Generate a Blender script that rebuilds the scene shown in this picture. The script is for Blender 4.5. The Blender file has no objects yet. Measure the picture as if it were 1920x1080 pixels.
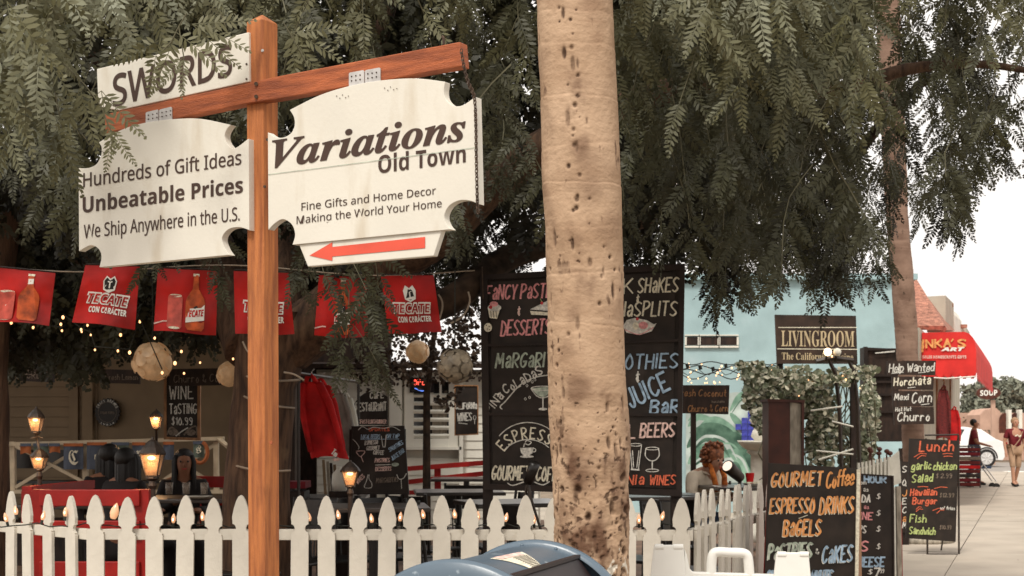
import bpy, math, random
import numpy as np
from mathutils import Vector, Matrix, noise
random.seed(7); rng = np.random.default_rng(7)
SC = bpy.context.scene; COL = SC.collection
# ------------------------------------------------------------ camera, sky, sun, exposure
F = 2667.0; CZ = 1.5; HY = 805.0            # focal length in photo pixels, eye height, horizon row
cam = bpy.data.cameras.new('camera'); cam.lens = 50.0; cam.sensor_width = 36.0
cam.shift_y = (HY-540)/1920; cam.clip_start = .05; cam.clip_end = 2000
co = bpy.data.objects.new('camera', cam); COL.objects.link(co)
co.location = (0, 0, CZ); co.rotation_euler = (math.pi/2, 0, 0); SC.camera = co
cam.dof.use_dof = True; cam.dof.focus_distance = 4.6; cam.dof.aperture_fstop = 13.0
SUN_EL, SUN_AZ = math.radians(54), math.radians(203)     # azimuth from +Y, clockwise
W = bpy.data.worlds.new('World'); SC.world = W; W.use_nodes = True
nt = W.node_tree; nt.nodes.clear()
wo = nt.nodes.new('ShaderNodeOutputWorld'); bg = nt.nodes.new('ShaderNodeBackground')
sky = nt.nodes.new('ShaderNodeTexSky'); sky.sky_type = 'NISHITA'; sky.sun_disc = False
sky.sun_elevation = SUN_EL; sky.sun_rotation = SUN_AZ; sky.air_density = 1.0; sky.dust_density = 4.0
mx = nt.nodes.new('ShaderNodeMix'); mx.data_type = 'RGBA'; mx.inputs[0].default_value = .88
mx.inputs[7].default_value = (13.8, 13.0, 12.2, 1)       # an even bright overcast over the clear sky
nt.links.new(sky.outputs[0], mx.inputs[6]); nt.links.new(mx.outputs[2], bg.inputs[0])
bg.inputs[1].default_value = .081; nt.links.new(bg.outputs[0], wo.inputs[0])
sl = bpy.data.lights.new('sun', 'SUN'); sl.energy = 2.6; sl.angle = math.radians(14); sl.color = (1, .95, .87)
so = bpy.data.objects.new('sun', sl); COL.objects.link(so)
sd = Vector((math.sin(SUN_AZ)*math.cos(SUN_EL), math.cos(SUN_AZ)*math.cos(SUN_EL), math.sin(SUN_EL)))
so.rotation_euler = sd.to_track_quat('Z', 'Y').to_euler(); so.location = (0, -5, 12)
SC.view_settings.view_transform = 'Standard'; SC.view_settings.look = 'None'
SC.view_settings.gamma = 1; SC.view_settings.use_curve_mapping = False; SC.view_settings.exposure = .22
SC.render.engine = 'CYCLES'
SC.cycles.max_bounces = 5; SC.cycles.diffuse_bounces = 3; SC.cycles.glossy_bounces = 2
SC.cycles.transmission_bounces = 3; SC.cycles.use_denoising = True; SC.cycles.sample_clamp_indirect = 4

# ------------------------------------------------------------ materials
def mat(name, col, rough=.7, var=.18, scale=8, bump=.0, bscale=60, metal=0, emit=0, ecol=None, stretch=None, col2=None,
        spec=.35, trans=0, light=True):
    m = bpy.data.materials.new(name); m.use_nodes = True; n = m.node_tree; b = n.nodes['Principled BSDF']
    b.inputs['Roughness'].default_value = rough; b.inputs['Metallic'].default_value = metal
    b.inputs['Specular IOR Level'].default_value = spec
    tc = n.nodes.new('ShaderNodeTexCoord'); mp = n.nodes.new('ShaderNodeMapping')
    n.links.new(tc.outputs['Object'], mp.inputs[0])
    if stretch: mp.inputs['Scale'].default_value = stretch
    no = n.nodes.new('ShaderNodeTexNoise'); no.inputs['Scale'].default_value = scale; no.inputs['Detail'].default_value = 6
    n.links.new(mp.outputs[0], no.inputs['Vector'])
    r = n.nodes.new('ShaderNodeValToRGB'); c2 = col2 or tuple(c*(1-var*1.6) for c in col)
    r.color_ramp.elements[0].position = .33; r.color_ramp.elements[1].position = .67
    r.color_ramp.elements[0].color = (*c2, 1); r.color_ramp.elements[1].color = (*(min(1, c*(1+var*.5)) for c in col), 1)
    n.links.new(no.outputs[0], r.inputs[0]); n.links.new(r.outputs[0], b.inputs['Base Color'])
    if bump:
        nb = n.nodes.new('ShaderNodeTexNoise'); nb.inputs['Scale'].default_value = bscale; nb.inputs['Detail'].default_value = 5
        n.links.new(mp.outputs[0], nb.inputs['Vector'])
        bp = n.nodes.new('ShaderNodeBump'); bp.inputs['Strength'].default_value = bump; bp.inputs['Distance'].default_value = .01
        n.links.new(nb.outputs[0], bp.inputs['Height']); n.links.new(bp.outputs[0], b.inputs['Normal'])
    if emit:
        b.inputs['Emission Color'].default_value = (*(ecol or col), 1); b.inputs['Emission Strength'].default_value = emit
        if not light: m.cycles.emission_sampling = 'NONE'
    if trans: b.inputs['Transmission Weight'].default_value = trans
    return m
def two(m, col, scale, thr, width=.04, stretch=None, seed=0):
    """lay a second colour (dirt, wear, paint flakes) over a material where a noise is high"""
    n = m.node_tree; b = n.nodes['Principled BSDF']; src = b.inputs['Base Color'].links[0].from_socket
    tc = n.nodes.new('ShaderNodeTexCoord'); mp = n.nodes.new('ShaderNodeMapping'); mp.inputs['Location'].default_value = (seed, seed*2, seed)
    if stretch: mp.inputs['Scale'].default_value = stretch
    n.links.new(tc.outputs['Object'], mp.inputs[0])
    no = n.nodes.new('ShaderNodeTexNoise'); no.inputs['Scale'].default_value = scale; no.inputs['Detail'].default_value = 7
    n.links.new(mp.outputs[0], no.inputs['Vector'])
    r = n.nodes.new('ShaderNodeValToRGB'); r.color_ramp.elements[0].position = thr; r.color_ramp.elements[1].position = thr+width
    n.links.new(no.outputs[0], r.inputs[0])
    x = n.nodes.new('ShaderNodeMix'); x.data_type = 'RGBA'; x.inputs[7].default_value = (*col, 1)
    n.links.new(r.outputs[0], x.inputs[0]); n.links.new(src, x.inputs[6]); n.links.new(x.outputs[2], b.inputs['Base Color'])
    return m
M = {}
M['white'] = two(mat('white_fence_paint', (.62, .575, .495), .6, .08, 5, .25, 40, spec=.3), (.40, .34, .26), 7, .59, .16, (1, 1, .35))
M['signwhite'] = two(mat('sign_board_paint', (.72, .685, .60), .55, .04, 4, .06, 90), (.56, .49, .38), 6, .57, .25, (2, 2, .6))
M['signink'] = mat('sign_brown_ink', (.062, .034, .024), .6, .1)
M['stain'] = two(mat('stained_cedar', (.46, .16, .048), .6, .5, 7, .5, 60, stretch=(9, 9, .7), col2=(.29, .09, .03)), (.11, .032, .014), 3, .60, .12, (3, 3, .9))
M['stainx'] = two(mat('stained_cedar_beam', (.37, .10, .034), .55, .5, 7, .4, 60, stretch=(1, 1, 9), col2=(.22, .055, .02)), (.08, .02, .01), 3, .66, .1, (.8, .8, 3))
M['zinc'] = mat('zinc_plate', (.62, .60, .58), .5, .12, 30, .1, metal=.4)
M['rust'] = mat('rusty_iron', (.09, .055, .035), .7, .3, 30, .2)
M['redarrow'] = two(mat('red_arrow_print', (.72, .10, .06), .6, .1), (.75, .35, .28), 8, .68, .1)
M['board'] = two(mat('chalkboard_black', (.026, .017, .012), .65, .3, 9), (.055, .042, .034), 4, .6, .2)
M['boardframe'] = mat('dark_board_frame', (.022, .012, .008), .6, .3)
M['woodframe'] = mat('light_wood_frame', (.36, .17, .07), .6, .3, 8, .2, stretch=(4, 4, 1))
M['ch_w'] = mat('chalk_white', (.72, .69, .62), .9, .25, 60)
M['ch_p'] = mat('chalk_pink', (.78, .33, .33), .9, .25, 60)
M['ch_pale'] = mat('chalk_pale_pink', (.80, .55, .48), .9, .25, 60)
M['ch_g'] = mat('chalk_green', (.50, .58, .22), .9, .25, 60)
M['ch_sage'] = mat('chalk_sage', (.46, .52, .42), .9, .3, 30)
M['ch_b'] = mat('chalk_blue', (.38, .52, .66), .9, .3, 30)
M['ch_o'] = mat('chalk_orange', (.80, .35, .12), .9, .25, 20)
M['ch_r'] = mat('chalk_red', (.75, .16, .08), .9, .25, 60)
M['ch_c'] = mat('chalk_cream', (.80, .74, .58), .9, .2, 60)
M['ch_d'] = mat('chalk_faded', (.22, .17, .13), .9, .3, 60)
M['cherry'] = mat('painted_cherry', (.60, .05, .06), .8)
M['red'] = two(mat('red_paint', (.36, .014, .010), .45, .2, 6, .1), (.28, .01, .01), 5, .62, .1)
M['awning'] = mat('red_awning_canvas', (.66, .03, .025), .8, .14, 3, .2, 8)
M['awningdk'] = mat('red_fringe_dark', (.25, .01, .01), .8)
M['banner'] = mat('red_vinyl_banner', (.42, .008, .005), .42, .5, 3.0, .2, 9, col2=(.13, .005, .004), spec=.25)
M['bottle'] = mat('amber_print', (.60, .10, .02), .5, .4, 14)
M['tin'] = mat('red_white_can_print', (.62, .10, .07), .5, .3, 14)
M['white2'] = mat('white_print', (.80, .77, .70), .6, .05)
M['black'] = mat('black_print', (.014, .012, .010), .6)
M['blackmetal'] = mat('black_metal', (.018, .015, .013), .35, .3, 20, metal=.2, spec=.6)
M['tabletop'] = mat('dark_table_top', (.05, .04, .034), .28, .3, 10, spec=.6)
M['iron'] = mat('lamp_iron', (.030, .018, .011), .45, .3, 20, .1, spec=.5)
M['lampglass'] = mat('lit_lamp_glass', (.42, .26, .15), .3, .4, 30, emit=.05, ecol=(1, .5, .2), light=False)
M['lampglass'].node_tree.nodes['Principled BSDF'].inputs['Alpha'].default_value = .42
M['bulb'] = mat('lit_bulb', (1, .75, .5), .3, 0, emit=2.2, ecol=(1, .48, .19), light=False)
M['fencebulb'] = mat('glowing_clear_bulb', (.7, .4, .25), .2, .2, emit=.45, ecol=(1, .47, .22), light=False, spec=.8)
M['filament'] = mat('bulb_filament', (1, .8, .5), .3, 0, emit=6, ecol=(1, .62, .32), light=False)
M['lampbulb'] = mat('lit_lamp_bulb', (1, .8, .5), .3, 0, emit=3.2, ecol=(1, .66, .36))
M['cord'] = mat('green_black_cord', (.02, .022, .016), .6)
M['ropecord'] = mat('white_light_rope', (.34, .27, .20), .6, .2)
M['capiz'] = mat('capiz_shell', (.50, .36, .22), .35, .3, 12, emit=.10, ecol=(1, .55, .25), light=False)
M['capizgrey'] = mat('capiz_shell_grey', (.34, .28, .20), .35, .3, 12)
M['siding'] = mat('cream_siding_shaded', (.23, .155, .085), .6, .1, 3, .1)  # porch shade and warm lamplight are put into this cream colour
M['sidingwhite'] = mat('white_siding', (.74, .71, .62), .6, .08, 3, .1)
M['teal'] = two(mat('pale_teal_stucco', (.36, .50, .52), .9, .1, 2, .3, 40), (.47, .58, .60), 1.3, .55, .25)
M['mural1'] = mat('mural_dark_green', (.09, .17, .12), .9, .6, 5, col2=(.03, .07, .05))
M['mural2'] = mat('mural_mid_green', (.22, .36, .27), .9, .5, 4, col2=(.09, .18, .13))
M['mural3'] = mat('mural_pale', (.50, .58, .54), .9, .25, 3)
M['bluetile'] = mat('cobalt_tile', (.06, .07, .38), .3, .3, 10)
M['dark'] = mat('dark_opening', (.012, .009, .007), .5)
M['glass'] = mat('dark_window_glass', (.03, .03, .03), .08, .2, spec=.8)
M['bark'] = two(mat('dark_bark', (.085, .048, .028), .9, .6, 12, 1.0, 26, stretch=(2.2, 2.2, .35), col2=(.03, .016, .010)), (.14, .09, .05), 5, .62, .15)
M['limb'] = mat('limb_bark', (.055, .032, .018), .9, .5, 9, .6, 30)
M['deck'] = mat('patio_brown_floor', (.16, .095, .06), .8, .3, 3, .2)
M['concrete'] = two(mat('sidewalk_concrete', (.44, .38, .31), .9, .12, 1.5, .15, 60), (.30, .25, .19), 1.2, .62, .2)
M['slab'] = two(mat('slab_concrete', (.44, .38, .31), .9, .14, .9, .2, 70), (.34, .28, .22), .8, .58, .2)
M['ground'] = mat('ground_dirt', (.22, .17, .12), .95, .3, 2, .3)
M['asphalt'] = mat('street_asphalt', (.30, .27, .24), .9, .15, 3, .2)
M['plastic'] = mat('white_plastic', (.80, .79, .74), .45, .05, 3, .08, 30)
M['mailblue'] = two(two(mat('mailbox_blue', (.09, .13, .17), .33, .14, 3, .04, 60, spec=.6), (.28, .33, .37), 30, .66, .06), (.10, .12, .15), 4, .62, .2)
M['mailin'] = mat('mailbox_dark_door', (.025, .014, .014), .5)
M['label'] = mat('printed_label', (.68, .60, .54), .6, .2, 20)
M['skin'] = mat('skin_light', (.48, .25, .16), .6, .1)
M['skind'] = mat('skin_brown', (.30, .13, .07), .6, .1)
M['hairblack'] = mat('black_hair', (.010, .006, .004), .45, .4, 30, .4, 90, stretch=(5, 5, .7))
M['haircurl'] = mat('auburn_curls', (.30, .10, .04), .6, .5, 40, .6, 90)
M['hairblond'] = mat('dark_blond_hair', (.36, .22, .12), .6, .3, 30)
M['cream'] = mat('cream_jacket', (.68, .58, .45), .85, .12, 8, .2)
M['darktop'] = mat('black_top', (.015, .010, .009), .8)
M['scarf'] = mat('orange_scarf', (.60, .18, .03), .85, .5, 20, col2=(.18, .03, .01))
M['maroon'] = mat('maroon_shirt', (.16, .012, .018), .85, .2)
M['khaki'] = mat('khaki_capris', (.42, .27, .17), .85, .15)
M['denim'] = mat('blue_denim', (.06, .09, .16), .85)
M['redfleece'] = mat('red_fleece', (.62, .014, .014), .85, .3, 6, .3, 14)
M['greyfleece'] = mat('grey_fleece', (.34, .32, .28), .9, .25, 6, .3, 14)
M['carpaint'] = mat('white_car_paint', (.80, .79, .77), .25, .03, spec=.6)
M['tyre'] = mat('tyre_rubber', (.02, .018, .016), .8)
M['stone'] = mat('white_cast_stone', (.70, .67, .58), .8, .1, 10, .2)
M['terra'] = mat('terracotta_tile', (.42, .19, .13), .85, .35, 12, .2)
M['pinkwall'] = mat('pink_stucco', (.50, .32, .24), .9, .1, 2)
M['tanwall'] = mat('tan_stucco', (.46, .42, .34), .9, .1, 2, .2)
M['ivy'] = mat('ivy_leaf', (.13, .135, .08), .5, .5, 30, col2=(.05, .065, .03))
M['brownpost'] = mat('red_brown_post', (.085, .022, .012), .5, .3, 6)
M['greyboard'] = mat('grey_weathered_board', (.38, .33, .26), .8, .3, 8, .2, stretch=(4, 4, 1))
M['brownwood'] = mat('dark_brown_wood', (.035, .018, .011), .6, .4, 6, .2, stretch=(3, 3, 1))
M['cap'] = mat('cap_sign_dark', (.02, .014, .010), .5)
M['pen1'] = mat('pennant_blue', (.09, .105, .14), .85, .2)
M['pen2'] = mat('pennant_green', (.11, .14, .11), .85, .2)
M['pen3'] = mat('pennant_orange', (.40, .12, .04), .85, .2)
M['textile'] = mat('dark_red_textile', (.16, .02, .018), .9, .6, 20, col2=(.03, .008, .008), stretch=(1, 1, 9))
M['fartree'] = mat('far_foliage', (.24, .25, .19), .9, .5, 5)  # distance haze put into the leaf colour, paler and greyer
M['clearglass'] = mat('drinking_glass', (.40, .32, .25), .1, .1, spec=.8)
M['clearglass'].node_tree.nodes['Principled BSDF'].inputs['Alpha'].default_value = .4
M['neonred'] = mat('red_neon_letters', (.8, .1, .08), .4, 0, emit=1.5, ecol=(1, .1, .06), light=False)
M['neonblue'] = mat('blue_neon_lines', (.1, .2, .7), .4, 0, emit=1.0, ecol=(.15, .3, 1), light=False)
M['spotlit'] = mat('lit_spot_lens', (1, .9, .8), .3, 0, emit=.8, ecol=(1, .76, .58), light=False)
M['signdark'] = mat('dark_brown_sign', (.05, .028, .018), .6, .4, 6)
M['gold'] = mat('dull_gold_letters', (.58, .46, .28), .6, .15)
M['railpaint'] = mat('railing_cream_paint', (.56, .45, .31), .6, .15)
M['twig'] = mat('green_twig', (.13, .12, .07), .7, .2)

def leafmat(name, c1, c2, c3):
    m = bpy.data.materials.new(name); m.use_nodes = True; n = m.node_tree; b = n.nodes['Principled BSDF']
    at = n.nodes.new('ShaderNodeAttribute'); at.attribute_name = 'tint'
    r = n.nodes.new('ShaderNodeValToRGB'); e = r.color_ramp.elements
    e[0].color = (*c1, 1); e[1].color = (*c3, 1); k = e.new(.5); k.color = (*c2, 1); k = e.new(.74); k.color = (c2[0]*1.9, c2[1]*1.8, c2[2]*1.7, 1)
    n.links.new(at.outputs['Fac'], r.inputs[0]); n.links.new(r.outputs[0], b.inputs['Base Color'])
    b.inputs['Roughness'].default_value = .55; b.inputs['Specular IOR Level'].default_value = .35
    tr = n.nodes.new('ShaderNodeBsdfTranslucent'); n.links.new(r.outputs[0], tr.inputs[0])
    ms = n.nodes.new('ShaderNodeMixShader'); ms.inputs[0].default_value = .16
    out = n.nodes['Material Output']
    n.links.new(b.outputs[0], ms.inputs[1]); n.links.new(tr.outputs[0], ms.inputs[2]); n.links.new(ms.outputs[0], out.inputs[0])
    return m
M['leaf'] = leafmat('pepper_tree_leaf', (.014, .012, .005), (.066, .066, .032), (.26, .275, .20))

# palm bark: pale tan rings, brown stains, woodpecker pits, peeled white paint near the ground
def palmbark(name, base, base2, stain, pits=True):
    m = mat(name, base, .85, .2, 5, .5, 45, stretch=(1, 1, 1.2), col2=base2)
    two(m, stain, 3.2, .56, .16, (1, 1, .8), 3.3); two(m, tuple(c*.55 for c in stain), 11, .64, .06, (1.6, 1.6, .8), 1.2)
    n = m.node_tree; b = n.nodes['Principled BSDF']; src = b.inputs['Base Color'].links[0].from_socket
    tc = n.nodes.new('ShaderNodeTexCoord'); mp = n.nodes.new('ShaderNodeMapping'); mp.inputs['Scale'].default_value = (3, 3, 32)
    n.links.new(tc.outputs['Object'], mp.inputs[0]); no = n.nodes.new('ShaderNodeTexNoise'); no.inputs['Scale'].default_value = .6
    no.inputs['Detail'].default_value = 3; n.links.new(mp.outputs[0], no.inputs['Vector'])
    r = n.nodes.new('ShaderNodeValToRGB'); r.color_ramp.elements[0].position = .5; r.color_ramp.elements[1].position = .8
    n.links.new(no.outputs[0], r.inputs[0])
    x = n.nodes.new('ShaderNodeMix'); x.data_type = 'RGBA'; x.inputs[7].default_value = (*(c*1.15 for c in base), 1)
    n.links.new(r.outputs[0], x.inputs[0]); n.links.new(src, x.inputs[6]); n.links.new(x.outputs[2], b.inputs['Base Color'])
    at = n.nodes.new('ShaderNodeAttribute'); at.attribute_name = 'pit'     # real dents of the mesh are coloured dark inside
    a3 = n.nodes.new('ShaderNodeAttribute'); a3.attribute_name = 'stain'
    w = n.nodes.new('ShaderNodeMix'); w.data_type = 'RGBA'; w.inputs[7].default_value = (.115, .055, .030, 1)
    n.links.new(a3.outputs['Fac'], w.inputs[0]); n.links.new(x.outputs[2], w.inputs[6])
    y = n.nodes.new('ShaderNodeMix'); y.data_type = 'RGBA'; y.inputs[7].default_value = (.05, .022, .011, 1)
    n.links.new(at.outputs['Fac'], y.inputs[0]); n.links.new(w.outputs[2], y.inputs[6])
    at2 = n.nodes.new('ShaderNodeAttribute'); at2.attribute_name = 'paint'
    z = n.nodes.new('ShaderNodeMix'); z.data_type = 'RGBA'; z.inputs[7].default_value = (.72, .66, .56, 1)
    n.links.new(at2.outputs['Fac'], z.inputs[0]); n.links.new(y.outputs[2], z.inputs[6]); n.links.new(z.outputs[2], b.inputs['Base Color'])
    return m
M['palm'] = palmbark('palm_bark', (.47, .325, .215), (.385, .25, .155), (.28, .165, .10))
M['palm2'] = palmbark('street_palm_bark', (.25, .16, .115), (.17, .10, .07), (.12, .07, .045))

# ------------------------------------------------------------ mesh and object helpers
def P(px, py, Y): return Vector(((px-960)/F*Y, Y, CZ+(HY-py)/F*Y))
class MB:
    def __init__(s): s.v = []; s.f = []
    def add(s, vs, fs):
        k = len(s.v); s.v += [tuple(v) for v in vs]; s.f += [tuple(i+k for i in f) for f in fs]; return s
    def box(s, c, d, rot=None):
        hx, hy, hz = d[0]/2, d[1]/2, d[2]/2
        vs = [Vector((x, y, z)) for x in (-hx, hx) for y in (-hy, hy) for z in (-hz, hz)]
        if rot is not None: vs = [rot @ v for v in vs]
        c = Vector(c); return s.add([v+c for v in vs], [(0, 1, 3, 2), (4, 6, 7, 5), (0, 4, 5, 1), (2, 3, 7, 6), (0, 2, 6, 4), (1, 5, 7, 3)])
    def bar(s, a, b, w, h, up=(0, 0, 1)):
        a, b = Vector(a), Vector(b); d = b-a; L = d.length
        if L < 1e-6: return s
        d.normalize(); up = Vector(up)
        if abs(d.dot(up)) > .98: up = Vector((0, 1, 0))
        x = d.cross(up).normalized(); z = x.cross(d)
        return s.box((a+b)/2, (w, L, h), Matrix((x, d, z)).transposed())
    def tube(s, pts, r, n=8, cap=True):
        pts = [Vector(p) for p in pts]; rs = r if isinstance(r, (list, tuple)) else [r]*len(pts)
        k = len(s.v); prev = None
        for i, p in enumerate(pts):
            d = (pts[min(i+1, len(pts)-1)]-pts[max(i-1, 0)]).normalized()
            if prev is None:
                u = Vector((0, 0, 1)) if abs(d.z) < .9 else Vector((1, 0, 0)); a = d.cross(u).normalized()
            else:
                a = (prev-d*prev.dot(d)).normalized()
            prev = a; b = d.cross(a)
            for j in range(n):
                t = 2*math.pi*j/n; s.v.append(tuple(p+(a*math.cos(t)+b*math.sin(t))*rs[i]))
        for i in range(len(pts)-1):
            for j in range(n):
                q = k+i*n; s.f.append((q+j, q+(j+1) % n, q+n+(j+1) % n, q+n+j))
        if cap: s.f.append(tuple(k+j for j in range(n))[::-1]); s.f.append(tuple(k+(len(pts)-1)*n+j for j in range(n)))
        return s
    def lathe(s, prof, c=(0, 0, 0), n=16):
        k = len(s.v); c = Vector(c)
        for r, z in prof:
            for j in range(n): t = 2*math.pi*j/n; s.v.append((c.x+r*math.cos(t), c.y+r*math.sin(t), c.z+z))
        for i in range(len(prof)-1):
            for j in range(n): q = k+i*n; s.f.append((q+j, q+(j+1) % n, q+n+(j+1) % n, q+n+j))
        s.f.append(tuple(k+j for j in range(n))[::-1]); s.f.append(tuple(k+(len(prof)-1)*n+j for j in range(n)))
        return s
    def prism(s, pts, d):
        """polygon of 3D points pushed along vector d"""
        n = len(pts); d = Vector(d); a = [Vector(p) for p in pts]
        return s.add(a+[p+d for p in a], [tuple(range(n)), tuple(range(2*n-1, n-1, -1))]+[(i, i+n, (i+1) % n+n, (i+1) % n) for i in range(n)])
    def ball(s, c, r, n=10, sq=(1, 1, 1)):
        prof = [(max(.001, math.sin(math.pi*i/(n//2+2)))*1, -math.cos(math.pi*i/(n//2+2))) for i in range(n//2+3)]
        k = len(s.v); s.lathe(prof, (0, 0, 0), n); c = Vector(c)
        for i in range(k, len(s.v)): x, y, z = s.v[i]; s.v[i] = (c.x+x*r*sq[0], c.y+y*r*sq[1], c.z+z*r*sq[2])
        return s
    def mesh(s, name, off=(0, 0, 0)):
        m = bpy.data.meshes.new(name); o = Vector(off)
        m.from_pydata([tuple(Vector(v)-o) for v in s.v], [], s.f); m.update(); return m
    def build(s, name, m, parent=None, smooth=False, bevel=0, off=None):
        """off: the parent's location when the shape was written in world coordinates (default: the parent's own)"""
        if off is None: off = parent_base(parent) if parent is not None else (0, 0, 0)
        me = s.mesh(name, off)
        me.materials.append(M[m] if isinstance(m, str) else m)
        if smooth: me.shade_smooth()
        o = bpy.data.objects.new(name, me); COL.objects.link(o)
        if parent is not None: o.parent = parent
        if bevel:
            bv = o.modifiers.new('bevel', 'BEVEL'); bv.width = bevel; bv.segments = 2; bv.limit_method = 'ANGLE'
        return o
def parent_base(p):
    v = Vector((0, 0, 0))
    while p is not None: v += p.location; p = p.parent
    return v
def tag(o, label=None, cat=None, group=None, kind=None):
    if label: o['label'] = label
    if cat: o['category'] = cat
    if group: o['group'] = group
    if kind: o['kind'] = kind
    return o
def thing(name, label, cat, loc=(0, 0, 0), group=None, rz=0):
    o = bpy.data.objects.new(name, None); COL.objects.link(o); o.empty_display_size = .1
    o.location = loc; o.rotation_euler = (0, 0, rz); return tag(o, label, cat, group)
def struct(o): o['kind'] = 'structure'; return o
KIDS = {}
def copy_tree(o, parent=None, kids=None):
    c = o.copy(); COL.objects.link(c)
    if parent is not None: c.parent = parent
    for ch in list(o.children): copy_tree(ch, c)
    return c
def place(proto, first, loc, rz=0, label=None, group=None):
    o = proto if first else copy_tree(proto)
    o.location = loc; o.rotation_euler = (0, 0, rz)
    if label: o['label'] = label
    if group: o['group'] = group
    return o
def inst(name, me, parent, loc, rz=0, m=None):
    o = bpy.data.objects.new(name, me); COL.objects.link(o); o.location = loc; o.rotation_euler = (0, 0, rz)
    if parent is not None: o.parent = parent
    return o
class Plane:
    """a flat board standing in the world: maps a photo pixel to the point of the board seen there"""
    def __init__(s, pxl, Yl, pxr, Yr, zref=1.5, tilt=0):
        A = Vector(((pxl-960)/F*Yl, Yl, zref)); B = Vector(((pxr-960)/F*Yr, Yr, zref))
        s.O = A; s.x = (B-A).normalized(); s.n = Vector((s.x.y, -s.x.x, 0)).normalized()   # towards the camera
        s.up = Vector((0, 0, 1))
        if tilt:
            R = Matrix.Rotation(-tilt, 3, s.x); s.n = R @ s.n; s.up = R @ s.up
    def at(s, px, py, off=0):
        d = Vector(((px-960)/F, 1, (HY-py)/F)); C = Vector((0, 0, CZ)); Q = s.O+s.n*off
        return C+d*((Q-C).dot(s.n)/d.dot(s.n))
    def poly(s, mb, pts, off=0): return mb.add([s.at(x, y, off) for x, y in pts], [tuple(range(len(pts)))])
    def slab(s, mb, pts, thick, off=0): return mb.prism([s.at(x, y, off) for x, y in pts], -s.n*thick)

# ------------------------------------------------------------ lettering: brush strokes and cut letters
G = {'A':'00 3A 60;14 54','B':'00 0A;~0A 4A 68 46 05;~05 45 63 50 00','C':'~69 4A 18 04 11 30 51 62','D':'00 0A;~0A 39 66 63 40 00',
'E':'6A 0A 00 60;05 45','F':'6A 0A 00;05 45','G':'~69 4A 18 04 11 30 51 64;64 34','H':'0A 00;6A 60;05 65','I':'0A 00','J':'~4A 43 30 10 02',
'K':'0A 00;6A 04;25 60','L':'0A 00 50','M':'00 1A 43 7A 80','N':'00 0A 60 6A','O':'~3A 17 03 20 40 63 57 3A','P':'00 0A;~0A 4A 68 56 35 04',
'Q':'~3A 17 03 20 40 63 57 3A;42 7z','R':'00 0A;~0A 4A 68 56 35 04;24 60','S':'~69 3A 08 16 44 62 30 01','T':'0A 6A;3A 30','U':'~0A 02 20 40 62 6A',
'V':'0A 30 6A','W':'0A 20 47 60 8A','X':'0A 60;6A 00','Y':'0A 35 6A;35 30','Z':'0A 6A 00 60','a':'~16 38 56 50;~54 34 13 11 20 41 53','b':'0A 00;~04 36 53 30 00',
'c':'~45 26 02 10 30 41','d':'~54 26 02 20 52;5A 50','e':'~03 53 46 26 03 10 30 51','f':'~4A 29 20;06 46','g':'~55 26 02 20 52;~56 5y 2x 0y',
'h':'0A 00;~04 36 54 50','i':'06 00;08 09','j':'~26 2y 0x;28 29','k':'0A 00;46 03;13 40','l':'0A 00','m':'06 00;~04 26 44 40;~44 66 84 80','n':'06 00;~04 26 54 50',
'o':'~36 13 20 40 53 36','p':'06 0x;~04 36 53 30 00','q':'~54 26 02 20 52;56 5x','r':'06 00;~04 26 45','s':'~45 26 14 33 41 20 00','t':'2A 21 40;06 46',
'u':'~06 02 20 41;56 50','v':'06 20 46','w':'06 20 34 50 76','x':'06 50;56 00','y':'06 30;66 30 1x','z':'06 56 00 50',
'0':'~3A 17 03 20 40 63 57 3A','1':'18 3A 30','2':'~08 3A 68 44 00;00 60','3':'~09 4A 67 45;~45 63 40 01','4':'4A 03 63;4A 40','5':'5A 1A 06;~06 46 63 30 00','6':'~4A 06 02 30 52 35 03',
'7':'0A 6A 20','8':'~36 18 3A 58 36 13 20 50 63 36','9':'~65 35 18 3A 68 65;~65 50 20','&':'~63 40 11 13 38 2A 18 30 60','e&':'', '$':'~59 3A 17 35 53 30 01;3B 3z',
'/':'00 5A','-':'14 44',"'":'0A 08','.':'00 01','*':'14 15',' ':'','~':'~05 26 44 65', '{':'~57 38 16 35;~35 13 20 41;3A 3z'}
YC = {'A':10,'B':11,'z':-1,'y':-2,'x':-3,'w':-4}
def yc(c): return YC[c] if c in YC else int(c)
def spline(p, k=4):
    out = []
    for i in range(len(p)-1):
        a, b, c, d = p[max(i-1, 0)], p[i], p[i+1], p[min(i+2, len(p)-1)]
        for j in range(k):
            t = j/k
            out.append(tuple(.5*((2*b[q])+(c[q]-a[q])*t+(2*a[q]-5*b[q]+4*c[q]-d[q])*t*t+(3*b[q]-a[q]-3*c[q]+d[q])*t**3) for q in (0, 1)))
    return out+[p[-1]]
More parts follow.
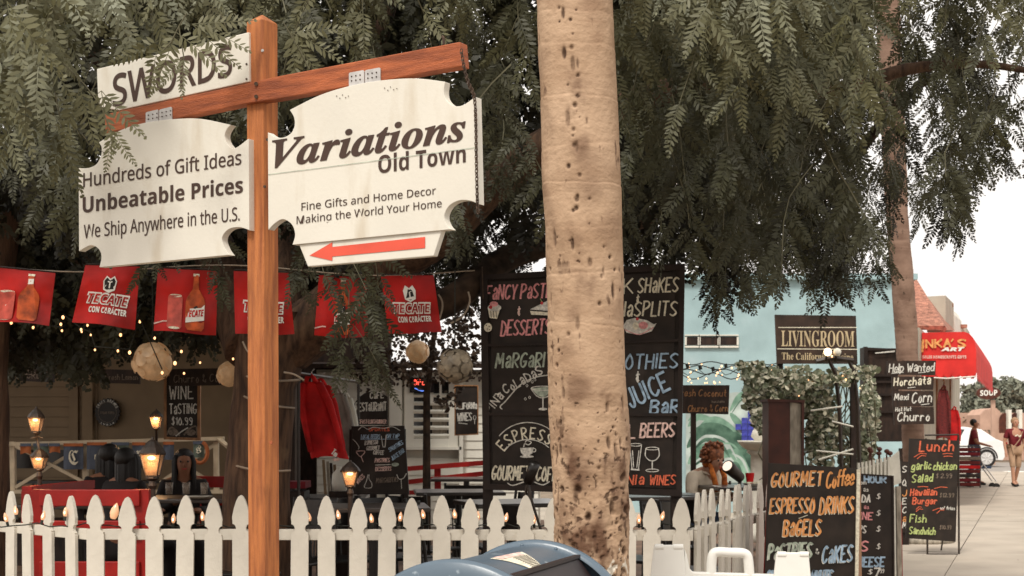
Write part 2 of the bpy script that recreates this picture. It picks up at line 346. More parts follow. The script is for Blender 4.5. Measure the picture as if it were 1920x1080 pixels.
class Paint:
    """flat print and chalk on one plane, gathered per colour; every stroke lies a hair above the last"""
    def __init__(s, pl, parent, off=.003): s.pl = pl; s.p = parent; s.off = off; s.k = 0; s.mbs = {}
    def mb(s, c): return s.mbs.setdefault(c, MB())
    def lift(s): s.k += 1; return s.off+s.k*.00004
    def stroke(s, pts, w, c, taper=False):
        if len(pts) < 2: return
        for i in range(1, len(pts)-1):       # a sharp corner starts a new brush stroke
            a, b, c_ = pts[i-1], pts[i], pts[i+1]; u = (b[0]-a[0], b[1]-a[1]); v = (c_[0]-b[0], c_[1]-b[1])
            if u[0]*v[0]+u[1]*v[1] < .35*math.hypot(*u)*math.hypot(*v): s.stroke(pts[:i+1], w, c); s.stroke(pts[i:], w, c); return
        n = len(pts); L = []; R = []; o = s.lift()
        for i, (x, y) in enumerate(pts):
            a, b = pts[max(i-1, 0)], pts[min(i+1, n-1)]
            dx, dy = b[0]-a[0], b[1]-a[1]; l = math.hypot(dx, dy) or 1; dx /= l; dy /= l
            ex = 0
            if i == 0: ex = -w*.35
            if i == n-1: ex = w*.35
            ww = w*(.40+.16*abs(dy*.8-dx*.6))
            if taper: ww *= .45+.55*math.sin(math.pi*(i+.6)/(n+.2))
            L.append((x+dx*ex-dy*ww, y+dy*ex+dx*ww)); R.append((x+dx*ex+dy*ww, y+dy*ex-dx*ww))
        m = s.mb(c); vs = [s.pl.at(*q, o) for q in L]+[s.pl.at(*q, o) for q in R]
        m.add(vs, [(i, i+1, n+i+1, n+i) for i in range(n-1)])
    def curve(s, pts, w, c, taper=False): s.stroke(spline(pts, 6), w, c, taper)
    def fill(s, pts, c):
        o = s.lift(); s.mb(c).add([s.pl.at(x, y, o) for x, y in pts], [tuple(range(len(pts)))])
    def oval(s, x, y, rx, ry, c, n=16): s.fill([(x+rx*math.cos(2*math.pi*i/n), y+ry*math.sin(2*math.pi*i/n)) for i in range(n)], c)
    def ring(s, x, y, rx, ry, w, c, n=18): s.stroke([(x+rx*math.cos(2*math.pi*i/n), y+ry*math.sin(2*math.pi*i/n)) for i in range(n+1)], w, c)
    def text(s, t, x0, y0, x1, y1, h, w, c, slant=.12, gap=2.9, jit=.3, shadow=None):
        if shadow: k = s.k; s.text(t, x0-w*.55, y0+w*.6, x1-w*.55, y1+w*.6, h, w*.55, shadow, slant, gap, 0); 
        pos = []; x = 0
        for ch in t:
            g = G.get(ch, G['-']); st = []
            mxx = 0
            for part in g.split(';'):
                sm = part.startswith('~'); q = [(int(k[0]), yc(k[1])) for k in part.lstrip('~').split()]
                if q: mxx = max(mxx, max(a for a, _ in q)); st.append((sm, q))
            if ch == ' ': x += 4.2; continue
            pos.append((x, st)); x += max(mxx, .4)+gap
        tot = x-gap; dx, dy0 = x1-x0, y1-y0; bl = math.hypot(dx, dy0); u = h/10
        ux, uy = (dy0/bl, -dx/bl) if abs(dy0) > .3*abs(dx) else (0, -1)
        for x, st in pos:
            dy = random.uniform(-jit, jit)
            for sm, q in st:
                if len(q) < 2: continue
                pp = [(x0+(x+a)/tot*dx+slant*b*u*dx/bl+ux*(b+dy)*u, y0+(x+a)/tot*dy0+slant*b*u*dy0/bl+uy*(b+dy)*u) for a, b in q]
                s.stroke(spline(pp, 3) if sm else pp, w, c)
    def arc_text(s, t, cx, cy, rx, ry, a0, a1, h, w, c):
        n = len(t)
        for i, ch in enumerate(t):
            if ch == ' ': continue
            a = math.radians(a0+(a1-a0)*(i+.5)/n); x = cx+rx*math.cos(a); y = cy-ry*math.sin(a)
            tx, ty = rx*math.sin(a), ry*math.cos(a); l = math.hypot(tx, ty); tx /= l; ty /= l
            cw = abs(math.radians(a1-a0))*rx/n*.62
            st = [(p.startswith('~'), [(int(k[0]), yc(k[1])) for k in p.lstrip('~').split()]) for p in G.get(ch, '').split(';')]
            for sm, q in st:
                pp = [(x+tx*(u-3)/6*cw+ty*v*h/10, y+ty*(u-3)/6*cw-tx*v*h/10) for u, v in q]
                if len(pp) > 1: s.stroke(spline(pp, 3) if sm else pp, w, c)
    def font(s, t, x0, y0, x1, y1, h, c, style='bold', fat=0, off=0):
        """cut letters: baseline from (x0,y0) to (x1,y1), capital height h"""
        vs, fs = glyphs(t, style, fat); o = s.lift()+off
        s.mb(c).add([s.pl.at(x0+(x1-x0)*u, y0+(y1-y0)*u-h*v, o) for u, v in vs], fs)
    def done(s, names=None):
        for c, m in s.mbs.items():
            m.build((names or {}).get(c, 'lettering'), c, s.p)
STY = {'bold': (0x1D5D4, 0x1D5EE), 'sans': (0x1D5A0, 0x1D5BA), 'bi': (0x1D63C, 0x1D656), 'serif': (0x1D400, 0x1D41A), 'sbi': (0x1D468, 0x1D482), 'script': (0x1D4D0, 0x1D4EA), 'frak': (0x1D56C, 0x1D586)}
GC = {}
def raw(t, style, fat):
    if style in STY:
        U, L = STY[style]; t = ''.join(chr(U+ord(c)-65) if 'A' <= c <= 'Z' else chr(L+ord(c)-97) if 'a' <= c <= 'z' else c for c in t)
    cu = bpy.data.curves.new('t', 'FONT'); cu.body = t; cu.size = 1; cu.offset = fat; cu.resolution_u = 3
    o = bpy.data.objects.new('t', cu)
    me = bpy.data.meshes.new_from_object(o); bpy.data.objects.remove(o)
    v = [(a.co.x, a.co.y) for a in me.vertices]; f = [tuple(p.vertices) for p in me.polygons]
    bpy.data.meshes.remove(me); bpy.data.curves.remove(cu); return v, f
def glyphs(t, style, fat):
    if (style, 'H') not in GC: v, _ = raw('H', style, 0); GC[(style, 'H')] = max(b for a, b in v)
    cap = GC[(style, 'H')]; v, f = raw(t, style, fat)
    if not v: return [], []
    a0 = min(a for a, b in v)+max(fat, 0); a1 = max(a for a, b in v)-max(fat, 0)
    return [((a-a0)/(a1-a0), b/cap) for a, b in v], f
def skin(name, verts, edges, rad, m, parent, sub=2, root=0, smooth=True):
    me = bpy.data.meshes.new(name); me.from_pydata([tuple(v) for v in verts], edges, []); me.update()
    o = bpy.data.objects.new(name, me); COL.objects.link(o)
    o.modifiers.new('skin', 'SKIN').use_smooth_shade = True
    for i, sv in enumerate(me.skin_vertices[0].data):
        r = rad[i]; sv.radius = (r, r) if not isinstance(r, tuple) else r; sv.use_root = (i == root)
    if sub: s = o.modifiers.new('sub', 'SUBSURF'); s.levels = s.render_levels = sub
    bpy.context.view_layer.update(); dg = bpy.context.evaluated_depsgraph_get()
    nm = bpy.data.meshes.new_from_object(o.evaluated_get(dg)); bpy.data.objects.remove(o); bpy.data.meshes.remove(me)
    nm.name = name; nm.materials.clear(); nm.materials.append(M[m]); nm.shade_smooth()
    r = bpy.data.objects.new(name, nm); COL.objects.link(r)
    if parent is not None: r.parent = parent
    return r
# ============================================================ THE SETTING
g = MB().box((0, 300, -.11), (1400, 1400, .2)).build('ground', 'ground'); struct(g); tag(g, 'bare brown ground under the whole street corner')
# street frame: the sidewalk runs away to the right towards column 1939 of the photo
SD = Vector((979/F, 1, 0)).normalized(); SN = Vector((SD.y, -SD.x, 0))       # along, and to the right of it
S0 = Vector((4.46, 14.5, 0))                                               # a point of the long seam
def S(a, b, z=0): p = S0+SD*a+SN*b; return Vector((p.x, p.y, z))
pv = MB().prism([S(-18, -9, -.02), S(-18, 4.6, -.02), S(33, 4.6, -.02), S(33, -9, -.02)], (0, 0, .06)).build('pavement', 'ground')
struct(pv)
sm = MB().box((0, 0, 0), (1.99, 2.99, .06)).mesh('slab'); sm.materials.append(M['slab'])
az = math.atan2(SD.y, SD.x)-math.pi/2
for i in range(-4, 11):
    for j in range(-4, 2):
        p = S(1.9+3.0*i+1.5, 2.0*j+1.0+.0, .062+random.uniform(-.003, .003)); inst('slab', sm, pv, p, az)
kb = MB().prism([S(-18, 4.61, -.02), S(-18, 4.8, -.02), S(33, 4.8, -.02), S(33, 4.61, -.02)], (0, 0, .13)).build('kerb', 'concrete'); struct(kb)
rd = MB().prism([(-60, 46.5, 0), (90, 46.5, 0), (90, 64, 0), (-60, 64, 0)], (0, 0, .012)).build('cross_street', 'asphalt'); struct(rd)
rd = MB().prism([S(-18, 4.82, -.01), S(-18, 14, -.01), S(31, 14, -.01), S(31, 4.82, -.01)], (0, 0, .012)).build('street', 'asphalt'); struct(rd)
cw = MB()
for i in range(7): cw.prism([(13+i*1.4, 47.5, .013), (13.7+i*1.4, 47.5, .013), (13.9+i*1.4, 50.5, .013), (13.2+i*1.4, 50.5, .013)], (0, 0, .004))
struct(cw.build('crosswalk_marking', 'white2'))
dk = MB().prism([(-9, 8.35, 0), (.9, 8.35, 0), (2.6, 13.2, 0), (4.6, 17.4, 0), (4.6, 22, 0), (-9, 22, 0)], (0, 0, .1)).build('patio_floor', 'deck'); struct(dk)
bm_ = MB().box((0, 0, 0), (1.17, .58, .03)).mesh('paver'); bm_.materials.append(M['deck'])
for i in range(9):
    for j in range(4):
        inst('paver', bm_, dk, (-7.4+i*1.2, 8.7+j*.62, .116+random.uniform(-.004, .004)))
fg = MB().prism([(-9, -3, -.01), (5.2, -3, -.01), (2.4, 8.3, -.01), (-9, 8.3, -.01)], (0, 0, .045)).build('footpath', 'concrete'); struct(fg)

# ---------------------------------------------------------------- buildings
def planks(parent, x0, x1, y, z0, z1, step, m, holes=(), thick=.03):
    """lapped siding boards, one object each, left out where a hole is"""
    cache = {}; z = z0
    while z < z1-.01:
        segs = [(x0, x1)]
        for hx0, hx1, hz0, hz1 in holes:
            if z+step > hz0+.01 and z < hz1-.01:
                segs = [q for a, b in segs for q in ((a, min(b, hx0)), (max(a, hx1), b)) if q[1]-q[0] > .03]
        for a, b in segs:
            k = round(b-a, 3)
            if k not in cache:
                L = k; me = MB().add([(0, 0, 0), (L, 0, 0), (L, .03, 0), (0, .03, 0), (0, .014, step-.004), (L, .014, step-.004), (L, .03, step-.004), (0, .03, step-.004)],
                  [(0, 1, 5, 4), (3, 2, 6, 7)[::-1], (0, 3, 2, 1), (4, 5, 6, 7), (0, 4, 7, 3), (1, 2, 6, 5)]).mesh('siding_plank'); me.materials.append(M[m]); cache[k] = me
            inst('siding_plank', cache[k], parent, (a-parent.location.x, y-.032-parent.location.y, z-parent.location.z))
        z += step
# cream restaurant porch building at the left
rb = thing('restaurant_building', 'dim cream sided restaurant with dark doorway behind the porch railing at left', 'building', (-4.5, 17, 0))
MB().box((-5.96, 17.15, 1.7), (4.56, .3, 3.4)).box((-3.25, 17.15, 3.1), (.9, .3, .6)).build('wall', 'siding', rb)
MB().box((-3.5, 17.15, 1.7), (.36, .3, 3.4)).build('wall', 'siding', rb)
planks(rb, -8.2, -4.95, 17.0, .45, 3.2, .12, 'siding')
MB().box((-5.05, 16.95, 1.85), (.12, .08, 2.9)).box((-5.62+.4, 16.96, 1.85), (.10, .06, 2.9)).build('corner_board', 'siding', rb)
MB().box((-4.1, 17.12, 1.7), (1.26, .06, 3.2)).build('doorway', 'dark', rb)
MB().box((-3.05, 17.15, 1.4), (.9, .25, 2.8)).build('inner_wall', 'brownwood', rb)
MB().box((-5.2, 15.8, 3.35), (7.4, 5.2, .12)).build('added_porch_roof', 'brownwood', rb)  # unseen roof, added to keep the porch dark
MB().box((-6.4, 16.4, .225), (6.6, 3.6, .45)).build('porch_floor', 'brownwood', rb)
MB().box((-5.2, 20, 1.7), (7, .2, 3.4)).box((-8.6, 18.5, 1.7), (.2, 3, 3.4)).build('back_wall', 'brownwood', rb)

# white sided cafe with shuttered window
cb = thing('white_cafe_building', 'white sided cafe building with a shuttered window behind the red railing', 'building', (-1.2, 19, 0))
WX0, WX1, WZ0, WZ1 = P(776, 0, 19).x, P(842, 0, 19).x, P(0, 822, 19).z, P(0, 716, 19).z
planks(cb, -2.6, .35, 19, .2, 2.28, .115, 'sidingwhite', holes=[(WX0-.12, WX1+.12, WZ0-.16, WZ1+.16)])
MB().box((-1.12, 19.2, 1.2), (3.0, .3, 2.2)).build('wall', 'sidingwhite', cb)
MB().prism([(-2.8, 18.6, 2.30), (.5, 18.6, 2.30), (.5, 20.5, 2.42), (-2.8, 20.5, 2.42)], (0, 0, .06)).build('roof', 'brownwood', cb)
fr = MB(); 
for c, d in (((WX0-.06, 18.96, (WZ0+WZ1)/2), (.12, .1, WZ1-WZ0+.24)), ((WX1+.06, 18.96, (WZ0+WZ1)/2), (.12, .1, WZ1-WZ0+.24)), (((WX0+WX1)/2, 18.96, WZ1+.06), (WX1-WX0-.002, .1, .12)), (((WX0+WX1)/2, 18.96, WZ0-.06), (WX1-WX0-.002, .1, .12)), (((WX0+WX1)/2, 18.93, WZ0-.13), (WX1-WX0+.34, .16, .04))): fr.box(c, d)
wf = fr.build('window', 'sidingwhite', cb)
MB().box(((WX0+WX1)/2, 19.02, (WZ0+WZ1)/2), (WX1-WX0, .02, WZ1-WZ0)).build('pane', 'glass', wf)
MB().box(((WX0+WX1)/2+.11, 18.99, WZ0+.25), (.2, .02, .5)).build('curtain', 'greyboard', wf)
n = 7
for i in range(n):
    z = WZ0+(WZ1-WZ0)*(i+.5)/n-.02
    if i == 6: continue
    MB().box(((WX0+WX1)/2, 18.95, z), (WX1-WX0+.1, .05, .035), Matrix.Rotation(.5, 3, 'X')).build('shutter_slat', 'sidingwhite', wf)
MB().box((WX0+.24, 18.93, WZ1-.14), (.05, .03, .3)).box((WX0+.36, 18.93, WZ1-.14), (.03, .03, .3)).build('muntin', 'sidingwhite', wf)
MB().box((P(742, 0, 18.9).x, 18.9, 1.3), (.16, .12, 2.1)).box((P(862, 0, 18.9).x+.02, 18.9, 1.3), (.05, .1, 2.1)).build('corner_board', 'sidingwhite', cb)
neon = thing('open_sign', 'small red and blue neon OPEN sign in the cafe window', 'neon sign', P(792, 716, 18.86))
pn = Plane(770, 18.86, 812, 18.86); q = Paint(pn, neon)
MB().box(tuple(P(791, 722, 18.89)), (.32, .02, .2)).build('backing', 'dark', neon)
q.text('OPEN', 776, 721, 806, 721, 9, 2, 'neonred', 0); q.curve([(778, 728), (792, 733), (806, 728)], 2, 'neonblue'); q.done()

# pale teal building with the mural
tb = thing('teal_building', 'pale teal stucco building with three slot windows and a jungle mural', 'building', (3, 24, 0))
TZ = 4.05
MB().box((3.95, 25.6, TZ/2), (5.7, 3, TZ)).build('wall', 'teal', tb)
MB().box((3.95, 25.55, TZ+.03), (5.8, 3.1, .1)).build('parapet_cap', 'teal', tb)
for a, b in ((1287, 1308), (1313, 1345), (1350, 1381)):
    x0, x1 = P(a, 0, 24.1).x, P(b, 0, 24.1).x; zt, zb = P(0, 632, 24.1).z, P(0, 647, 24.1).z
    w_ = MB().box(((x0+x1)/2, 24.085, zt+.03), (x1-x0+.06, .06, .02)).box(((x0+x1)/2, 24.085, zb-.03), (x1-x0+.06, .06, .03)).box((x0-.015, 24.085, (zt+zb)/2), (.03, .06, zt-zb)).box((x1+.015, 24.085, (zt+zb)/2), (.03, .06, zt-zb)).build('window', 'sidingwhite', tb)
    MB().box(((x0+x1)/2, 24.09, (zt+zb)/2), (x1-x0, .02, zt-zb)).build('pane', 'brownwood', w_)
pm = Plane(1290, 24.08, 1500, 24.08); q = Paint(pm, tb, .0)
q.fill([(1286, 905), (1286, 760), (1330, 742), (1380, 735), (1460, 740), (1460, 905)], 'mural3')
def swoop(pts, w0, c):
    sp = spline(pts, 8); n = len(sp); L = []; R = []; o = q.lift()
    for i, (x, y) in enumerate(sp):
        a, b = sp[max(i-1, 0)], sp[min(i+1, n-1)]; dx, dy = b[0]-a[0], b[1]-a[1]; l = math.hypot(dx, dy) or 1
        ww = w0*math.sin(math.pi*(i+.15)/(n))**.7*.5; L.append((x-dy/l*ww, y+dx/l*ww)); R.append((x+dy/l*ww, y-dx/l*ww))
    m_ = q.mb(c); m_.add([q.pl.at(*k, o) for k in L]+[q.pl.at(*k, o) for k in R], [(i, i+1, n+i+1, n+i) for i in range(n-1)])
for pts, w0, c in (([(1368, 772), (1385, 745), (1400, 742), (1422, 765)], 12, 'mural2'), ([(1369, 774), (1382, 790), (1396, 806)], 13, 'mural2'),
  ([(1290, 800), (1310, 782), (1340, 790)], 12, 'mural2'), ([(1340, 785), (1352, 800), (1372, 812)], 13, 'mural2'), ([(1300, 820), (1340, 790), (1390, 830), (1420, 870)], 22, 'mural2'),
  ([(1288, 840), (1320, 805), (1365, 815), (1392, 860)], 24, 'mural1'), ([(1330, 830), (1370, 820), (1400, 850), (1425, 905)], 26, 'mural1'), ([(1290, 870), (1315, 845), (1340, 850), (1350, 900)], 24, 'mural2'),
  ([(1345, 860), (1375, 850), (1395, 880), (1400, 910)], 20, 'mural2'), ([(1390, 815), (1410, 830), (1432, 880)], 14, 'mural1'), ([(1296, 838), (1325, 818), (1360, 826), (1382, 862)], 5, 'mural3'),
  ([(1336, 838), (1370, 832), (1394, 860), (1412, 900)], 4, 'mural2'), ([(1292, 812), (1330, 796), (1375, 822)], 5, 'mural1'), ([(1315, 770), (1330, 752), (1352, 748)], 7, 'mural3'),
  ([(1294, 880), (1320, 862), (1336, 880)], 5, 'mural1'), ([(1300, 845), (1322, 825), (1350, 832), (1368, 858)], 8, 'mural1'), ([(1350, 815), (1382, 818), (1408, 845)], 6, 'mural1'), ([(1290, 790), (1308, 770), (1322, 768)], 6, 'mural2'), ([(1372, 850), (1392, 862), (1404, 890)], 5, 'mural3'), ([(1388, 835), (1408, 850), (1428, 890)], 12, 'mural1'), ([(1300, 865), (1318, 850), (1336, 856)], 4, 'mural2'), ([(1360, 875), (1380, 870), (1392, 895)], 8, 'mural1'), ([(1372, 775), (1388, 752), (1402, 749)], 3, 'mural1')): swoop(pts, w0, c)
q.done({'mural1': 'mural_leaf', 'mural2': 'mural_leaf', 'mural3': 'mural_ground'})
tm = MB().box((0, 0, 0), (.098, .02, .098)).mesh('tile'); tm.materials.append(M['bluetile'])
for i, j in ((0, 0), (1, 0), (1, 1), (0, 1), (2, 1), (2, 2), (1, 2), (2, 3), (0, 2), (-1, 1), (0, -1), (1, -1), (1, 3), (2, 0), (2, 4), (1, -2)):
    p = P(1396, 812, 24.06); inst('tile', tm, tb, (p.x+i*.105-3, .05, p.z+j*.105))

# shops along the sidewalk: local frame a metres along the street, t metres back from the awning's front
A0 = Vector((8.16, 25, 0))
def K(a, t, z): p = A0+SD*a-SN*t; return Vector((p.x, p.y, z))
sb = thing('shop_row', 'tan shop building with terracotta roof and parapets behind the red awning', 'building', (9, 28, 0))
MB().prism([K(-.5, .93, 0), K(14, .93, 0), K(14, 4.4, 0), K(-.5, 4.4, 0)], (0, 0, 3.28)).build('wall', 'tanwall', sb)
ry = 26.2
rf = MB().add([P(1640, 618, ry), P(1768, 619, ry), P(1712, 524, ry+3.6), P(1640, 524, ry+3.6), P(1640, 618, ry+4), P(1790, 619, ry+6.5)], [(0, 1, 2, 3), (1, 5, 2), (0, 4, 5, 1)]).build('roof', 'terra', sb)
def RP(u, v): # on the roof face: u along the eave (px), v 0 at eave, 1 at ridge
    return P(1640, 619, ry).lerp(P(1768, 619, ry), u).lerp(P(1584, 524, ry+3.6).lerp(P(1712, 524, ry+3.6), u), v)
for j in range(1):
    v0, v1 = 0, 1
    for i in range(20):
        rt = MB(); u = .40+i/20*.59
        a, b = RP(u, v0), RP(u, v1); a.z += .045; b.z += .04; rt.tube([a.lerp(b, k/12)+Vector((0, 0, .014*(k % 2))) for k in range(13)], .042, 5)
        rt.build('tile_row', 'terra', rf)
cr = MB().tube([P(1768, 617, ry), P(1740, 570, ry+1.8), P(1712, 523, ry+3.6)], .07, 6).build('ridge_tile', 'terra', rf)
y1 = 31
MB().prism([P(1738, 622, y1), P(1738, 556, y1), P(1773, 554, y1), P(1773, 622, y1)], (.8, 2.0, 0)).build('parapet', 'tanwall', sb)
MB().prism([P(1773, 622, 33), P(1774, 574, 33), P(1783, 578, 33), P(1789, 590, 33), P(1791, 622, 33)], (.8, 2.0, 0)).build('parapet', 'sidingwhite', sb)
MB().box(P(1779, 573, 32.8), (.12, .3, .08)).box(P(1801, 612, 34.8), (.24, .3, .08)).build('cornice', 'terra', sb)
MB().prism([P(1791, 625, 35), P(1793, 612, 35), P(1811, 612, 35), P(1812, 625, 35)], (.8, 2.2, 0)).build('parapet', 'tanwall', sb)
MB().prism([K(-.52, .95, .1), K(-.52, .95, 2.2), K(-.52, 2.6, 2.2), K(-.52, 2.6, .1)], SD*.015).build('doorway', 'dark', sb)
for a in (4, 6.4, 9): MB().prism([K(a, .90, .08), K(a+.25, .90, .08), K(a+.25, .90, 3.0), K(a, .90, 3.0)], -SN*.1).build('pillar', 'woodframe', sb)
# awning
aw = thing('awning', 'bright red canvas shop awning with yellow and white lettering on its end panel', 'awning', tuple(K(0, .5, 2.8)))
zt = 3.22; zb = 2.49
prof = [(.92, zt), (.2, zt), (.12, zt-.03), (.06, zt-.10), (.02, zt-.2), (0, zt-.34), (-.0, zb)]
L = 10.5
def KK(a, t, z): return K(a, t, z)
MB().add([K(0, t, z) for t, z in prof]+[K(0, .92, zb)], [tuple(range(8))]).build('end_panel', 'awning', aw)
tp = MB(); n = len(prof)
tp.add([K(0, t, z) for t, z in prof]+[K(L*.5, t-.02, z-.02) for t, z in prof]+[K(L, t, z) for t, z in prof], [(i, i+1, n+i+1, n+i) for i in range(n-1)]+[(n+i, n+i+1, 2*n+i+1, 2*n+i) for i in range(n-1)])
tp.build('canvas_top', 'awning', aw)
vl = MB()
for i in range(7):
    t0, t1 = .92-i*.131, .92-(i+1)*.131; pt = []
    vl.add([K(-.01, t0, zb), K(-.01, t1, zb), K(-.01, t1, zb-.05), K(-.01, (t0+t1)/2+.03, zb-.10), K(-.01, (t0+t1)/2-.03, zb-.10), K(-.01, t0, zb-.05)][::1], [(0, 1, 2, 3, 4, 5)])
for i in range(int(L/.35)):
    a0 = i*.35; vl.add([K(a0, -.01, zb), K(a0+.34, -.01, zb), K(a0+.34, -.01, zb-.07), K(a0+.17, -.01, zb-.14), K(a0, -.01, zb-.07)], [(0, 1, 2, 3, 4)])
vl.build('valance', 'awning', aw)
tr = MB().tube([K(-.02, .92, zb-.06), K(-.02, .5, zb-.09), K(-.02, 0, zb-.06)], .012, 4).build('valance_trim', 'white2', aw)
pa = Plane(1722, K(0, .92, 0).y, 1830, 25.0); q = Paint(pa, aw, .012)
q.text('INKA', 1731, 652, 1782, 650, 14, 3.6, 'ch_o', 0, 2.6, 0); q.stroke([(1787, 636), (1784, 640)], 2.5, 'ch_o'); q.text('S', 1797, 650, 1810, 650, 13, 3.6, 'ch_o', 0, 2, 0); q.stroke([(1731, 638), (1729, 659)], 4, 'ch_o')
q.font('ART', 1765, 658, 1808, 658, 6.5, 'white2', 'bi', .03)
q.font('SALES HANDICRAFTS GIFTS', 1730, 672, 1812, 672, 5.5, 'ch_pale', 'bold', .02); q.done()
# goods hanging under the awning
def garment(name, label, cat, px, py, w, h, Y, m, grp=None, sleeves=True, folds=5, lean=0, hook=True):
    """a hanging jacket: shoulders, folded body, two sleeves"""
    b = P(px, py, Y); o = thing(name, label, cat, tuple(b), grp)
    mb = MB(); rows = 22; cols = 44; vs = []; s_ = Y/F
    W_, H_ = w*s_, h*s_
    for r in range(rows):
        v = r/(rows-1); half = W_*(.30+.20*min(1, v*3)**.6+.06*v)
        for c in range(cols):
            a = 2*math.pi*c/cols; k = 1+.13*v*math.sin(folds*a+1.3*v)+.10*noise.noise(Vector((math.cos(a)*3+px, math.sin(a)*3, v*4)))+.05*math.sin(a*11+v*6+noise.noise(Vector((v*5, a, px)))*4)*v
            vs.append((math.cos(a)*half*k+lean*v*H_*.3, math.sin(a)*half*.42*k, -H_*v-.02*H_*math.cos(a*2)*v))
    fs = [(r*cols+c, r*cols+(c+1) % cols, (r+1)*cols+(c+1) % cols, (r+1)*cols+c) for r in range(rows-1) for c in range(cols)]+[tuple(range(cols))]
    MB().add([Vector(v)+b for v in vs], fs).build('body', m, o, smooth=True)
    if sleeves:
        for sx in (-1, 1):
            pts = [b+Vector((sx*W_*.27, -.02, -.03*H_)), b+Vector((sx*W_*.45+lean*H_*.08, -.05, -.28*H_)), b+Vector((sx*W_*.50+lean*H_*.2, -.07, -.62*H_)), b+Vector((sx*W_*.50+lean*H_*.28, -.06, -.92*H_))]
            MB().tube(pts, [W_*.13, W_*.12, W_*.10, W_*.085], 9).build('sleeve', m, o, smooth=True)
    MB().tube([b+Vector((-W_*.16, -.02, .0)), b+Vector((-W_*.1, -.07, .05*H_)), b+Vector((0, -.03, .09*H_)), b+Vector((W_*.1, -.07, .05*H_)), b+Vector((W_*.16, -.02, 0))], W_*.075, 7).build('hood', m, o, smooth=True)
    if hook: MB().tube([b+Vector((0, 0, -.02)), b+Vector((0, 0, .13*H_)), b+Vector((.02, 0, .17*H_))], .004, 5).build('hanger_hook', 'zinc', o)
    return o
garment('hanging_dress', 'bright red garment hanging at the shop front below the awning', 'garment', 1788, 768, 20, 64, 25.6, 'redfleece')
garment('hanging_shawl', 'dark red striped shawl hanging in shade beside the palm', 'garment', 1768, 730, 22, 92, 25.4, 'textile')
rk = thing('textile_rack', 'low rack of folded dark striped blankets standing on the sidewalk', 'rack', tuple(P(1813, 921, 34.4)))
b = P(1813, 921, 34.4); b.z = .09; w_ = .32
MB().bar(b+Vector((-w_, 0, 0)), b+Vector((-w_, 0, 1.02)), .03, .03).bar(b+Vector((w_, 0, 0)), b+Vector((w_, 0, 1.0)), .03, .03).bar(b+Vector((-w_, 0, 1.0)), b+Vector((w_, 0, 1.0)), .03, .03).build('rack_frame', 'iron', rk, off=rk.location)
for i in range(9):
    MB().box(b+Vector((0, -.02, .08+i*.105)), (.58, .2, .085)).build('blanket', ['textile', 'maroon', 'brownwood', 'textile', 'redfleece', 'textile', 'ch_d', 'maroon', 'textile'][i], rk, bevel=.02)
# SOUP sign
so_ = thing('soup_sign', 'oval brown sign reading SOUP on a tan post beyond the awning', 'sign', tuple(P(1855, 737, 59.5)))
ps = Plane(1830, 59.5, 1880, 59.5)
m_ = MB(); ps.slab(m_, [(1854+23*math.cos(i*math.pi/12), 737+12*math.sin(i*math.pi/12)) for i in range(24)][::-1], .06); m_.build('board', 'brownpost', so_)
m_ = MB(); p = P(1862, 750, 59.7); m_.box((p.x, 59.7, p.z/2), (.16, .12, p.z)); m_.build('post', 'pinkwall', so_)
q = Paint(ps, so_, .004); q.font('SOUP', 1838, 742, 1870, 741, 10, 'white2', 'bold', .01); q.done()

# distance: pink building with an arch, trees
pb = thing('pink_building', 'distant pink stucco building with arches across the street', 'building', (22, 68, 0))
MB().box((26, 72, 1.15), (12, 6, 2.3)).prism([P(1838, 806, 66), P(1838, 778, 66), P(1848, 768, 66), P(1868, 765, 66), P(1876, 772, 66), P(1876, 806, 66)], (0, 2, 0)).build('wall', 'pinkwall', pb)
for px in (1884, 1904):
    MB().prism([P(px+10*math.cos(math.pi*i/8), 790-16*math.sin(math.pi*i/8), 65.9) for i in range(9)]+[P(px-10, 812, 65.9), P(px+10, 812, 65.9)], (0, .06, 0)).build('arch', 'brownpost', pb)
for px in (1894, 1914): MB().prism([P(px-3, 815, 65.6), P(px-3, 768, 65.6), P(px+3, 768, 65.6), P(px+3, 815, 65.6)], (0, .4, 0)).build('pillar', 'sidingwhite', pb)

def leafblob(name, m, parent, c, r, n, size, seed=1):
    g_ = np.random.default_rng(seed); c = np.array(c); r = np.array(r)
    u = g_.normal(size=(n, 3)); u /= np.linalg.norm(u, axis=1)[:, None]
    lump = 1+.25*np.sin(u[:, 0]*5+seed)*np.cos(u[:, 2]*6)
    p = c+u*r*(g_.uniform(.35, 1, n)**.5*lump)[:, None]
    a = g_.normal(size=(n, 3)); a /= np.linalg.norm(a, axis=1)[:, None]; b = np.cross(a, g_.normal(size=(n, 3))); b /= np.linalg.norm(b, axis=1)[:, None]
    s = size*g_.uniform(.6, 1.3, n)[:, None]
    v = np.concatenate([p-a*s, p+b*s*.45, p+a*s, p-b*s*.45], 1).reshape(-1, 3)-np.array(parent_base(parent))
    f = np.arange(4*n).reshape(n, 4); me = bpy.data.meshes.new(name); me.from_pydata(v.tolist(), [], f.tolist()); me.materials.append(M[m])
    o = bpy.data.objects.new(name, me); COL.objects.link(o); o.parent = parent; o['kind'] = 'stuff'; return o
def fartree(label, px, py, Y, rx, rz, seed):
    c = P(px, py, Y); t = thing('tree', label, 'tree', (c.x, c.y, 0), 'distant trees beyond the shops')
    MB().tube([(c.x, c.y, 0), (c.x+.1, c.y, c.z*.6), (c.x, c.y, c.z)], [.3, .22, .1], 7).build('trunk', 'limb', t)
    leafblob('crown', 'fartree', t, c, (rx, rx*.8, rz), 2600, .22, seed)
fartree('rounded grey green tree far behind the SOUP sign', 1866, 748, 76, 1.7, 1.0, 3)
fartree('grey green tree at the far right edge beyond the car', 1908, 752, 80, 1.8, 1.3, 4)
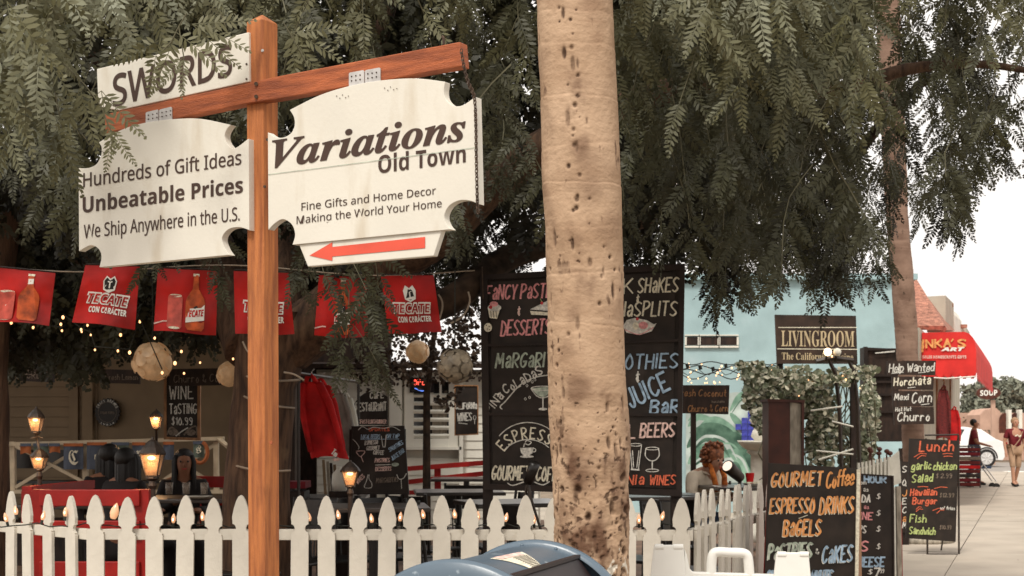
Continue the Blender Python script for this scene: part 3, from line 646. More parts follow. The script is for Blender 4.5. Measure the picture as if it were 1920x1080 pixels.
fartree('low dark tree behind the white car', 1836, 785, 70, 1.4, 1.3, 5)
# ============================================================ SIGNPOST
def Ysp(px): return 1/(.2506*(1+2.5e-4*(px-700)))        # depth of the sign arm under photo column px
PS = Plane(150, Ysp(150), 897, Ysp(897))
spx = PS.at(497, 400, -.05)
sp = thing('signpost', 'reddish stained wooden signpost with a long cross arm behind the white fence boards in front', 'signpost', (spx.x, spx.y, 0))
sp['label'] = 'reddish brown stained wooden signpost with a long cross arm carrying the shop boards'
R_ = Matrix((PS.x, -PS.n, Vector((0, 0, 1)))).transposed()
pw = .066; ztop = P(0, 42, spx.y).z
pm_ = MB(); c = Vector((spx.x, spx.y, 0)); lean = PS.x*-.012
def prow(z, k=1.0): return [c+lean*(z/2.7)+R_ @ Vector((a*pw/2*k, b*pw/2*k, 0))+Vector((0, 0, z)) for a, b in ((-1, -1), (1, -1), (1, 1), (-1, 1))]
zs = [0, .6, 1.2, 1.6, 2.0, 2.4, ztop]; vs = []
for z in zs: vs += prow(z)
vs.append(c+lean+Vector((0, 0, ztop+.026)))
fs = [(4*i+j, 4*i+(j+1) % 4, 4*i+4+(j+1) % 4, 4*i+4+j) for i in range(len(zs)-1) for j in range(4)]+[(4*(len(zs)-1)+j, 4*(len(zs)-1)+(j+1) % 4, 4*len(zs)) for j in range(4)]
pm_.add(vs, fs).build('post', 'stain', sp, bevel=.003)
PB = PS
m_ = MB(); PS.slab(m_, [(196, 214), (467, 155), (524, 142), (862, 78), (866, 124), (528, 184), (467, 193), (197, 250)][::-1], .038, .0); m_.build('cross_arm', 'stainx', sp, bevel=.003)
bo = MB()
for x, y in ((480, 157), (480, 181)): bo.tube([PS.at(x, y, .0), PS.at(x, y, .006)], .006, 8)
bo.build('bolt', 'rust', sp)
for i, (x, y) in enumerate(((493, 95), (502, 262), (497, 350), (509, 830))):
    a = PS.at(x, y, -.018); MB().tube([a+PS.n*.000, a+PS.n*.004], .0045 if i < 3 else .006, 7).build('nail_head' if i < 3 else 'wood_knot', 'zinc' if i < 1 else 'stainx' if i == 3 else 'rust', sp)
hk = MB().tube([PS.at(832, 84, -.02), PS.at(832, 72, -.02), PS.at(829, 68, -.02)], .004, 6).build('screw_hook', 'rust', sp)
def bracket(x0, y0, x1, y1, sl):
    xm = (x0+x1)/2; h = y1-y0; m_ = MB()
    for a, b in ((x0, xm-.8), (xm+.8, x1)):
        ya = y0+(a-x0)*sl; yb = y0+(b-x0)*sl
        PS.slab(m_, [(a, ya+2), (a+2, ya), (b-2, yb), (b, yb+2), (b, yb+h), (a, ya+h)][::-1], .003, .004)
    o = m_.build('hinge_plate', 'zinc', sp); s_ = MB()
    for a in (x0+5, x0+13, x0+21, xm+6, xm+14, xm+22):
        for k in (.3, .62): s_.tube([PS.at(a, y0+(a-x0)*sl+h*k, .004), PS.at(a, y0+(a-x0)*sl+h*k, .006)], .0022, 6)
    s_.build('screw', 'rust', o)
bracket(654, 136, 713, 162, -.16); bracket(273, 210, 322, 233, -.2)
# chain down the right end
ch = thing('chain', 'rusty thin chain hanging from the right end of the sign arm', 'chain', tuple(PS.at(866, 110, .01)))
pts = spline([(864, 90), (870, 125), (878, 155), (889, 182), (892, 230), (893, 300), (895, 380), (897, 400)], 12)
Lc = MB(); acc = 0; side = 0; prev = pts[0]
for p_ in pts[1:]:
    acc += math.hypot(p_[0]-prev[0], p_[1]-prev[1]); prev = p_
    if acc >= 4.0:
        acc = 0; side ^= 1; c0 = PS.at(p_[0], p_[1], .012); r = []
        for k in range(9):
            t = 2*math.pi*k/8; q_ = (PS.x if side else PS.n)*math.cos(t)*.0042+Vector((0, 0, math.sin(t)*.0075)); r.append(c0+q_)
        Lc.tube(r, .0015, 4, False)
ch2 = Lc.build('links', 'rust', ch)

def plaque(name, label, outline, thick=.03, off=0, pl=None, m='signwhite', cat='sign board'):
    pl = pl or PS; n = len(outline); c = pl.at(sum(p[0] for p in outline)/n, sum(p[1] for p in outline)/n, off)
    t = thing(name, label, cat, tuple(c)); mb = MB(); pl.slab(mb, outline, thick, off); mb.build('board', m, t, bevel=.0025); return t
def smooth_out(parts):
    """each part is a list of points; parts starting with '~' are splined"""
    o = []
    for p in parts:
        q = spline(p[1:], 5) if p[0] == '~' else p
        for a in q:
            if not o or math.hypot(a[0]-o[-1][0], a[1]-o[-1][1]) > .8: o.append(a)
    return o
OR = smooth_out([['~', (502, 248), (514, 256), (530, 258), (545, 250), (552, 236), (551, 220), (543, 206)], ['~', (543, 206), (600, 178), (660, 160), (720, 150), (780, 147), (834, 153)],
 ['~', (834, 155), (832, 172), (836, 187), (850, 198), (868, 197), (890, 182)], [(893, 182), (898, 383)], ['~', (896, 382), (880, 376), (860, 376), (842, 386), (833, 404), (837, 420), (845, 430)],
 [(845, 430), (548, 459)], ['~', (548, 459), (553, 440), (547, 421), (531, 411), (516, 418), (503, 431)]])
vb = plaque('shop_sign', 'large white scooped plaque reading Variations Old Town right of the post', OR[::-1], .026, .006)
q = Paint(PS, vb, .0075)
q.font('Variations', 511, 314, 872, 262, 50, 'signink', 'sbi', .012); q.font('Old Town', 709, 325, 873, 304, 33, 'signink', 'bold', .0)
q.font('Fine Gifts and Home Decor', 565, 395, 817, 364, 14.5, 'signink', 'sans', .003); q.font('Making the World Your Home', 556, 420, 828, 388, 14.5, 'signink', 'sans', .003)
q.stroke([(503, 327), (600, 315), (896, 276)], 1.1, 'ch_sage')
for x, y in ((631, 180), (637, 184), (642, 178), (648, 183), (653, 180), (721, 165), (727, 169), (732, 163), (738, 168), (744, 166)): q.oval(x, y, 1.1, 1.1, 'rust', 6)
q.done()
OL = smooth_out([['~', (147, 315), (164, 315), (180, 308), (189, 292), (190, 276), (185, 267)], ['~', (185, 267), (207, 254), (241, 238), (289, 227), (347, 222), (385, 224), (432, 234)],
 ['~', (432, 234), (424, 244), (421, 257), (427, 271), (440, 278), (464, 261)], [(466, 260), (467, 432)], ['~', (466, 431), (448, 426), (428, 430), (416, 446), (421, 465), (430, 478)],
 [(430, 478), (186, 501)], ['~', (186, 501), (190, 481), (184, 466), (169, 460), (148, 471)]])
lb = plaque('shop_sign', 'white scooped plaque advertising gift ideas and unbeatable prices left of the post', OL[::-1], .026, .006)
q = Paint(PS, lb, .0075)
q.font('Hundreds of Gift Ideas', 156, 351, 452, 308, 26, 'signink', 'sans', .010); q.font('Unbeatable Prices', 155, 399, 455, 361, 29, 'signink', 'bold', .006)
q.font('We Ship Anywhere in the U.S.', 157, 447, 449, 413, 25, 'signink', 'sans', .008); q.done()
sb_ = plaque('shop_sign', 'narrow white board reading SWORDS on top of the left arm', [(181, 129), (466, 60), (467, 153), (222, 207), (184, 200)][::-1], .015, -.008)
q = Paint(PS, sb_, -.0065); q.font('SWORDS', 212, 199, 434, 140, 57, 'signink', 'sans', .018)
for y in (95, 120, 148): q.oval(462, y, 2, 2.2, 'rust', 7)
q.done()
ab = plaque('arrow_board', 'small white board with a red arrow pointing left under the Variations plaque', [(560, 458), (829, 430), (813, 480), (577, 500)][::-1], .02, .0)
q = Paint(PS, ab, .0015); q.fill([(580, 479), (623, 454), (623, 463), (797, 444), (797, 465), (623, 481), (623, 489)][::-1], 'redarrow'); q.done()

# ============================================================ FOREGROUND PALM
def upsample(a, m, n):
    """smooth enlargement, periodic round the trunk"""
    a = np.concatenate([a, a[:, :1]], 1); xi = np.linspace(0, a.shape[1]-1, n, endpoint=False); yi = np.linspace(0, a.shape[0]-1, m)
    x0 = xi.astype(int); fx_ = xi-x0; b = a[:, x0]*(1-fx_)+a[:, np.minimum(x0+1, a.shape[1]-1)]*fx_
    y0 = yi.astype(int); fy = (yi-y0)[:, None]; return b[y0]*(1-fy)+b[np.minimum(y0+1, a.shape[0]-1)]*fy
def trunk_mesh(path, rad, n, m, mname, name, parent, amp=.006, pits=0, paint=False, ringstep=.16, seed=1, marks=()):
    """path: list of (x,y,z); rad: matching radii; a dented, ringed trunk as one skin"""
    path = np.array(path, float); rad = np.array(rad, float); z0, z1 = path[0, 2], path[-1, 2]
    Z = np.linspace(z0, z1, m); X = np.interp(Z, path[:, 2], path[:, 0]); Y = np.interp(Z, path[:, 2], path[:, 1]); Rr = np.interp(Z, path[:, 2], rad)
    k = np.array([.25, .5, .25])
    T = np.linspace(0, 2*np.pi, n, endpoint=False); g_ = np.random.default_rng(seed)
    r = np.repeat(Rr[:, None], n, 1); pit = np.zeros((m, n)); pa_ = np.zeros((m, n))
    ph = g_.uniform(0, 6, 8)
    zz = Z[:, None]+.005*np.sin(T*2+ph[0])[None, :]+.002*np.sin(T*7+ph[1])[None, :]+.003*np.sin(Z*9)[:, None]*np.sin(T*3+ph[4])[None, :]
    ring = np.zeros_like(zz); zr = z0
    while zr < z1:
        w = g_.uniform(.003, .008); tilt = g_.uniform(-.014, .014); st_ = g_.uniform(.35, 1.0)
        d = zz-(zr+tilt*np.cos(T+ph[2])[None, :]); ring += st_*(np.where(d < 0, np.exp(d/.05)*.5, np.exp(-(d/w)**2)*.5)-.45*np.exp(-((d-.006)/w)**2))
        zr += ringstep*g_.uniform(.7, 1.3)
    r += ring*amp*.7
    for i in range(5):
        r += amp*.8*np.sin(T*(i+1)+ph[i]+Z[:, None]*(3+i*4)+np.sin(Z*7+i)[:, None])*(.5/(i+1))
    for i in range(pits):
        low = g_.random() < .72
        zc = (z0+(z1-z0)*g_.random()**1.0*.56) if low else g_.uniform(z0, z1)
        tc = g_.uniform(0, 2*np.pi)
        if zc > z0+(z1-z0)*.58: tc = 4.5+g_.normal()*.16
        el = g_.random() < .35; sz = g_.uniform(.0035, .009)*(1.5 if zc < z0+(z1-z0)*.3 else 1); sv = sz*(g_.uniform(1.8, 4.0) if el else 1.1)
        i0, i1 = np.searchsorted(Z, [zc-4*sv, zc+4*sv])
        if i1 <= i0: continue
        dt = (T-tc+np.pi) % (2*np.pi)-np.pi; e = np.exp(-((dt[None, :]*Rr[i0:i1, None]/sz)**2+((Z[i0:i1, None]-zc)/sv)**2)**1.3)
        r[i0:i1] -= e*sz*1.1; pit[i0:i1] = np.maximum(pit[i0:i1], np.clip((e-.2)*2.0, 0, .95)*g_.uniform(.5, 1))
    stn = np.zeros((m, n)); rough = np.zeros((m, n))
    if marks:
        cxs = 960+X/Y*F; hw = Rr/Y*F; PY = HY-(Z-CZ)/Y*F
        U = cxs[:, None]+hw[:, None]*np.cos(T)[None, :]; fr = (np.sin(T) < .1)[None, :]
        nz1 = np.array([[noise.fractal(Vector((math.cos(t)*1.6, math.sin(t)*1.6, z*6)), 1, 2, 4) for t in T[::4]] for z in Z[::4]])
        nz1 = upsample(nz1, m, n)
        nz2 = np.array([[noise.noise(Vector((math.cos(t)*8.2+3, math.sin(t)*8.2, z*60))) for t in T[::2]] for z in Z[::2]])
        nz2 = upsample(nz2, m, n)
        for mx_, my_, sx_, sy_, am, gr in marks:
            e = np.exp(-(((U-mx_)/sx_)**2+((PY[:, None]-my_)/sy_)**2))*fr*am*.62
            stn += e*np.clip(.55+nz1*1.2+(nz2*1.3 if gr else 0), 0, 1.2)
            if gr: rough = np.maximum(rough, e)
        low = np.clip((PY[:, None]-700)/230, 0, 1)*np.ones((1, n))
        rough = np.maximum(rough*.95, low)
        stn += low*np.clip(.10+nz1*.9, 0, .6)
        stn += np.clip(nz1-.1, 0, 1)*.45*np.ones((m, n)); stn += np.clip(-ring, 0, 1)*.35*np.clip(.4+nz2*1.5, 0, 1)
        nz2 = nz2+.35*np.sin(nz1*40+PY[:, None]*.35)*.3; hol = np.clip((nz2-(.56-.28*rough))/.09, 0, 1)*np.clip(rough*6-.5, 0, 1)
        r -= hol*.0042; pit = np.maximum(pit, hol*.8)
        r += low*nz1*.010+low*nz2*.0025+nz1*.0025
    if paint:
        nz = np.array([[noise.noise(Vector((math.cos(t)*Rr[0]*14, math.sin(t)*Rr[0]*22, z*13)))+.5*noise.noise(Vector((math.cos(t)*9, math.sin(t)*9, z*50))) for t in T[::2]] for z in Z[::2]])
        nz = upsample(nz, m, n)
        dt = (T-5.45+np.pi) % (2*np.pi)-np.pi
        lim = 1.075-np.abs(dt[None, :])*.22
        pa_ = ((Z[:, None] < lim) & (nz > .05)).astype(float); r += pa_*.0015
    V = np.stack([X[:, None]+r*np.cos(T), Y[:, None]+r*np.sin(T), np.repeat(Z[:, None], n, 1)], -1).reshape(-1, 3)
    i = np.arange(m-1)[:, None]*n; j = np.arange(n)[None, :]; jn = (j+1) % n
    Fc = np.stack([i+j, i+jn, i+n+jn, i+n+j], -1).reshape(-1, 4)
    me = bpy.data.meshes.new(name); me.from_pydata((V-np.array(parent_base(parent))).tolist(), [], Fc.tolist()); me.materials.append(M[mname])
    for an, arr in (('pit', pit), ('paint', pa_), ('stain', np.clip(stn, 0, .95))):
        a = me.attributes.new(an, 'FLOAT', 'POINT'); a.data.foreach_set('value', arr.reshape(-1).astype(np.float32))
    me.shade_smooth(); o = bpy.data.objects.new(name, me); COL.objects.link(o); o.parent = parent; return o
def pathpx(rows, Y): # rows: (left px, right px, y px)
    p = []; r = []
    for l, rr, y in rows: c = P((l+rr)/2, y, Y); p.append((c.x, c.y, c.z)); r.append((rr-l)/2/F*Y*.99)
    return p, r
YP = 5.3
MARKS = [(1095, 105, 9, 8, .9, 0), (1078, 190, 20, 34, .75, 1), (1080, 225, 16, 14, .7, 1), (1075, 40, 34, 12, .35, 0), (1092, 290, 22, 26, .5, 0), (1070, 355, 30, 22, .35, 0), (1098, 385, 18, 20, .4, 0), (1098, 425, 10, 8, .6, 1),
 (1078, 480, 22, 30, .9, 1), (1095, 530, 18, 26, .7, 1), (1075, 600, 16, 14, .7, 0), (1085, 660, 26, 10, .35, 0), (1090, 720, 40, 16, .5, 0), (1060, 745, 40, 12, .5, 0), (1130, 745, 20, 16, .7, 1), (1070, 870, 8, 26, .8, 1), (1080, 905, 8, 22, .9, 0), (1120, 930, 10, 40, .7, 1),
 (1140, 890, 24, 30, .6, 1), (1090, 1000, 40, 30, .7, 1), (1130, 1020, 30, 24, .8, 1), (1160, 940, 12, 40, .6, 1), (1050, 950, 10, 20, .4, 1), (1168, 850, 8, 40, .6, 1)]
pp = thing('palm_tree', 'thick pale palm trunk with woodpecker holes and peeling white paint near the centre', 'palm tree', (P(1110, 0, YP).x, YP, 0))
p_, r_ = pathpx([(1042, 1186, 1400), (1041, 1184, 1200), (1040, 1181, 1080), (1037, 1180, 950), (1031, 1180, 860), (1026, 1174, 700), (1027, 1171, 600), (1025, 1170, 500), (1020, 1167, 380), (1013, 1161, 230), (1010, 1154, 130), (1005, 1148, 0), (1000, 1142, -150), (996, 1136, -300)], YP)
trunk_mesh(p_, r_, 220, 1000, 'palm', 'trunk', pp, .0050, 380, True, .15, 5, MARKS)
lo = MB().tube([(p_[0][0], YP, 0), p_[0]], [.17, r_[0]*.99], 40); lo.build('trunk_foot', 'palm', pp, smooth=True)
MB().tube([p_[-1], (p_[-1][0], YP, 5.6)], [r_[-1]*.99, .13], 24).build('trunk_top', 'palm', pp, smooth=True)

# ============================================================ MAILBOX
ax = Vector((.19, .56, 0)); Lx = ax.length; ax.normalize(); sx = Vector((ax.y, -ax.x, 0)); RB = .262
mbx = thing('mailbox', 'rounded blue street mailbox with a printed label on its curved top', 'mailbox', (-.02, 3.28, 0))
cA = Vector((-.125, 3.0, 1.225-RB)); cB = cA+ax*Lx
def arc(c, r, t0, t1, n): return [c+sx*(math.sin(t0+(t1-t0)*i/n)*r)+Vector((0, 0, math.cos(t0+(t1-t0)*i/n)*r)) for i in range(n+1)]
def shell(mb, c0, c1, r0, r1, t0, t1, n=40):
    a, b = arc(c0, r0, t0, t1, n), arc(c1, r1, t0, t1, n); mb.add(a+b, [(i, i+1, n+1+i+1, n+1+i) for i in range(n)])
H2 = math.pi/2; TD = math.radians(27)
bd = MB(); shell(bd, cA+ax*.035, cB-ax*.035, RB-.012, RB-.012, -H2, TD); shell(bd, cA+ax*.035, cB-ax*.035, RB-.014, RB-.014, math.radians(80), H2, 4)
for s_ in (-1, 1): bd.add([cA+sx*s_*(RB-.012)+ax*.035, cB+sx*s_*(RB-.012)-ax*.035, cB+sx*s_*(RB-.012)-ax*.035-Vector((0, 0, .8)), cA+sx*s_*(RB-.012)+ax*.035-Vector((0, 0, .8))], [(0, 1, 2, 3)])
bd.build('barrel', 'mailblue', mbx, smooth=True)
for c0, d in ((cA, 1), (cB, -1)):
    rim = MB(); prof = [(RB-.20, -.012), (RB-.05, -.010), (RB-.03, -.004), (RB-.008, .0), (RB, .008), (RB, .026), (RB-.006, .034), (RB-.013, .036)]
    k = 48; arcs = [arc(c0+ax*(z*d if d > 0 else -z), r, -H2, H2, k) for r, z in [(.001, -.014)]+prof]
    vs = [v for a in arcs for v in a]; rim.add(vs, [(i*(k+1)+j, i*(k+1)+j+1, (i+1)*(k+1)+j+1, (i+1)*(k+1)+j) for i in range(len(arcs)-1) for j in range(k)])
    rim.prism([c0+sx*RB, c0-sx*RB, c0-sx*RB-Vector((0, 0, .8)), c0+sx*RB-Vector((0, 0, .8))], ax*.03*d)
    rim.build('end_panel', 'mailblue', mbx, smooth=True)
a0, a1 = cA+sx*(RB-.012)*math.sin(TD)+Vector((0, 0, (RB-.012)*math.cos(TD)))+ax*.035, cB+sx*(RB-.012)*math.sin(TD)+Vector((0, 0, (RB-.012)*math.cos(TD)))-ax*.035
dn = Vector((0, 0, -.13))+sx*.10
MB().prism([a0, a1, a1+dn, a0+dn], -sx*.012+Vector((0, 0, -.008))).build('pull_down_door', 'mailin', mbx)
MB().bar(a0+Vector((0, 0, .003)), a1+Vector((0, 0, .003)), .014, .008).build('door_edge', 'mailin', mbx)
MB().bar(a0+dn*.9+sx*.03, a1+dn*.9+sx*.03, .02, .02).build('handle', 'mailblue', mbx)
def onb(u, t, off=.002): c = cA+ax*(.035+u*(Lx-.07)); return c+sx*math.sin(t)*(RB-.012+off)+Vector((0, 0, math.cos(t)*(RB-.012+off)))
def patch(name, m, corners, off, nn=10):
    v = []; fs = []
    for i in range(nn+1):
        for j in range(nn+1):
            s, t = i/nn, j/nn; A = [corners[0][k]*(1-s)+corners[1][k]*s for k in (0, 1)]; B = [corners[3][k]*(1-s)+corners[2][k]*s for k in (0, 1)]
            v.append(onb(A[0]*(1-t)+B[0]*t, A[1]*(1-t)+B[1]*t, off))
    for i in range(nn):
        for j in range(nn): q0 = i*(nn+1)+j; fs.append((q0, q0+1, q0+nn+2, q0+nn+1))
    return MB().add(v, fs).build(name, m, mbx)
lc = [(.60, -.34), (.80, -.02), (.42, .27), (.40, .18)]
def findut(px, py):
    best = None
    for i in range(81):
        for j in range(81):
            u, t = i/80, -1+j/80*1.5; c = onb(u, t); x = 960+F*c.x/c.y; y = HY-F*(c.z-CZ)/c.y; d_ = (x-px)**2+(y-py)**2
            if best is None or d_ < best[0]: best = (d_, u, t)
    return best[1:]
lc = [findut(918, 1047), findut(978, 1034), findut(1017, 1062), findut(1000, 1067)]
patch('printed_label', 'ch_c', lc, .0015)
def lerp2(a, b, t): return tuple(a[k]*(1-t)+b[k]*t for k in (0, 1))
patch('label_red_band', 'ch_pale', [lerp2(lc[0], lc[1], .08), lerp2(lc[0], lc[1], .9), lerp2(lerp2(lc[0], lc[1], .9), lc[2], .24), lerp2(lerp2(lc[0], lc[1], .08), lc[3], .24)], .0025)
ll = MB()
for i in range(9):
    t = .32+i*.07; a, b = lerp2(lerp2(lc[0], lc[1], .35+t*.1), lerp2(lc[3], lc[2], .2), t), lerp2(lc[1], lc[2], t)
    b = lerp2(a, b, .9); pts = [onb(*lerp2(a, b, k/6), .0028) for k in range(7)]; ll.tube(pts, .0007, 4)
ll.build('label_print', 'signink', mbx)
ri = MB()
for u, t in ((.03, -.35), (.03, .1), (.97, -.5), (.97, -.1), (.97, .25), (.5, -.62)): ri.ball(onb(u, t, .001), .005, 8)
ri.build('rivet', 'mailblue', mbx, smooth=True)
MB().box((-.02, 3.28, .5), (.46, .5, .7), Matrix.Rotation(az, 3, 'Z')).build('cabinet', 'mailblue', mbx)
for s_ in (-1, 1):
    for e in (0, 1): c = (cB if e else cA)+sx*s_*.2; MB().box((c.x, c.y, .08), (.05, .05, .22)).build('leg', 'mailblue', mbx)

# ============================================================ PICKET FENCE
def picket_mesh(w, h, rail=.0):
    hw = w/2; th = .018
    half = [(hw, 0), (hw, h-.215), (hw-.004, h-.205)]
    for i in range(7): t = math.radians(-80+160*i/6); half.append((hw+.004-.024*math.cos(t)*1.0, h-.178+.024*math.sin(t)))
    half += [(hw-.002, h-.150), (hw+.001, h-.118), (hw*.80, h-.070), (hw*.52, h-.030), (hw*.26, h-.008), (0, h)]
    pts = half+[(-x, z) for x, z in half[-2::-1]]
    m = MB().prism([(x, -th/2, z) for x, z in pts], (0, th, 0)).mesh('picket'); m.materials.append(M['white']); return m
FZ = .03; FY = 7.7; FH = 1.14-FZ
pm5 = picket_mesh(.094, FH)
def fence(name, label, cols, Y0, Y1, x0, x1, rails=True, group='white picket fence sections', me=pm5, rz=None, zo=None, railz=(.90, .38)):
    """cols: photo columns of picket centres; the fence line runs from column x0 at depth Y0 to column x1 at depth Y1"""
    A = Vector(((x0-960)/F*Y0, Y0, 0)); B = Vector(((x1-960)/F*Y1, Y1, 0)); d = (B-A).normalized(); a = math.atan2(d.y, d.x)
    pl = Plane(x0, Y0, x1, Y1); t = thing(name, label, 'fence', (A.x, A.y, FZ), group)
    out = []
    for cx in cols:
        p = pl.at(cx, 1000); h = random.uniform(-.012, .008)
        o = inst('picket', me, t, (p.x-A.x, p.y-A.y, h), a+random.uniform(-.02, .02)); o.rotation_euler = (random.uniform(-.012, .012), random.uniform(-.014, .014), a+random.uniform(-.04, .04)); out.append(p)
    nb = Vector((-d.y, d.x, 0))
    for z in railz: MB().bar(A+nb*.032+Vector((0, 0, z+FZ)), B+nb*.032+Vector((0, 0, z+FZ)), .04, .058).build('rail', 'white', t, bevel=.003)
    return t, out, nb
CL = [180.5, 235, 290, 343, 399.5, 453, 505, 560, 613.5, 670, 722.5, 775, 827, 878.5, 931, 981, 1033, 1086, 1138, 1173, 1224.5, 1274]
fence('picket_fence', 'long white picket fence section facing the street behind the signpost', CL, FY, FY-.08, 160, 1300)
xa = (160-960)/F*FY
fence('picket_fence', 'white picket fence section receding at the left edge', [137, 93, 55, 20, -14, -48, -82], 8.75, FY, -110, 158)
pm6 = picket_mesh(.088, FH+.02)
fr_cols = [1307, 1322.5, 1338, 1351.5, 1364.5, 1377, 1388.5, 1399, 1409.5, 1419.5, 1429, 1437.5, 1446, 1454]
fence('picket_fence', 'white picket fence section running back beside the seated woman', fr_cols, 7.62, 9.6, 1296, 1458, me=pm6)
# string of clear bulbs strung just behind the pickets
sl_ = thing('string_lights', 'string of small lit bulbs along the top rail of the street fence', 'string lights', (0, FY+.06, 1.03))
wp = []
for i in range(60):
    px = -20+i*22.5; wp.append(P(px, 985+3*math.sin(i*1.3)+2*math.sin(i*2.9), FY+.075))
MB().tube(wp, .0035, 4).build('wire', 'cord', sl_)
bulb_me = MB().lathe([(.001, .042), (.006, .034), (.0115, .020), (.013, .008), (.010, -.004), (.007, -.010)], n=10).mesh('bulb'); bulb_me.materials.append(M['fencebulb']); bulb_me.shade_smooth()
fil_me = MB().ball((0, 0, 0), .004, 6, (.8, .7, 1.8)).mesh('filament'); fil_me.materials.append(M['filament'])
sock_me = MB().tube([(0, 0, -.034), (0, 0, -.010)], .008, 8).mesh('socket'); sock_me.materials.append(M['cord'])
for px, py in ((12, 975), (80, 972), (122, 965), (580, 974), (635, 970), (697, 977), (750, 974), (794, 969), (853, 969), (896, 972), (948, 975), (1001, 978), (1198, 978), (1241, 972), (325, 977), (380, 973), (475, 970), (30, 962)):
    p = P(px, py, FY+.06); o = inst('bulb', bulb_me, sl_, tuple(p-sl_.location), random.uniform(0, 3)); o.rotation_euler = (random.uniform(-.25, .25), random.uniform(-.25, .25), 0)
    s_ = inst('socket', sock_me, o, (0, 0, 0)); f_ = inst('filament', fil_me, o, (0, -.0118, .010))
p = P(213, 967, FY+.02); o = inst('bulb', bulb_me, sl_, tuple(p-sl_.location)); o.scale = (1.9, 1.9, 1.7); o.rotation_euler = (0, .25, 0)

# ============================================================ WHITE PLASTIC BARRICADE
bc = thing('barricade', 'white moulded plastic folding barricade with a carrying handle in front of the fence', 'barricade', (P(1365, 0, 6).x, 6, .03))
pb_ = Plane(1200, 6.0, 1540, 6.0)
def rr(x0, y0, x1, y1, r, n=5):
    o = []
    for cx, cy, a in ((x1-r, y0+r, -90), (x1-r, y1-r, 0), (x0+r, y1-r, 90), (x0+r, y0+r, 180)):
        o += [(cx+r*math.cos(math.radians(a+90*i/n)), cy+r*math.sin(math.radians(a+90*i/n))) for i in range(n+1)]
    return o
def legpanel(tx0, tx1, ty, knobs):
    m_ = MB(); w = (tx1-tx0)
    o_ = [(tx0+3, ty), (tx1-3, ty), (tx1, ty+4), (tx1+5, ty+60), (tx1+22, 1440), (tx0-22, 1440), (tx0-6, ty+60), (tx0, ty+4)]
    pb_.slab(m_, o_, .022, .02); pb_.slab(m_, [(x, y+1) for x, y in o_], .022, -.04)
    m_.build('leg_panel', 'plastic', bc, bevel=.006)
    for a, b in knobs:
        k = MB().tube([pb_.at(a, ty+3.5, .012), pb_.at(b, ty+3.5, .012)], .013, 12); k.build('hinge_knuckle', 'plastic', bc, bevel=.003)
    MB().tube([pb_.at(tx0+2, ty+5, -.01), pb_.at(tx1-2, ty+5, -.01)], .011, 8).build('hinge_pin', 'plastic', bc)
legpanel(1226, 1282, 1022, ((1227, 1244), (1262, 1281))); legpanel(1456, 1517, 1036, ((1457, 1474), (1499, 1516)))
m_ = MB(); pb_.slab(m_, [(1284, 1030), (1288, 1040), (1293, 1066), (1300, 1073), (1456, 1078), (1456, 1160), (1278, 1160)], .045, 0); m_.build('cross_board', 'plastic', bc, bevel=.005)
sh = spline([(1334, 1085), (1334, 1058), (1337, 1040), (1346, 1035), (1368, 1036), (1392, 1037), (1401, 1043), (1404, 1060), (1406, 1088)], 6)
MB().tube([pb_.at(x, y, -.02) for x, y in sh], .021, 14).build('carry_handle', 'plastic', bc, smooth=True)
# ============================================================ MENU BOARDS
def menuboard(name, label, quad, Yl, Yr, frame=4, m='board', fm='boardframe', thick=.03, cat='menu board'):
    """quad: TL TR BR BL in photo pixels on a vertical plane"""
    (x0, y0), (x1, y1), (x2, y2), (x3, y3) = quad; pl = Plane((x0+x3)/2, Yl, (x1+x2)/2, Yr)
    c = pl.at((x0+x1+x2+x3)/4, (y0+y1+y2+y3)/4); t = thing(name, label, cat, tuple(c))
    mb = MB(); pl.slab(mb, quad[::-1], thick); mb.build('panel', m, t)
    if frame:
        cx, cy = (x0+x1+x2+x3)/4, (y0+y1+y2+y3)/4
        def inn(p): dx, dy = cx-p[0], cy-p[1]; return (p[0]+math.copysign(frame, dx), p[1]+math.copysign(frame, dy))
        fb = MB(); qs = list(quad); ii = [inn(p) for p in qs]
        for i in range(4): j = (i+1) % 4; pl.slab(fb, [qs[i], ii[i], ii[j], qs[j]], thick+.012, .010)
        fb.build('frame', fm, t)
    return t, pl, Paint(pl, t, .004)
YB = 9.5
pl = Plane(902, 9.62, 1281, 9.38); t = thing('menu_board', 'huge dark menu board of six chalk panels behind the palm trunk', 'menu board', tuple(pl.at(1090, 710)))
BQ = [(900, 515), (1284, 494), (1277, 931), (906, 918)]
def bq(u, v): 
    a = [BQ[0][k]*(1-u)+BQ[1][k]*u for k in (0, 1)]; b = [BQ[3][k]*(1-u)+BQ[2][k]*u for k in (0, 1)]; return (a[0]*(1-v)+b[0]*v, a[1]*(1-v)+b[1]*v)
m_ = MB(); pl.slab(m_, [bq(0, 0), bq(0, 1), bq(1, 1), bq(1, 0)], .03, -.01); m_.build('backing', 'board', t)
for i in range(2):
    for j in range(3):
        u0, u1 = (.05, .49) if i == 0 else (.51, .955); v0, v1 = (.035, .335, .655)[j], (.322, .642, .965)[j]
        m_ = MB(); pl.slab(m_, [bq(u0, v0), bq(u0, v1), bq(u1, v1), bq(u1, v0)], .008, .0); m_.build('panel', 'board', t)
fb = MB()
for a, b, c_, d in ((0, .035, 0, 1), (.975, 1, 0, 1), (.035, .975, 0, .025), (.035, .975, .972, 1), (.035, .975, .322, .335), (.035, .975, .642, .655), (.49, .51, .025, .972)):
    pl.slab(fb, [bq(a, c_), bq(a, d), bq(b, d), bq(b, c_)], .03, .012)
fb.build('frame', 'boardframe', t)
for px in (915, 1268): p = pl.at(px, 900, -.06); MB().box((p.x, p.y, .75), (.07, .07, 1.3)).build('post', 'boardframe', t)
q = Paint(pl, t, .003)
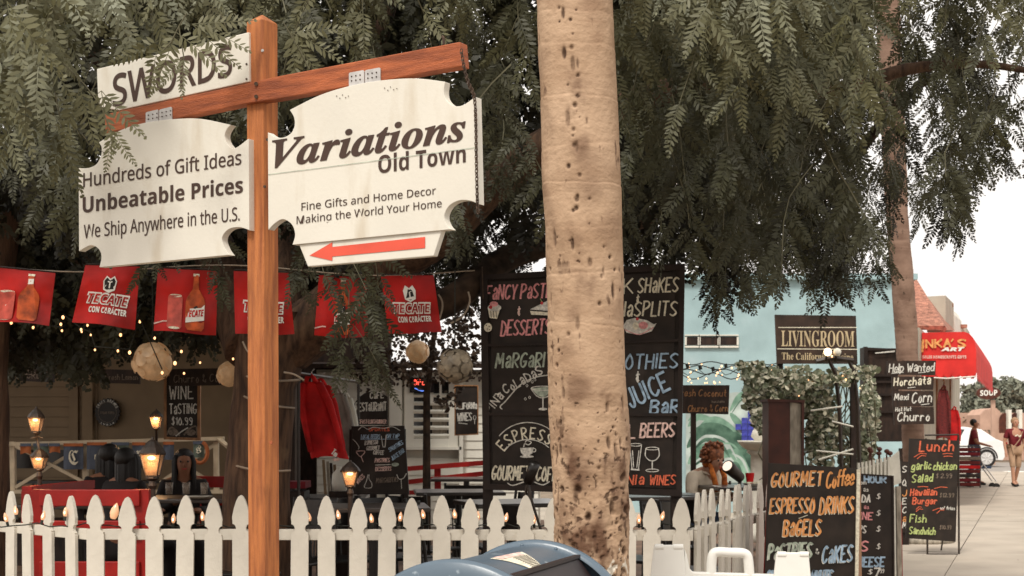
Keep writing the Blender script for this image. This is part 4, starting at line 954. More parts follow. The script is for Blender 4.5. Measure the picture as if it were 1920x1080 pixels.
q.text('FaNCY', 911, 562, 967, 560, 26, 3.2, 'ch_p'); q.text('PaSTRIES', 976, 559, 1062, 556, 26, 3.2, 'ch_p')
q.text('{', 970, 590, 976, 590, 15, 2, 'ch_pale', 0); q.text('DESSERTS', 939, 629, 1030, 625, 27, 3.4, 'ch_p')
q.text('MILK', 1110, 553, 1186, 549, 27, 3.0, 'ch_c', 0); q.text('SHaKES', 1196, 548, 1270, 546, 26, 3.2, 'ch_c'); q.text('{', 1193, 567, 1199, 567, 14, 2, 'ch_c', 0)
q.text('BaNaNaSPLITS', 1100, 594, 1267, 591, 26, 3.2, 'ch_c')
q.text('MaRGaRITaS', 929, 690, 1062, 686, 26, 3.4, 'ch_sage'); q.text('PINa', 919, 776, 945, 744, 15, 2.6, 'ch_w', .0); q.curve([(927, 742), (930, 738), (934, 741), (938, 736)], 2, 'ch_w'); q.text('CoLaDaS', 948, 738, 1018, 700, 16, 2.6, 'ch_w', .0)
q.curve([(941, 767), (938, 762), (948, 752), (975, 722), (1002, 708), (1030, 703)], 2, 'ch_w')
q.text('SMOOTHIES', 1110, 693, 1269, 689, 26, 3.4, 'ch_b'); q.text('{', 1192, 715, 1199, 715, 18, 2.4, 'ch_w', 0); q.text('JUICE', 1184, 764, 1256, 728, 34, 4.6, 'ch_b', .08); q.text('Bar'.upper().replace('A', 'a'), 1219, 775, 1271, 774, 24, 4.2, 'ch_b')
q.arc_text('ESPRESSO', 992, 880, 58, 58, 146, 36, 20, 2.8, 'ch_c'); q.arc_text('', 0, 0, 1, 1, 0, 1, 1, 1, 'ch_c')
q.stroke([(990+70*math.cos(math.radians(a)), 862-70*math.sin(math.radians(a))) for a in range(140, 36, -8)], 1.8, 'ch_w'); q.stroke([(990+58*math.cos(math.radians(a)), 882-58*math.sin(math.radians(a))) for a in range(136, 44, -8)], 1.8, 'ch_w')
q.text('GOURMET', 922, 899, 990, 900, 25, 3.2, 'ch_c'); q.text('COFFEE', 1005, 901, 1064, 901, 25, 3.2, 'ch_c'); q.curve([(952, 906), (962, 910), (985, 903), (995, 904)], 2, 'ch_w'); q.curve([(1002, 904), (1018, 909), (1030, 903)], 2, 'ch_w')
q.text('LOCaL', 1110, 822, 1190, 821, 25, 3.4, 'ch_pale', 0); q.text('BEERS', 1200, 820, 1263, 818, 25, 3.6, 'ch_pale'); q.text('CaLIFORNIa', 1080, 908, 1206, 908, 17, 2.8, 'ch_r'); q.text('WINES', 1218, 909, 1265, 908, 17, 2.6, 'ch_r')
# small pictures: cupcake, cake slice, cookie, sundae, margarita glass, cup, beer and wine glasses
q.fill([(915, 580), (918, 596), (932, 598), (938, 578)], 'ch_c'); q.oval(927, 577, 13, 7, 'ch_w'); q.oval(926, 570, 8, 5, 'ch_p'); q.oval(920, 576, 3.5, 3.5, 'cherry', 8)
for x in (920, 925, 930): q.stroke([(x, 583), (x+1, 595)], 1, 'board')
q.oval(915, 614, 7.5, 8.5, 'ch_c'); 
for x, y in ((912, 610), (917, 612), (914, 617), (918, 618)): q.oval(x, y, 1.1, 1.1, 'board', 6)
q.fill([(994, 580), (1030, 562), (1040, 576), (1040, 584)], 'ch_w'); q.fill([(994, 583), (1040, 586), (1040, 592), (996, 590)], 'ch_c'); q.oval(1016, 568, 2.5, 3.5, 'cherry', 8); q.stroke([(1016, 566), (1013, 560)], 1, 'ch_g')
q.fill([(1168, 612), (1175, 600), (1190, 596), (1212, 600), (1226, 608), (1231, 606), (1222, 621), (1200, 628), (1175, 624)], 'ch_w'); q.oval(1206, 610, 9, 7, 'ch_p'); q.oval(1192, 611, 6, 7, 'ch_c'); q.oval(1195, 598, 3, 3, 'cherry', 8); q.curve([(1172, 618), (1198, 627), (1225, 614)], 1.6, 'ch_p')
q.fill([(996, 728), (1036, 724), (1036, 732), (1020, 745), (1008, 742)], 'ch_sage'); q.ring(1017, 728, 21, 4, 1.6, 'ch_w'); q.curve([(996, 729), (1006, 742), (1018, 746), (1030, 742)], 2, 'ch_w'); q.stroke([(1018, 746), (1018, 765)], 2, 'ch_w'); q.oval(1018, 767, 8, 2.5, 'ch_w')
for x, y in ((988, 723), (985, 748), (993, 745), (998, 716), (1003, 712)): q.ring(x, y, 1.8, 2.4, 1, 'ch_w', 8)
q.fill([(975, 840), (1001, 839), (998, 850), (990, 855), (982, 854), (977, 849)], 'ch_w'); q.ring(1001, 844, 3.5, 3.5, 1.5, 'ch_w', 10); q.oval(988, 856, 13, 2.4, 'ch_w'); q.curve([(982, 838), (984, 832), (991, 834), (996, 829), (988, 826), (985, 829)], 1.8, 'ch_w')
q.stroke([(1181, 834), (1185, 880)], 1.6, 'ch_w'); q.stroke([(1203, 834), (1197, 880)], 1.6, 'ch_w'); q.ring(1192, 834, 11, 2.6, 1.4, 'ch_w'); q.stroke([(1184, 880), (1198, 881)], 3, 'ch_w'); q.stroke([(1186, 845), (1188, 876)], 1.5, 'ch_w'); q.stroke([(1198, 845), (1194, 876)], 1.5, 'ch_w')
q.ring(1223, 841, 12, 2.6, 1.4, 'ch_w'); q.curve([(1211, 842), (1210, 854), (1216, 862), (1223, 864), (1230, 862), (1236, 854), (1235, 842)], 1.8, 'ch_w'); q.stroke([(1223, 864), (1223, 880)], 2, 'ch_w'); q.ring(1223, 882, 12, 2.6, 1.4, 'ch_w')
q.done()
rod = MB(); rod.tube([pl.at(904, 500, .03), pl.at(906, 560, .03)], .004, 5); rod.build('hanging_rod', 'rust', t)

# Wine tasting board
t, pl, q = menuboard('chalkboard', 'wood framed chalkboard reading wine tasting 10.99 on the porch railing', [(307, 700), (375, 703), (375, 826), (307, 824)], 12.5, 12.5, 5, fm='woodframe')
q.text('WINE', 318, 748, 362, 747, 25, 2.2, 'ch_w', 0); q.text('TaSTING', 318, 776, 368, 775, 18, 2.0, 'ch_w', 0); q.text('$10.99', 322, 796, 360, 796, 13, 1.8, 'ch_w', 0)
q.curve([(313, 814), (320, 802), (330, 806), (336, 816)], 3, 'ch_d'); q.curve([(345, 815), (356, 803), (368, 800), (369, 815)], 3, 'ch_d'); q.oval(324, 811, 8, 6, 'ch_d'); q.oval(358, 811, 9, 6, 'ch_d'); q.curve([(330, 817), (342, 808), (352, 802)], 2, 'ch_w'); q.done()
t, pl, q = menuboard('sign_plank', 'dark hanging plank faintly lettered Churro and Corn above the wine chalkboard', [(318, 692), (430, 690), (430, 722), (318, 724)], 12.3, 12.3, 0, 'brownwood')
q.text('Churro & Corn', 326, 717, 424, 715, 14, 1.5, 'ch_d', 0); q.done()
t, pl, q = menuboard('sign_plank', 'dark hanging board faintly lettered Ice Cream at the far left of the porch', [(36, 668), (100, 670), (100, 717), (36, 714)], 13.5, 13.5, 2, 'brownwood')
q.text('Home made', 40, 688, 90, 688, 10, 1.4, 'ch_d', 0); q.text('ICE', 42, 702, 58, 702, 10, 1.4, 'ch_d', 0); q.text('CREaM', 50, 709, 96, 710, 12, 1.8, 'ch_d', 0); q.done()
t, pl, q = menuboard('sign_plank', 'long dark board with faded lettering under the porch eave beside the shell lantern', [(194, 692), (262, 694), (262, 720), (194, 718)], 14.5, 14.5, 0, 'brownwood')
q.text('Fresh Lemon', 198, 712, 258, 712, 10, 1.4, 'ch_d', 0); q.done()
# bottle-cap sign
t = thing('wall_sign', 'round dark bottle cap shaped sign on the cream porch wall', 'sign', tuple(P(201, 773, 16.9)))
c = P(201, 773, 16.9); m_ = MB(); pts = []
for i in range(84): a = 2*math.pi*i/84; r = .145+.008*math.sin(a*21); pts.append(c+Vector((math.cos(a)*r, 0, math.sin(a)*r*1.12)))
m_.prism(pts[::-1], (0, .06, 0)); m_.build('cap', 'cap', t)
q = Paint(Plane(180, 16.9, 222, 16.9), t, .005); q.ring(201, 773, 17, 19, .8, 'ch_d', 28); q.arc_text('CRAFT BREWED', 201, 773, 18, 20, 160, 20, 4, .8, 'ch_w'); q.text('STONE FIRED', 188, 776, 214, 776, 4, .8, 'ch_d', 0); q.arc_text('TASTY', 201, 773, 20, 22, 230, 310, 3, .8, 'ch_w'); q.done()
# Restaurant sign, round topped
pl = Plane(664, 13.4, 727, 13.4)
t = plaque('restaurant_sign', 'round topped dark sign lettered Cafe Restaurant beside the hanging jackets', [(664, 797), (664, 757), (672, 745), (684, 737), (700, 733), (714, 736), (727, 744), (727, 797)], .03, 0, pl, 'board', 'sign')
q = Paint(pl, t, .004); q.text('CaFE', 694, 747, 719, 746, 11, 2.0, 'ch_w', 0); q.text('RESTaURaNT', 667, 771, 724, 769, 15, 2.4, 'ch_w', 0); q.text('BREAKFAST*LUNCH*DINNER', 660, 794, 724, 794, 7, 1.3, 'ch_pale', 0); q.text('10am', 703, 728, 722, 720, 9, 1.4, 'ch_w'); q.done()
m_ = MB(); p = pl.at(700, 800, -.05); m_.box((p.x, p.y, .7), (.05, .05, 1.5)).build('post', 'boardframe', t)
t, pl, q = menuboard('chalkboard', 'small chalkboard reading California Wines beside the cafe window', [(852, 722), (897, 722), (897, 815), (852, 817)], 15.5, 15.5, 2, fm='woodframe')
q.text('CaLIFORNIa', 854, 767, 894, 766, 11, 1.9, 'ch_w', 0); q.text('WINES', 858, 789, 884, 788, 14, 2.2, 'ch_w', 0); q.stroke([(860, 793), (876, 795)], 1.3, 'ch_w'); q.ring(890, 783, 2.5, 4, 1, 'ch_w', 10); q.stroke([(890, 787), (890, 795)], 1, 'ch_w'); q.done()
# tall A-board behind the patio lamp
t, pl, q = menuboard('chalkboard', 'tall chalk A-board reading local beers on tap behind the patio lamp', [(659, 799), (758, 798), (767, 927), (650, 927)], 10.6, 10.6, 3)
b0, b1 = pl.at(655, 927, -.35), pl.at(762, 927, -.35); MB().bar(pl.at(659, 805, -.03), (b0.x, b0.y, .2), .03, .03).bar(pl.at(757, 805, -.03), (b1.x, b1.y, .2), .03, .03).bar(pl.at(655, 920, -.02), (pl.at(655, 927).x, pl.at(655, 927).y, .2), .03, .03).bar(pl.at(762, 920, -.02), (pl.at(762, 927).x, pl.at(762, 927).y, .2), .03, .03).build('leg', 'boardframe', t)
q.text('UPDATES', 692, 808, 730, 808, 6, 1.4, 'ch_r', 0); q.text('LOCaL BEERS', 677, 822, 712, 822, 7, 1.4, 'ch_b'); q.text('ON TaP', 724, 821, 748, 821, 7, 1.4, 'ch_b'); q.stroke([(676, 824), (748, 823)], 1, 'ch_b')
q.text('ESPRESSO', 684, 834, 708, 832, 7, 1.3, 'ch_w'); q.text('GOURMET', 687, 844, 711, 843, 7, 1.3, 'ch_w'); q.text('COFFEE', 700, 852, 719, 852, 7, 1.3, 'ch_w'); q.text('PASTRIES', 703, 867, 730, 866, 7, 1.5, 'ch_pale'); q.text('DESSERTS', 704, 883, 733, 882, 7, 1.5, 'ch_pale'); q.text('MARGARITAS', 705, 906, 746, 903, 9, 1.3, 'ch_d')
q.text('SMOOTHIES', 731, 847, 756, 832, 7, 1.3, 'ch_b'); q.text('JUICE BAR', 736, 863, 759, 847, 7, 1.4, 'ch_b'); q.text('WINES', 671, 908, 684, 894, 7, 1.4, 'ch_pale')
q.stroke([(704, 872), (732, 871)], 1.4, 'ch_w'); q.oval(741, 871, 7, 3.5, 'ch_sage'); q.curve([(672, 806), (680, 800), (690, 805), (700, 801), (720, 803), (735, 800), (750, 807)], 1.2, 'ch_w'); q.stroke([(715, 818), (718, 838), (722, 838), (724, 816)], 1.5, 'ch_w'); q.curve([(662, 824), (668, 830), (673, 838), (672, 842)], 1.2, 'ch_w')
q.curve([(744, 890), (748, 898), (756, 897), (762, 888)], 1.2, 'ch_w'); q.stroke([(752, 898), (753, 916)], 1.2, 'ch_w'); q.curve([(690, 890), (687, 902), (683, 912), (686, 915), (696, 914), (697, 906), (692, 898), (692, 890)], 1.2, 'ch_w'); q.curve([(668, 848), (676, 856), (684, 846), (668, 846)], 1.3, 'ch_pale'); q.stroke([(677, 856), (681, 866)], 1.3, 'ch_pale'); q.done()
# Fresh coconut sign
t, pl, q = menuboard('sign_plank', 'dark plank sign reading Fresh Coconut and Churro Corn before the mural', [(1280, 722), (1368, 722), (1366, 777), (1280, 775)], 14, 14, 0, 'brownwood')
q.text('Fresh Coconut', 1268, 742, 1361, 743, 12, 1.7, 'woodframe', .1); q.text('horchata', 1335, 755, 1358, 755, 4, 1, 'ch_d', 0); q.text('Churro & Corn', 1290, 772, 1364, 771, 12, 1.7, 'woodframe', .1); q.done()
p = pl.at(1300, 770, -.05); MB().box((p.x, p.y, .9), (.05, .05, 1.6)).build('post', 'brownwood', t)
# LIVINGROOM sign
t, pl, q = menuboard('cafe_sign', 'dark board reading LIVINGROOM The California Cuisine above the ivy arch', [(1453, 590), (1605, 592), (1608, 682), (1457, 682)], 15, 15, 0, 'signdark', cat='sign')
q.stroke([(1460, 614), (1606, 614)], 1.6, 'ch_c'); q.font('LIVINGROOM', 1465, 649, 1602, 650, 29, 'gold', 'serif', .0); q.stroke([(1458, 654), (1607, 655)], 1.6, 'ch_c'); q.font('The California Cuisine', 1466, 674, 1600, 676, 13, 'gold', 'serif', 0); q.done()
for px in (1462, 1600): p = pl.at(px, 680, -.06); MB().box((p.x, p.y, 1.2), (.06, .06, 2.4)).build('post', 'brownwood', t)
for px in (1552, 1570):
    l = thing('sign_lamp', ('left' if px < 1560 else 'right')+'-hand small globe lamp of the pair at the foot of the LIVINGROOM sign', 'lamp', tuple(P(px, 660, 14.7)), 'sign lamps')
    c = P(px, 660, 14.7); MB().ball(c, .042, 12).build('shade', 'lampbulb' if px < 1560 else 'stone', l, smooth=True); MB().tube([c, c+Vector((0, .1, -.09)), c+Vector((0, .25, -.1))], .012, 6).build('arm', 'iron', l)
# planks nailed to the far palm
for s, quad, lab in ((['Help Wanted'], [(1664, 677), (1755, 676), (1754, 704), (1664, 702)], 'plank lettered Help Wanted, topmost sign on the far palm'),
  (['Horchata'], [(1672, 706), (1751, 706), (1750, 731), (1673, 730)], 'plank lettered Horchata under the Help Wanted sign'),
  (['Mexi Corn'], [(1673, 733), (1750, 733), (1750, 762), (1674, 762)], 'plank lettered Mexi Corn on the far palm'),
  (['Hot Hot', 'Churro'], [(1675, 763), (1751, 763), (1752, 795), (1677, 796)], 'plank lettered Hot Hot Churro, lowest sign on the far palm')):
    t, pl, q = menuboard('sign_plank', lab, quad, 17.25, 17.25, 0, 'brownwood', thick=.025); x0, y0 = quad[0]
    if s[0] == 'Help Wanted': q.text('Help Wanted', 1667, 697, 1751, 696, 15, 2, 'ch_w', .1, 2, .6); q.stroke([(1672, 700), (1694, 698)], 1.3, 'ch_w'); q.stroke([(1722, 699), (1735, 698)], 1.3, 'ch_w')
    elif s[0] == 'Horchata': q.text('Horchata', 1676, 723, 1744, 720, 14, 2.2, 'ch_c', .1); q.stroke([(1702, 727), (1716, 726)], 1.3, 'ch_w')
    elif s[0] == 'Mexi Corn': q.text('Mexi', 1677, 750, 1703, 749, 11, 2, 'ch_w', .1); q.text('Corn', 1710, 756, 1746, 753, 19, 2.2, 'ch_w', .1); q.stroke([(1727, 759), (1743, 757)], 1.2, 'ch_w')
    else: q.text('Hot Hot', 1679, 771, 1708, 770, 7, 1.4, 'ch_w', .1); q.text('Churro', 1683, 790, 1742, 788, 16, 2.3, 'ch_w', .1)
    q.done()

# A-frame boards on the sidewalk
def aboard(label, quad, Y, tilt, side=None, frame=0, fm='woodframe'):
    t, pl, q = menuboard('sidewalk_sign', label, quad, Y, Y, frame, fm=fm, thick=.02, cat='A-frame sign')
    return t, pl, q
YG = 8.6
t, pl, q = aboard('chalk A-frame sign reading Gourmet Coffee and Espresso Drinks behind the white barricade', [(1441, 868), (1608, 878), (1600, 1300), (1428, 1300)], YG, .1)
a = pl.at(1607, 880, 0); bft = pl.at(1600, 1300, 0)
MB().prism([a, bft, bft+Vector((.16, .5, .1)), a+Vector((.01, .03, 0))], (.02, 0, 0)).build('side_frame', 'woodframe', t)
MB().prism([pl.at(1441, 868, -.03), pl.at(1608, 878, -.03), pl.at(1610, 1250, -.5), pl.at(1425, 1250, -.5)], (0, .02, 0)).build('rear_panel', 'red', t)
MB().bar(pl.at(1609, 880, .0), pl.at(1602, 1290, 0), .02, .03).build('side_edge', 'ch_c', t)
q.text('GOURMET', 1447, 912, 1541, 909, 25, 3.4, 'ch_o', .1, 3.2, .3, 'ch_c'); q.text('Coffee', 1549, 915, 1600, 907, 29, 3.4, 'ch_o', .12, 1.8, .3)
q.text('ESPRESSO', 1444, 962, 1526, 960, 27, 3.2, 'ch_o', .1, 3.2, .3, 'ch_c'); q.text('DRINKS', 1537, 963, 1599, 961, 30, 3.4, 'ch_o', .12, 3.2, .3, 'ch_c')
q.stroke([(1498, 972), (1514, 966)], 1.2, 'ch_c'); q.text('BaGELS', 1469, 1004, 1538, 1003, 28, 3.8, 'ch_o', .1, 3.2, .3, 'ch_c')
q.text('PaSTRIES', 1441, 1048, 1521, 1044, 27, 3.8, 'ch_sage', .1, 3.2, .3, 'ch_w'); q.text('&', 1529, 1038, 1535, 1038, 9, 2, 'ch_w'); q.text('CaKES', 1542, 1055, 1597, 1052, 30, 3.4, 'ch_b', .1, 3.2, .3, 'ch_w')
q.text('SMOOTHIES', 1438, 1096, 1500, 1096, 26, 4, 'ch_b', .1, 2.2, .3, 'ch_w'); q.text('DONUTS', 1512, 1094, 1560, 1094, 24, 4, 'ch_b', .1, 2.2, .3, 'ch_w'); q.done()
t, pl, q = aboard('narrow chalk A-frame sign listing hour specials with dollar signs beside the Gourmet Coffee sign', [(1604, 887), (1676, 892), (1680, 1300), (1600, 1300)], 9.6, .1, frame=3, fm='boardframe')
MB().bar(pl.at(1684, 912, -.05), pl.at(1689, 1300, -.05), .03, .03).build('side_frame', 'greyboard', t); MB().bar(pl.at(1687, 940, -.16), pl.at(1692, 1300, -.22), .02, .03).build('rear_leg', 'red', t)
q.text('HAPPY HOUR', 1562, 903, 1661, 905, 12, 3.4, 'ch_b', 0, 2, 0)
q.text('7pm', 1608, 908, 1624, 908, 7, 1.5, 'ch_w'); q.text('as', 1619, 921, 1628, 921, 7, 1.3, 'ch_w', 0); q.text('NADA', 1598, 941, 1631, 941, 13, 2.8, 'ch_w'); q.text('as', 1620, 954, 1629, 954, 7, 1.3, 'ch_p', 0); q.text('WINE', 1600, 974, 1635, 974, 13, 2.6, 'ch_p')
q.text('PS', 1611, 999, 1623, 999, 13, 2.6, 'ch_w'); q.text('S', 1614, 1033, 1626, 1033, 18, 3.4, 'ch_p'); q.text('CHEESE', 1598, 1062, 1657, 1062, 17, 3.4, 'ch_b'); q.text('$', 1627, 1076, 1635, 1076, 8, 1.5, 'ch_w'); q.text('7', 1638, 1083, 1648, 1083, 18, 3, 'ch_w'); q.text('99', 1650, 1074, 1657, 1074, 7, 1.3, 'ch_w')
for y in (935, 966, 996, 1029): q.text('$', 1643, y, 1650, y, 9, 1.4, 'ch_w')
q.done()
t, pl, q = menuboard('sidewalk_sign', 'chalk menu on a thin metal stand headed Lunch with garlic chicken and fish sandwich', [(1706, 822), (1798, 826), (1792, 1016), (1699, 1009)], 16.0, 16.0, 0, cat='A-frame sign')
st = MB(); b0 = pl.at(1739, 1046, -.02); b1 = pl.at(1798, 1046, -.02); z = .09
st.tube([pl.at(1736, 822, -.04), (b0.x, b0.y, z)], .012, 5).tube([pl.at(1797, 815, -.04), (b1.x, b1.y, z)], .012, 5).tube([(b0.x, b0.y, z), (b1.x, b1.y, z)], .012, 5).tube([pl.at(1734, 816, -.04), pl.at(1797, 815, -.04)], .010, 5).tube([pl.at(1797, 815, -.04), (b1.x-.05, b1.y+.5, z)], .010, 5)
st.build('stand', 'iron', t)
q.text('Lunch', 1724, 846, 1787, 845, 19, 2.8, 'ch_r', .1, 3.5); 
for a in ((1714, 857, 1737, 851), (1720, 860, 1736, 855), (1768, 851, 1786, 851), (1770, 856, 1786, 856), (1721, 913, 1740, 913), (1752, 916, 1776, 914), (1718, 955, 1728, 951), (1718, 959, 1730, 955), (1749, 957, 1771, 954), (1757, 962, 1770, 957)): q.stroke([(a[0], a[1]), ((a[0]+a[2])/2, min(a[1], a[3])-1), (a[2], a[3])], 1.3, 'ch_r')
q.text('garlic', 1709, 881, 1745, 879, 14, 2.2, 'ch_g'); q.text('chicken', 1750, 881, 1793, 880, 14, 2.2, 'ch_g'); q.text('Salad', 1710, 905, 1748, 902, 14, 2.2, 'ch_g'); q.text('$ 2.99', 1755, 896, 1784, 896, 8, 1.2, 'ch_d')
q.text('Hawaiian', 1707, 929, 1756, 928, 12, 2.2, 'ch_r'); q.text('Burger', 1711, 945, 1756, 945, 12, 2.2, 'ch_r'); q.text('$12.99', 1762, 932, 1788, 932, 7, 1.2, 'ch_d'); q.text('w/ fries', 1763, 955, 1790, 956, 6, 1.2, 'ch_w'); q.text('Fish', 1706, 979, 1736, 979, 14, 2.2, 'ch_g'); q.text('Sandwich', 1705, 1001, 1753, 1002, 13, 2.2, 'ch_g'); q.text('$10.99', 1762, 992, 1783, 992, 7, 1.2, 'ch_d'); q.done()
t, pl, q = menuboard('sidewalk_sign', 'partly hidden chalk menu behind the Lunch board', [(1690, 865), (1706, 866), (1706, 1000), (1688, 998)], 17.3, 17.3, 0, cat='A-frame sign')
for y, s_, c_ in ((885, 'S', 'ch_w'), (910, 'Q', 'ch_w'), (930, 'J', 'ch_o'), (945, 'E', 'ch_w'), (962, 'C', 'ch_w'), (978, 'a', 'ch_o'), (990, 'M', 'ch_w')): q.text(s_, 1692, y, 1699, y, 11, 1.8, c_)
MB().box(tuple(pl.at(1697, 960, -.05).to_2d().to_3d()+Vector((0, 0, .45))), (.08, .06, .8)).build('leg', 'boardframe', t); q.done()

# dark wooden kiosk cabinet behind the palm planks, brown post, fountain
kk = thing('menu_kiosk', 'tall dark brown wooden kiosk behind the signs on the far palm', 'kiosk', tuple(P(1660, 1040, 18.6)))
pk = Plane(1620, 18.6, 1702, 18.6)
m_ = MB(); pk.slab(m_, [(1621, 651), (1621, 828), (1702, 826), (1702, 655)], .25); m_.build('body', 'brownwood', kk)
m_ = MB()
for y in (653, 702, 714, 738, 770, 824): pk.slab(m_, [(1621, y), (1621, y+4), (1702, y+4), (1702, y)], .05, .04)
pk.slab(m_, [(1620, 650), (1620, 828), (1627, 828), (1627, 650)], .05, .05); m_.build('trim', 'boardframe', kk)
m_ = MB(); pk.slab(m_, [(1641, 661), (1641, 663), (1678, 660), (1678, 657)], .01, .05); m_.build('edge_strip', 'ch_w', kk)
for px in (1630, 1692): p = pk.at(px, 820, -.1); MB().box((p.x, p.y, .65), (.08, .08, 1.2)).build('leg', 'brownwood', kk)
bp = thing('brown_cabinet', 'red brown upright cabinet with a pale weathered side beside the fence end', 'cabinet', tuple(P(1473, 1000, 12)))
pk = Plane(1440, 12, 1507, 12)
m_ = MB(); pk.slab(m_, [(1441, 752), (1441, 1010), (1481, 1010), (1481, 752)], .3); m_.build('door_face', 'brownpost', bp)
m_ = MB(); pk.slab(m_, [(1481.5, 754), (1481.5, 1010), (1503, 1010), (1503, 757)], .28, -.01); m_.build('side_panel', 'greyboard', bp)
m_ = MB(); pk.slab(m_, [(1503.5, 752), (1503.5, 1010), (1508, 1010), (1508, 753)], .3, .01); pk.slab(m_, [(1439, 748), (1439, 753), (1509, 755), (1509, 750)], .34, .02); m_.build('edge_trim', 'brownpost', bp)
for px in (1450, 1500): p = pk.at(px, 1000, -.1); MB().box((p.x, p.y, .3), (.08, .08, .7)).build('foot', 'brownpost', bp)
fo = thing('fountain', 'tiered white stone garden fountain before the mural beside the brown cabinet', 'fountain', (P(1424, 0, 16.5).x, 16.5, .2))
fx = P(1424, 0, 16.5).x
def fz(py): return P(0, py, 16.5).z
MB().lathe([(.22, .2), (.2, .32), (.11, .4), (.10, fz(850)-.02), (.15, fz(848)), (.13, fz(840))], (fx, 16.5, 0), 20).build('pedestal', 'stone', fo, smooth=True)
MB().lathe([(.02, fz(846)), (.12, fz(846)), (.20, fz(838)), (.25, fz(829)), (.255, fz(826)), (.24, fz(828)), (.1, fz(834))], (fx, 16.5, 0), 28).build('basin', 'stone', fo, smooth=True)
MB().lathe([(.07, fz(836)), (.06, fz(825)), (.10, fz(818)), (.08, fz(808)), (.05, fz(800)), (.09, fz(795)), (.12, fz(788)), (.10, fz(784)), (.04, fz(780)), (.07, fz(772)), (.02, fz(765))], (fx, 16.5, 0), 20).build('finial', 'stone', fo, smooth=True)

# ============================================================ RED BEER BANNERS
def banner(label, TL, TR, BR, BL, Y, kind, seed):
    def at(u, v, off=0):
        x = (TL[0]*(1-u)+TR[0]*u)*(1-v)+(BL[0]*(1-u)+BR[0]*u)*v; y = (TL[1]*(1-u)+TR[1]*u)*(1-v)+(BL[1]*(1-u)+BR[1]*u)*v
        wv = .016*math.sin(u*5+seed)*v+.008*math.sin(v*7+u*3+seed)+.010*noise.noise(Vector((u*2.2+seed*3, v*1.6, seed)))+.004*noise.noise(Vector((u*7, v*6, seed))); return P(x, y+1.5*math.sin(u*6+seed)*v, Y+wv-off)
    t = thing('hanging_banner', label, 'banner', tuple(at(.5, 0)), 'red beer banners hung in a row'); n = 26; v_ = []; f_ = []
    for j in range(n+1):
        for i in range(n+1): v_.append(at(i/n, j/n))
    for j in range(n):
        for i in range(n): k = j*(n+1)+i; f_.append((k, k+1, k+n+2, k+n+1))
    MB().add(v_, f_).build('cloth', 'banner', t, smooth=True)
    MB().tube([at(.02, -.02), at(.98, -.02)], .004, 5).build('top_hem', 'boardframe', t)
    class Q:
        @staticmethod
        def at(x, y, off=0): return at(x/100, y/100, off)
    q = Paint(Q, t, .006)
    if kind == 'text':
        q.fill([(38, 26), (43, 17), (50, 22), (57, 17), (62, 26), (60, 41), (50, 46), (40, 41)], 'white2'); q.fill([(40, 26), (44, 20), (50, 25), (56, 20), (60, 26), (58, 39), (50, 43), (42, 39)], 'black'); q.font('T', 46, 38, 54, 38, 12, 'white2', 'bold')
        q.font('TECATE', 16, 64, 86, 66, 17, 'white2', 'bi', .07); q.font('TECATE', 17, 63.5, 85, 65.5, 15.5, 'banner', 'bi', -.004, .004); q.font('CON CAR\u00c1CTER', 22, 80, 84, 81, 9.5, 'white2', 'bold', .02)
    else:
        if kind == 'both':
            q.fill([(20, 45), (22, 41), (42, 41), (44, 45), (44, 92), (41, 95), (23, 95), (20, 92)], 'tin'); q.oval(32, 42.5, 11, 2.5, 'ch_c'); q.fill([(21, 60), (43, 55), (43, 78), (21, 84)], 'white2')
            q.fill([(27, 48), (38, 48), (38, 58), (32.5, 61), (27, 58)], 'black'); q.font('T', 30.5, 56, 34.5, 55.5, 6, 'white2', 'bold'); q.font('TECATE', 21.5, 74, 43, 71.5, 9, 'redfleece', 'bi', .02); q.oval(32, 94, 9, 2, 'ch_c')
        ox = 0 if kind == 'both' else -14
        q.fill([(x+ox, y) for x, y in [(61, 8), (69, 8), (70, 30), (79, 44), (81, 52), (80, 90), (76, 95), (54, 95), (50, 90), (49, 52), (51, 44), (60, 30)]], 'bottle')
        q.fill([(x+ox, y) for x, y in [(50, 62), (80, 54), (80, 78), (50, 84)]], 'white2'); q.fill([(x+ox, y) for x, y in [(58, 48), (71, 48), (71, 57), (64.5, 61), (58, 57)]], 'black'); q.fill([(x+ox, y) for x, y in [(61, 16), (69, 15), (69, 25), (61, 26)]], 'white2')
        q.font('T', 62+ox, 56.5, 67+ox, 56, 6, 'white2', 'bold'); q.font('TECATE', 51+ox, 75, 79+ox, 71, 10, 'redfleece', 'bi', .02); q.fill([(x+ox, y) for x, y in [(60, 6), (70, 6), (70, 10), (60, 10)]], 'ch_c'); q.stroke([(0, 88), (14, 84), (20, 84)], 2, 'ch_pale')
    q.done(); return t
banner('red beer banner with a can and bottle, leftmost and half out of frame', (-20, 500), (104, 512), (92, 610), (-34, 600), 9.0, 'both', 1)
banner('glossy dark red beer banner with white lettering below the left plaque', (160, 497), (262, 500), (253, 617), (135, 603), 8.9, 'text', 2)
banner('red beer banner with a can and bottle, third from the left', (296, 503), (408, 508), (405, 628), (288, 620), 9.0, 'both', 3)
banner('red beer banner half hidden behind the wooden signpost', (438, 508), (541, 512), (552, 627), (441, 627), 9.0, 'text', 4)
banner('red beer banner with a bottle, mostly veiled by hanging leaves', (598, 516), (688, 520), (690, 634), (589, 630), 9.1, 'bottle', 5)
banner('bright red beer banner with white lettering, rightmost of the row', (714, 517), (813, 516), (828, 624), (728, 625), 8.9, 'text', 6)
MB_ = MB(); t = thing('banner_cord', 'thin cord carrying the row of red beer banners', 'cord', tuple(P(400, 500, 9.02)))
MB_.tube([P(x, 500+8*math.sin(x/90)+x*.012, 9.03) for x in range(-40, 900, 30)], .004, 5).build('cord', 'ropecord', t)
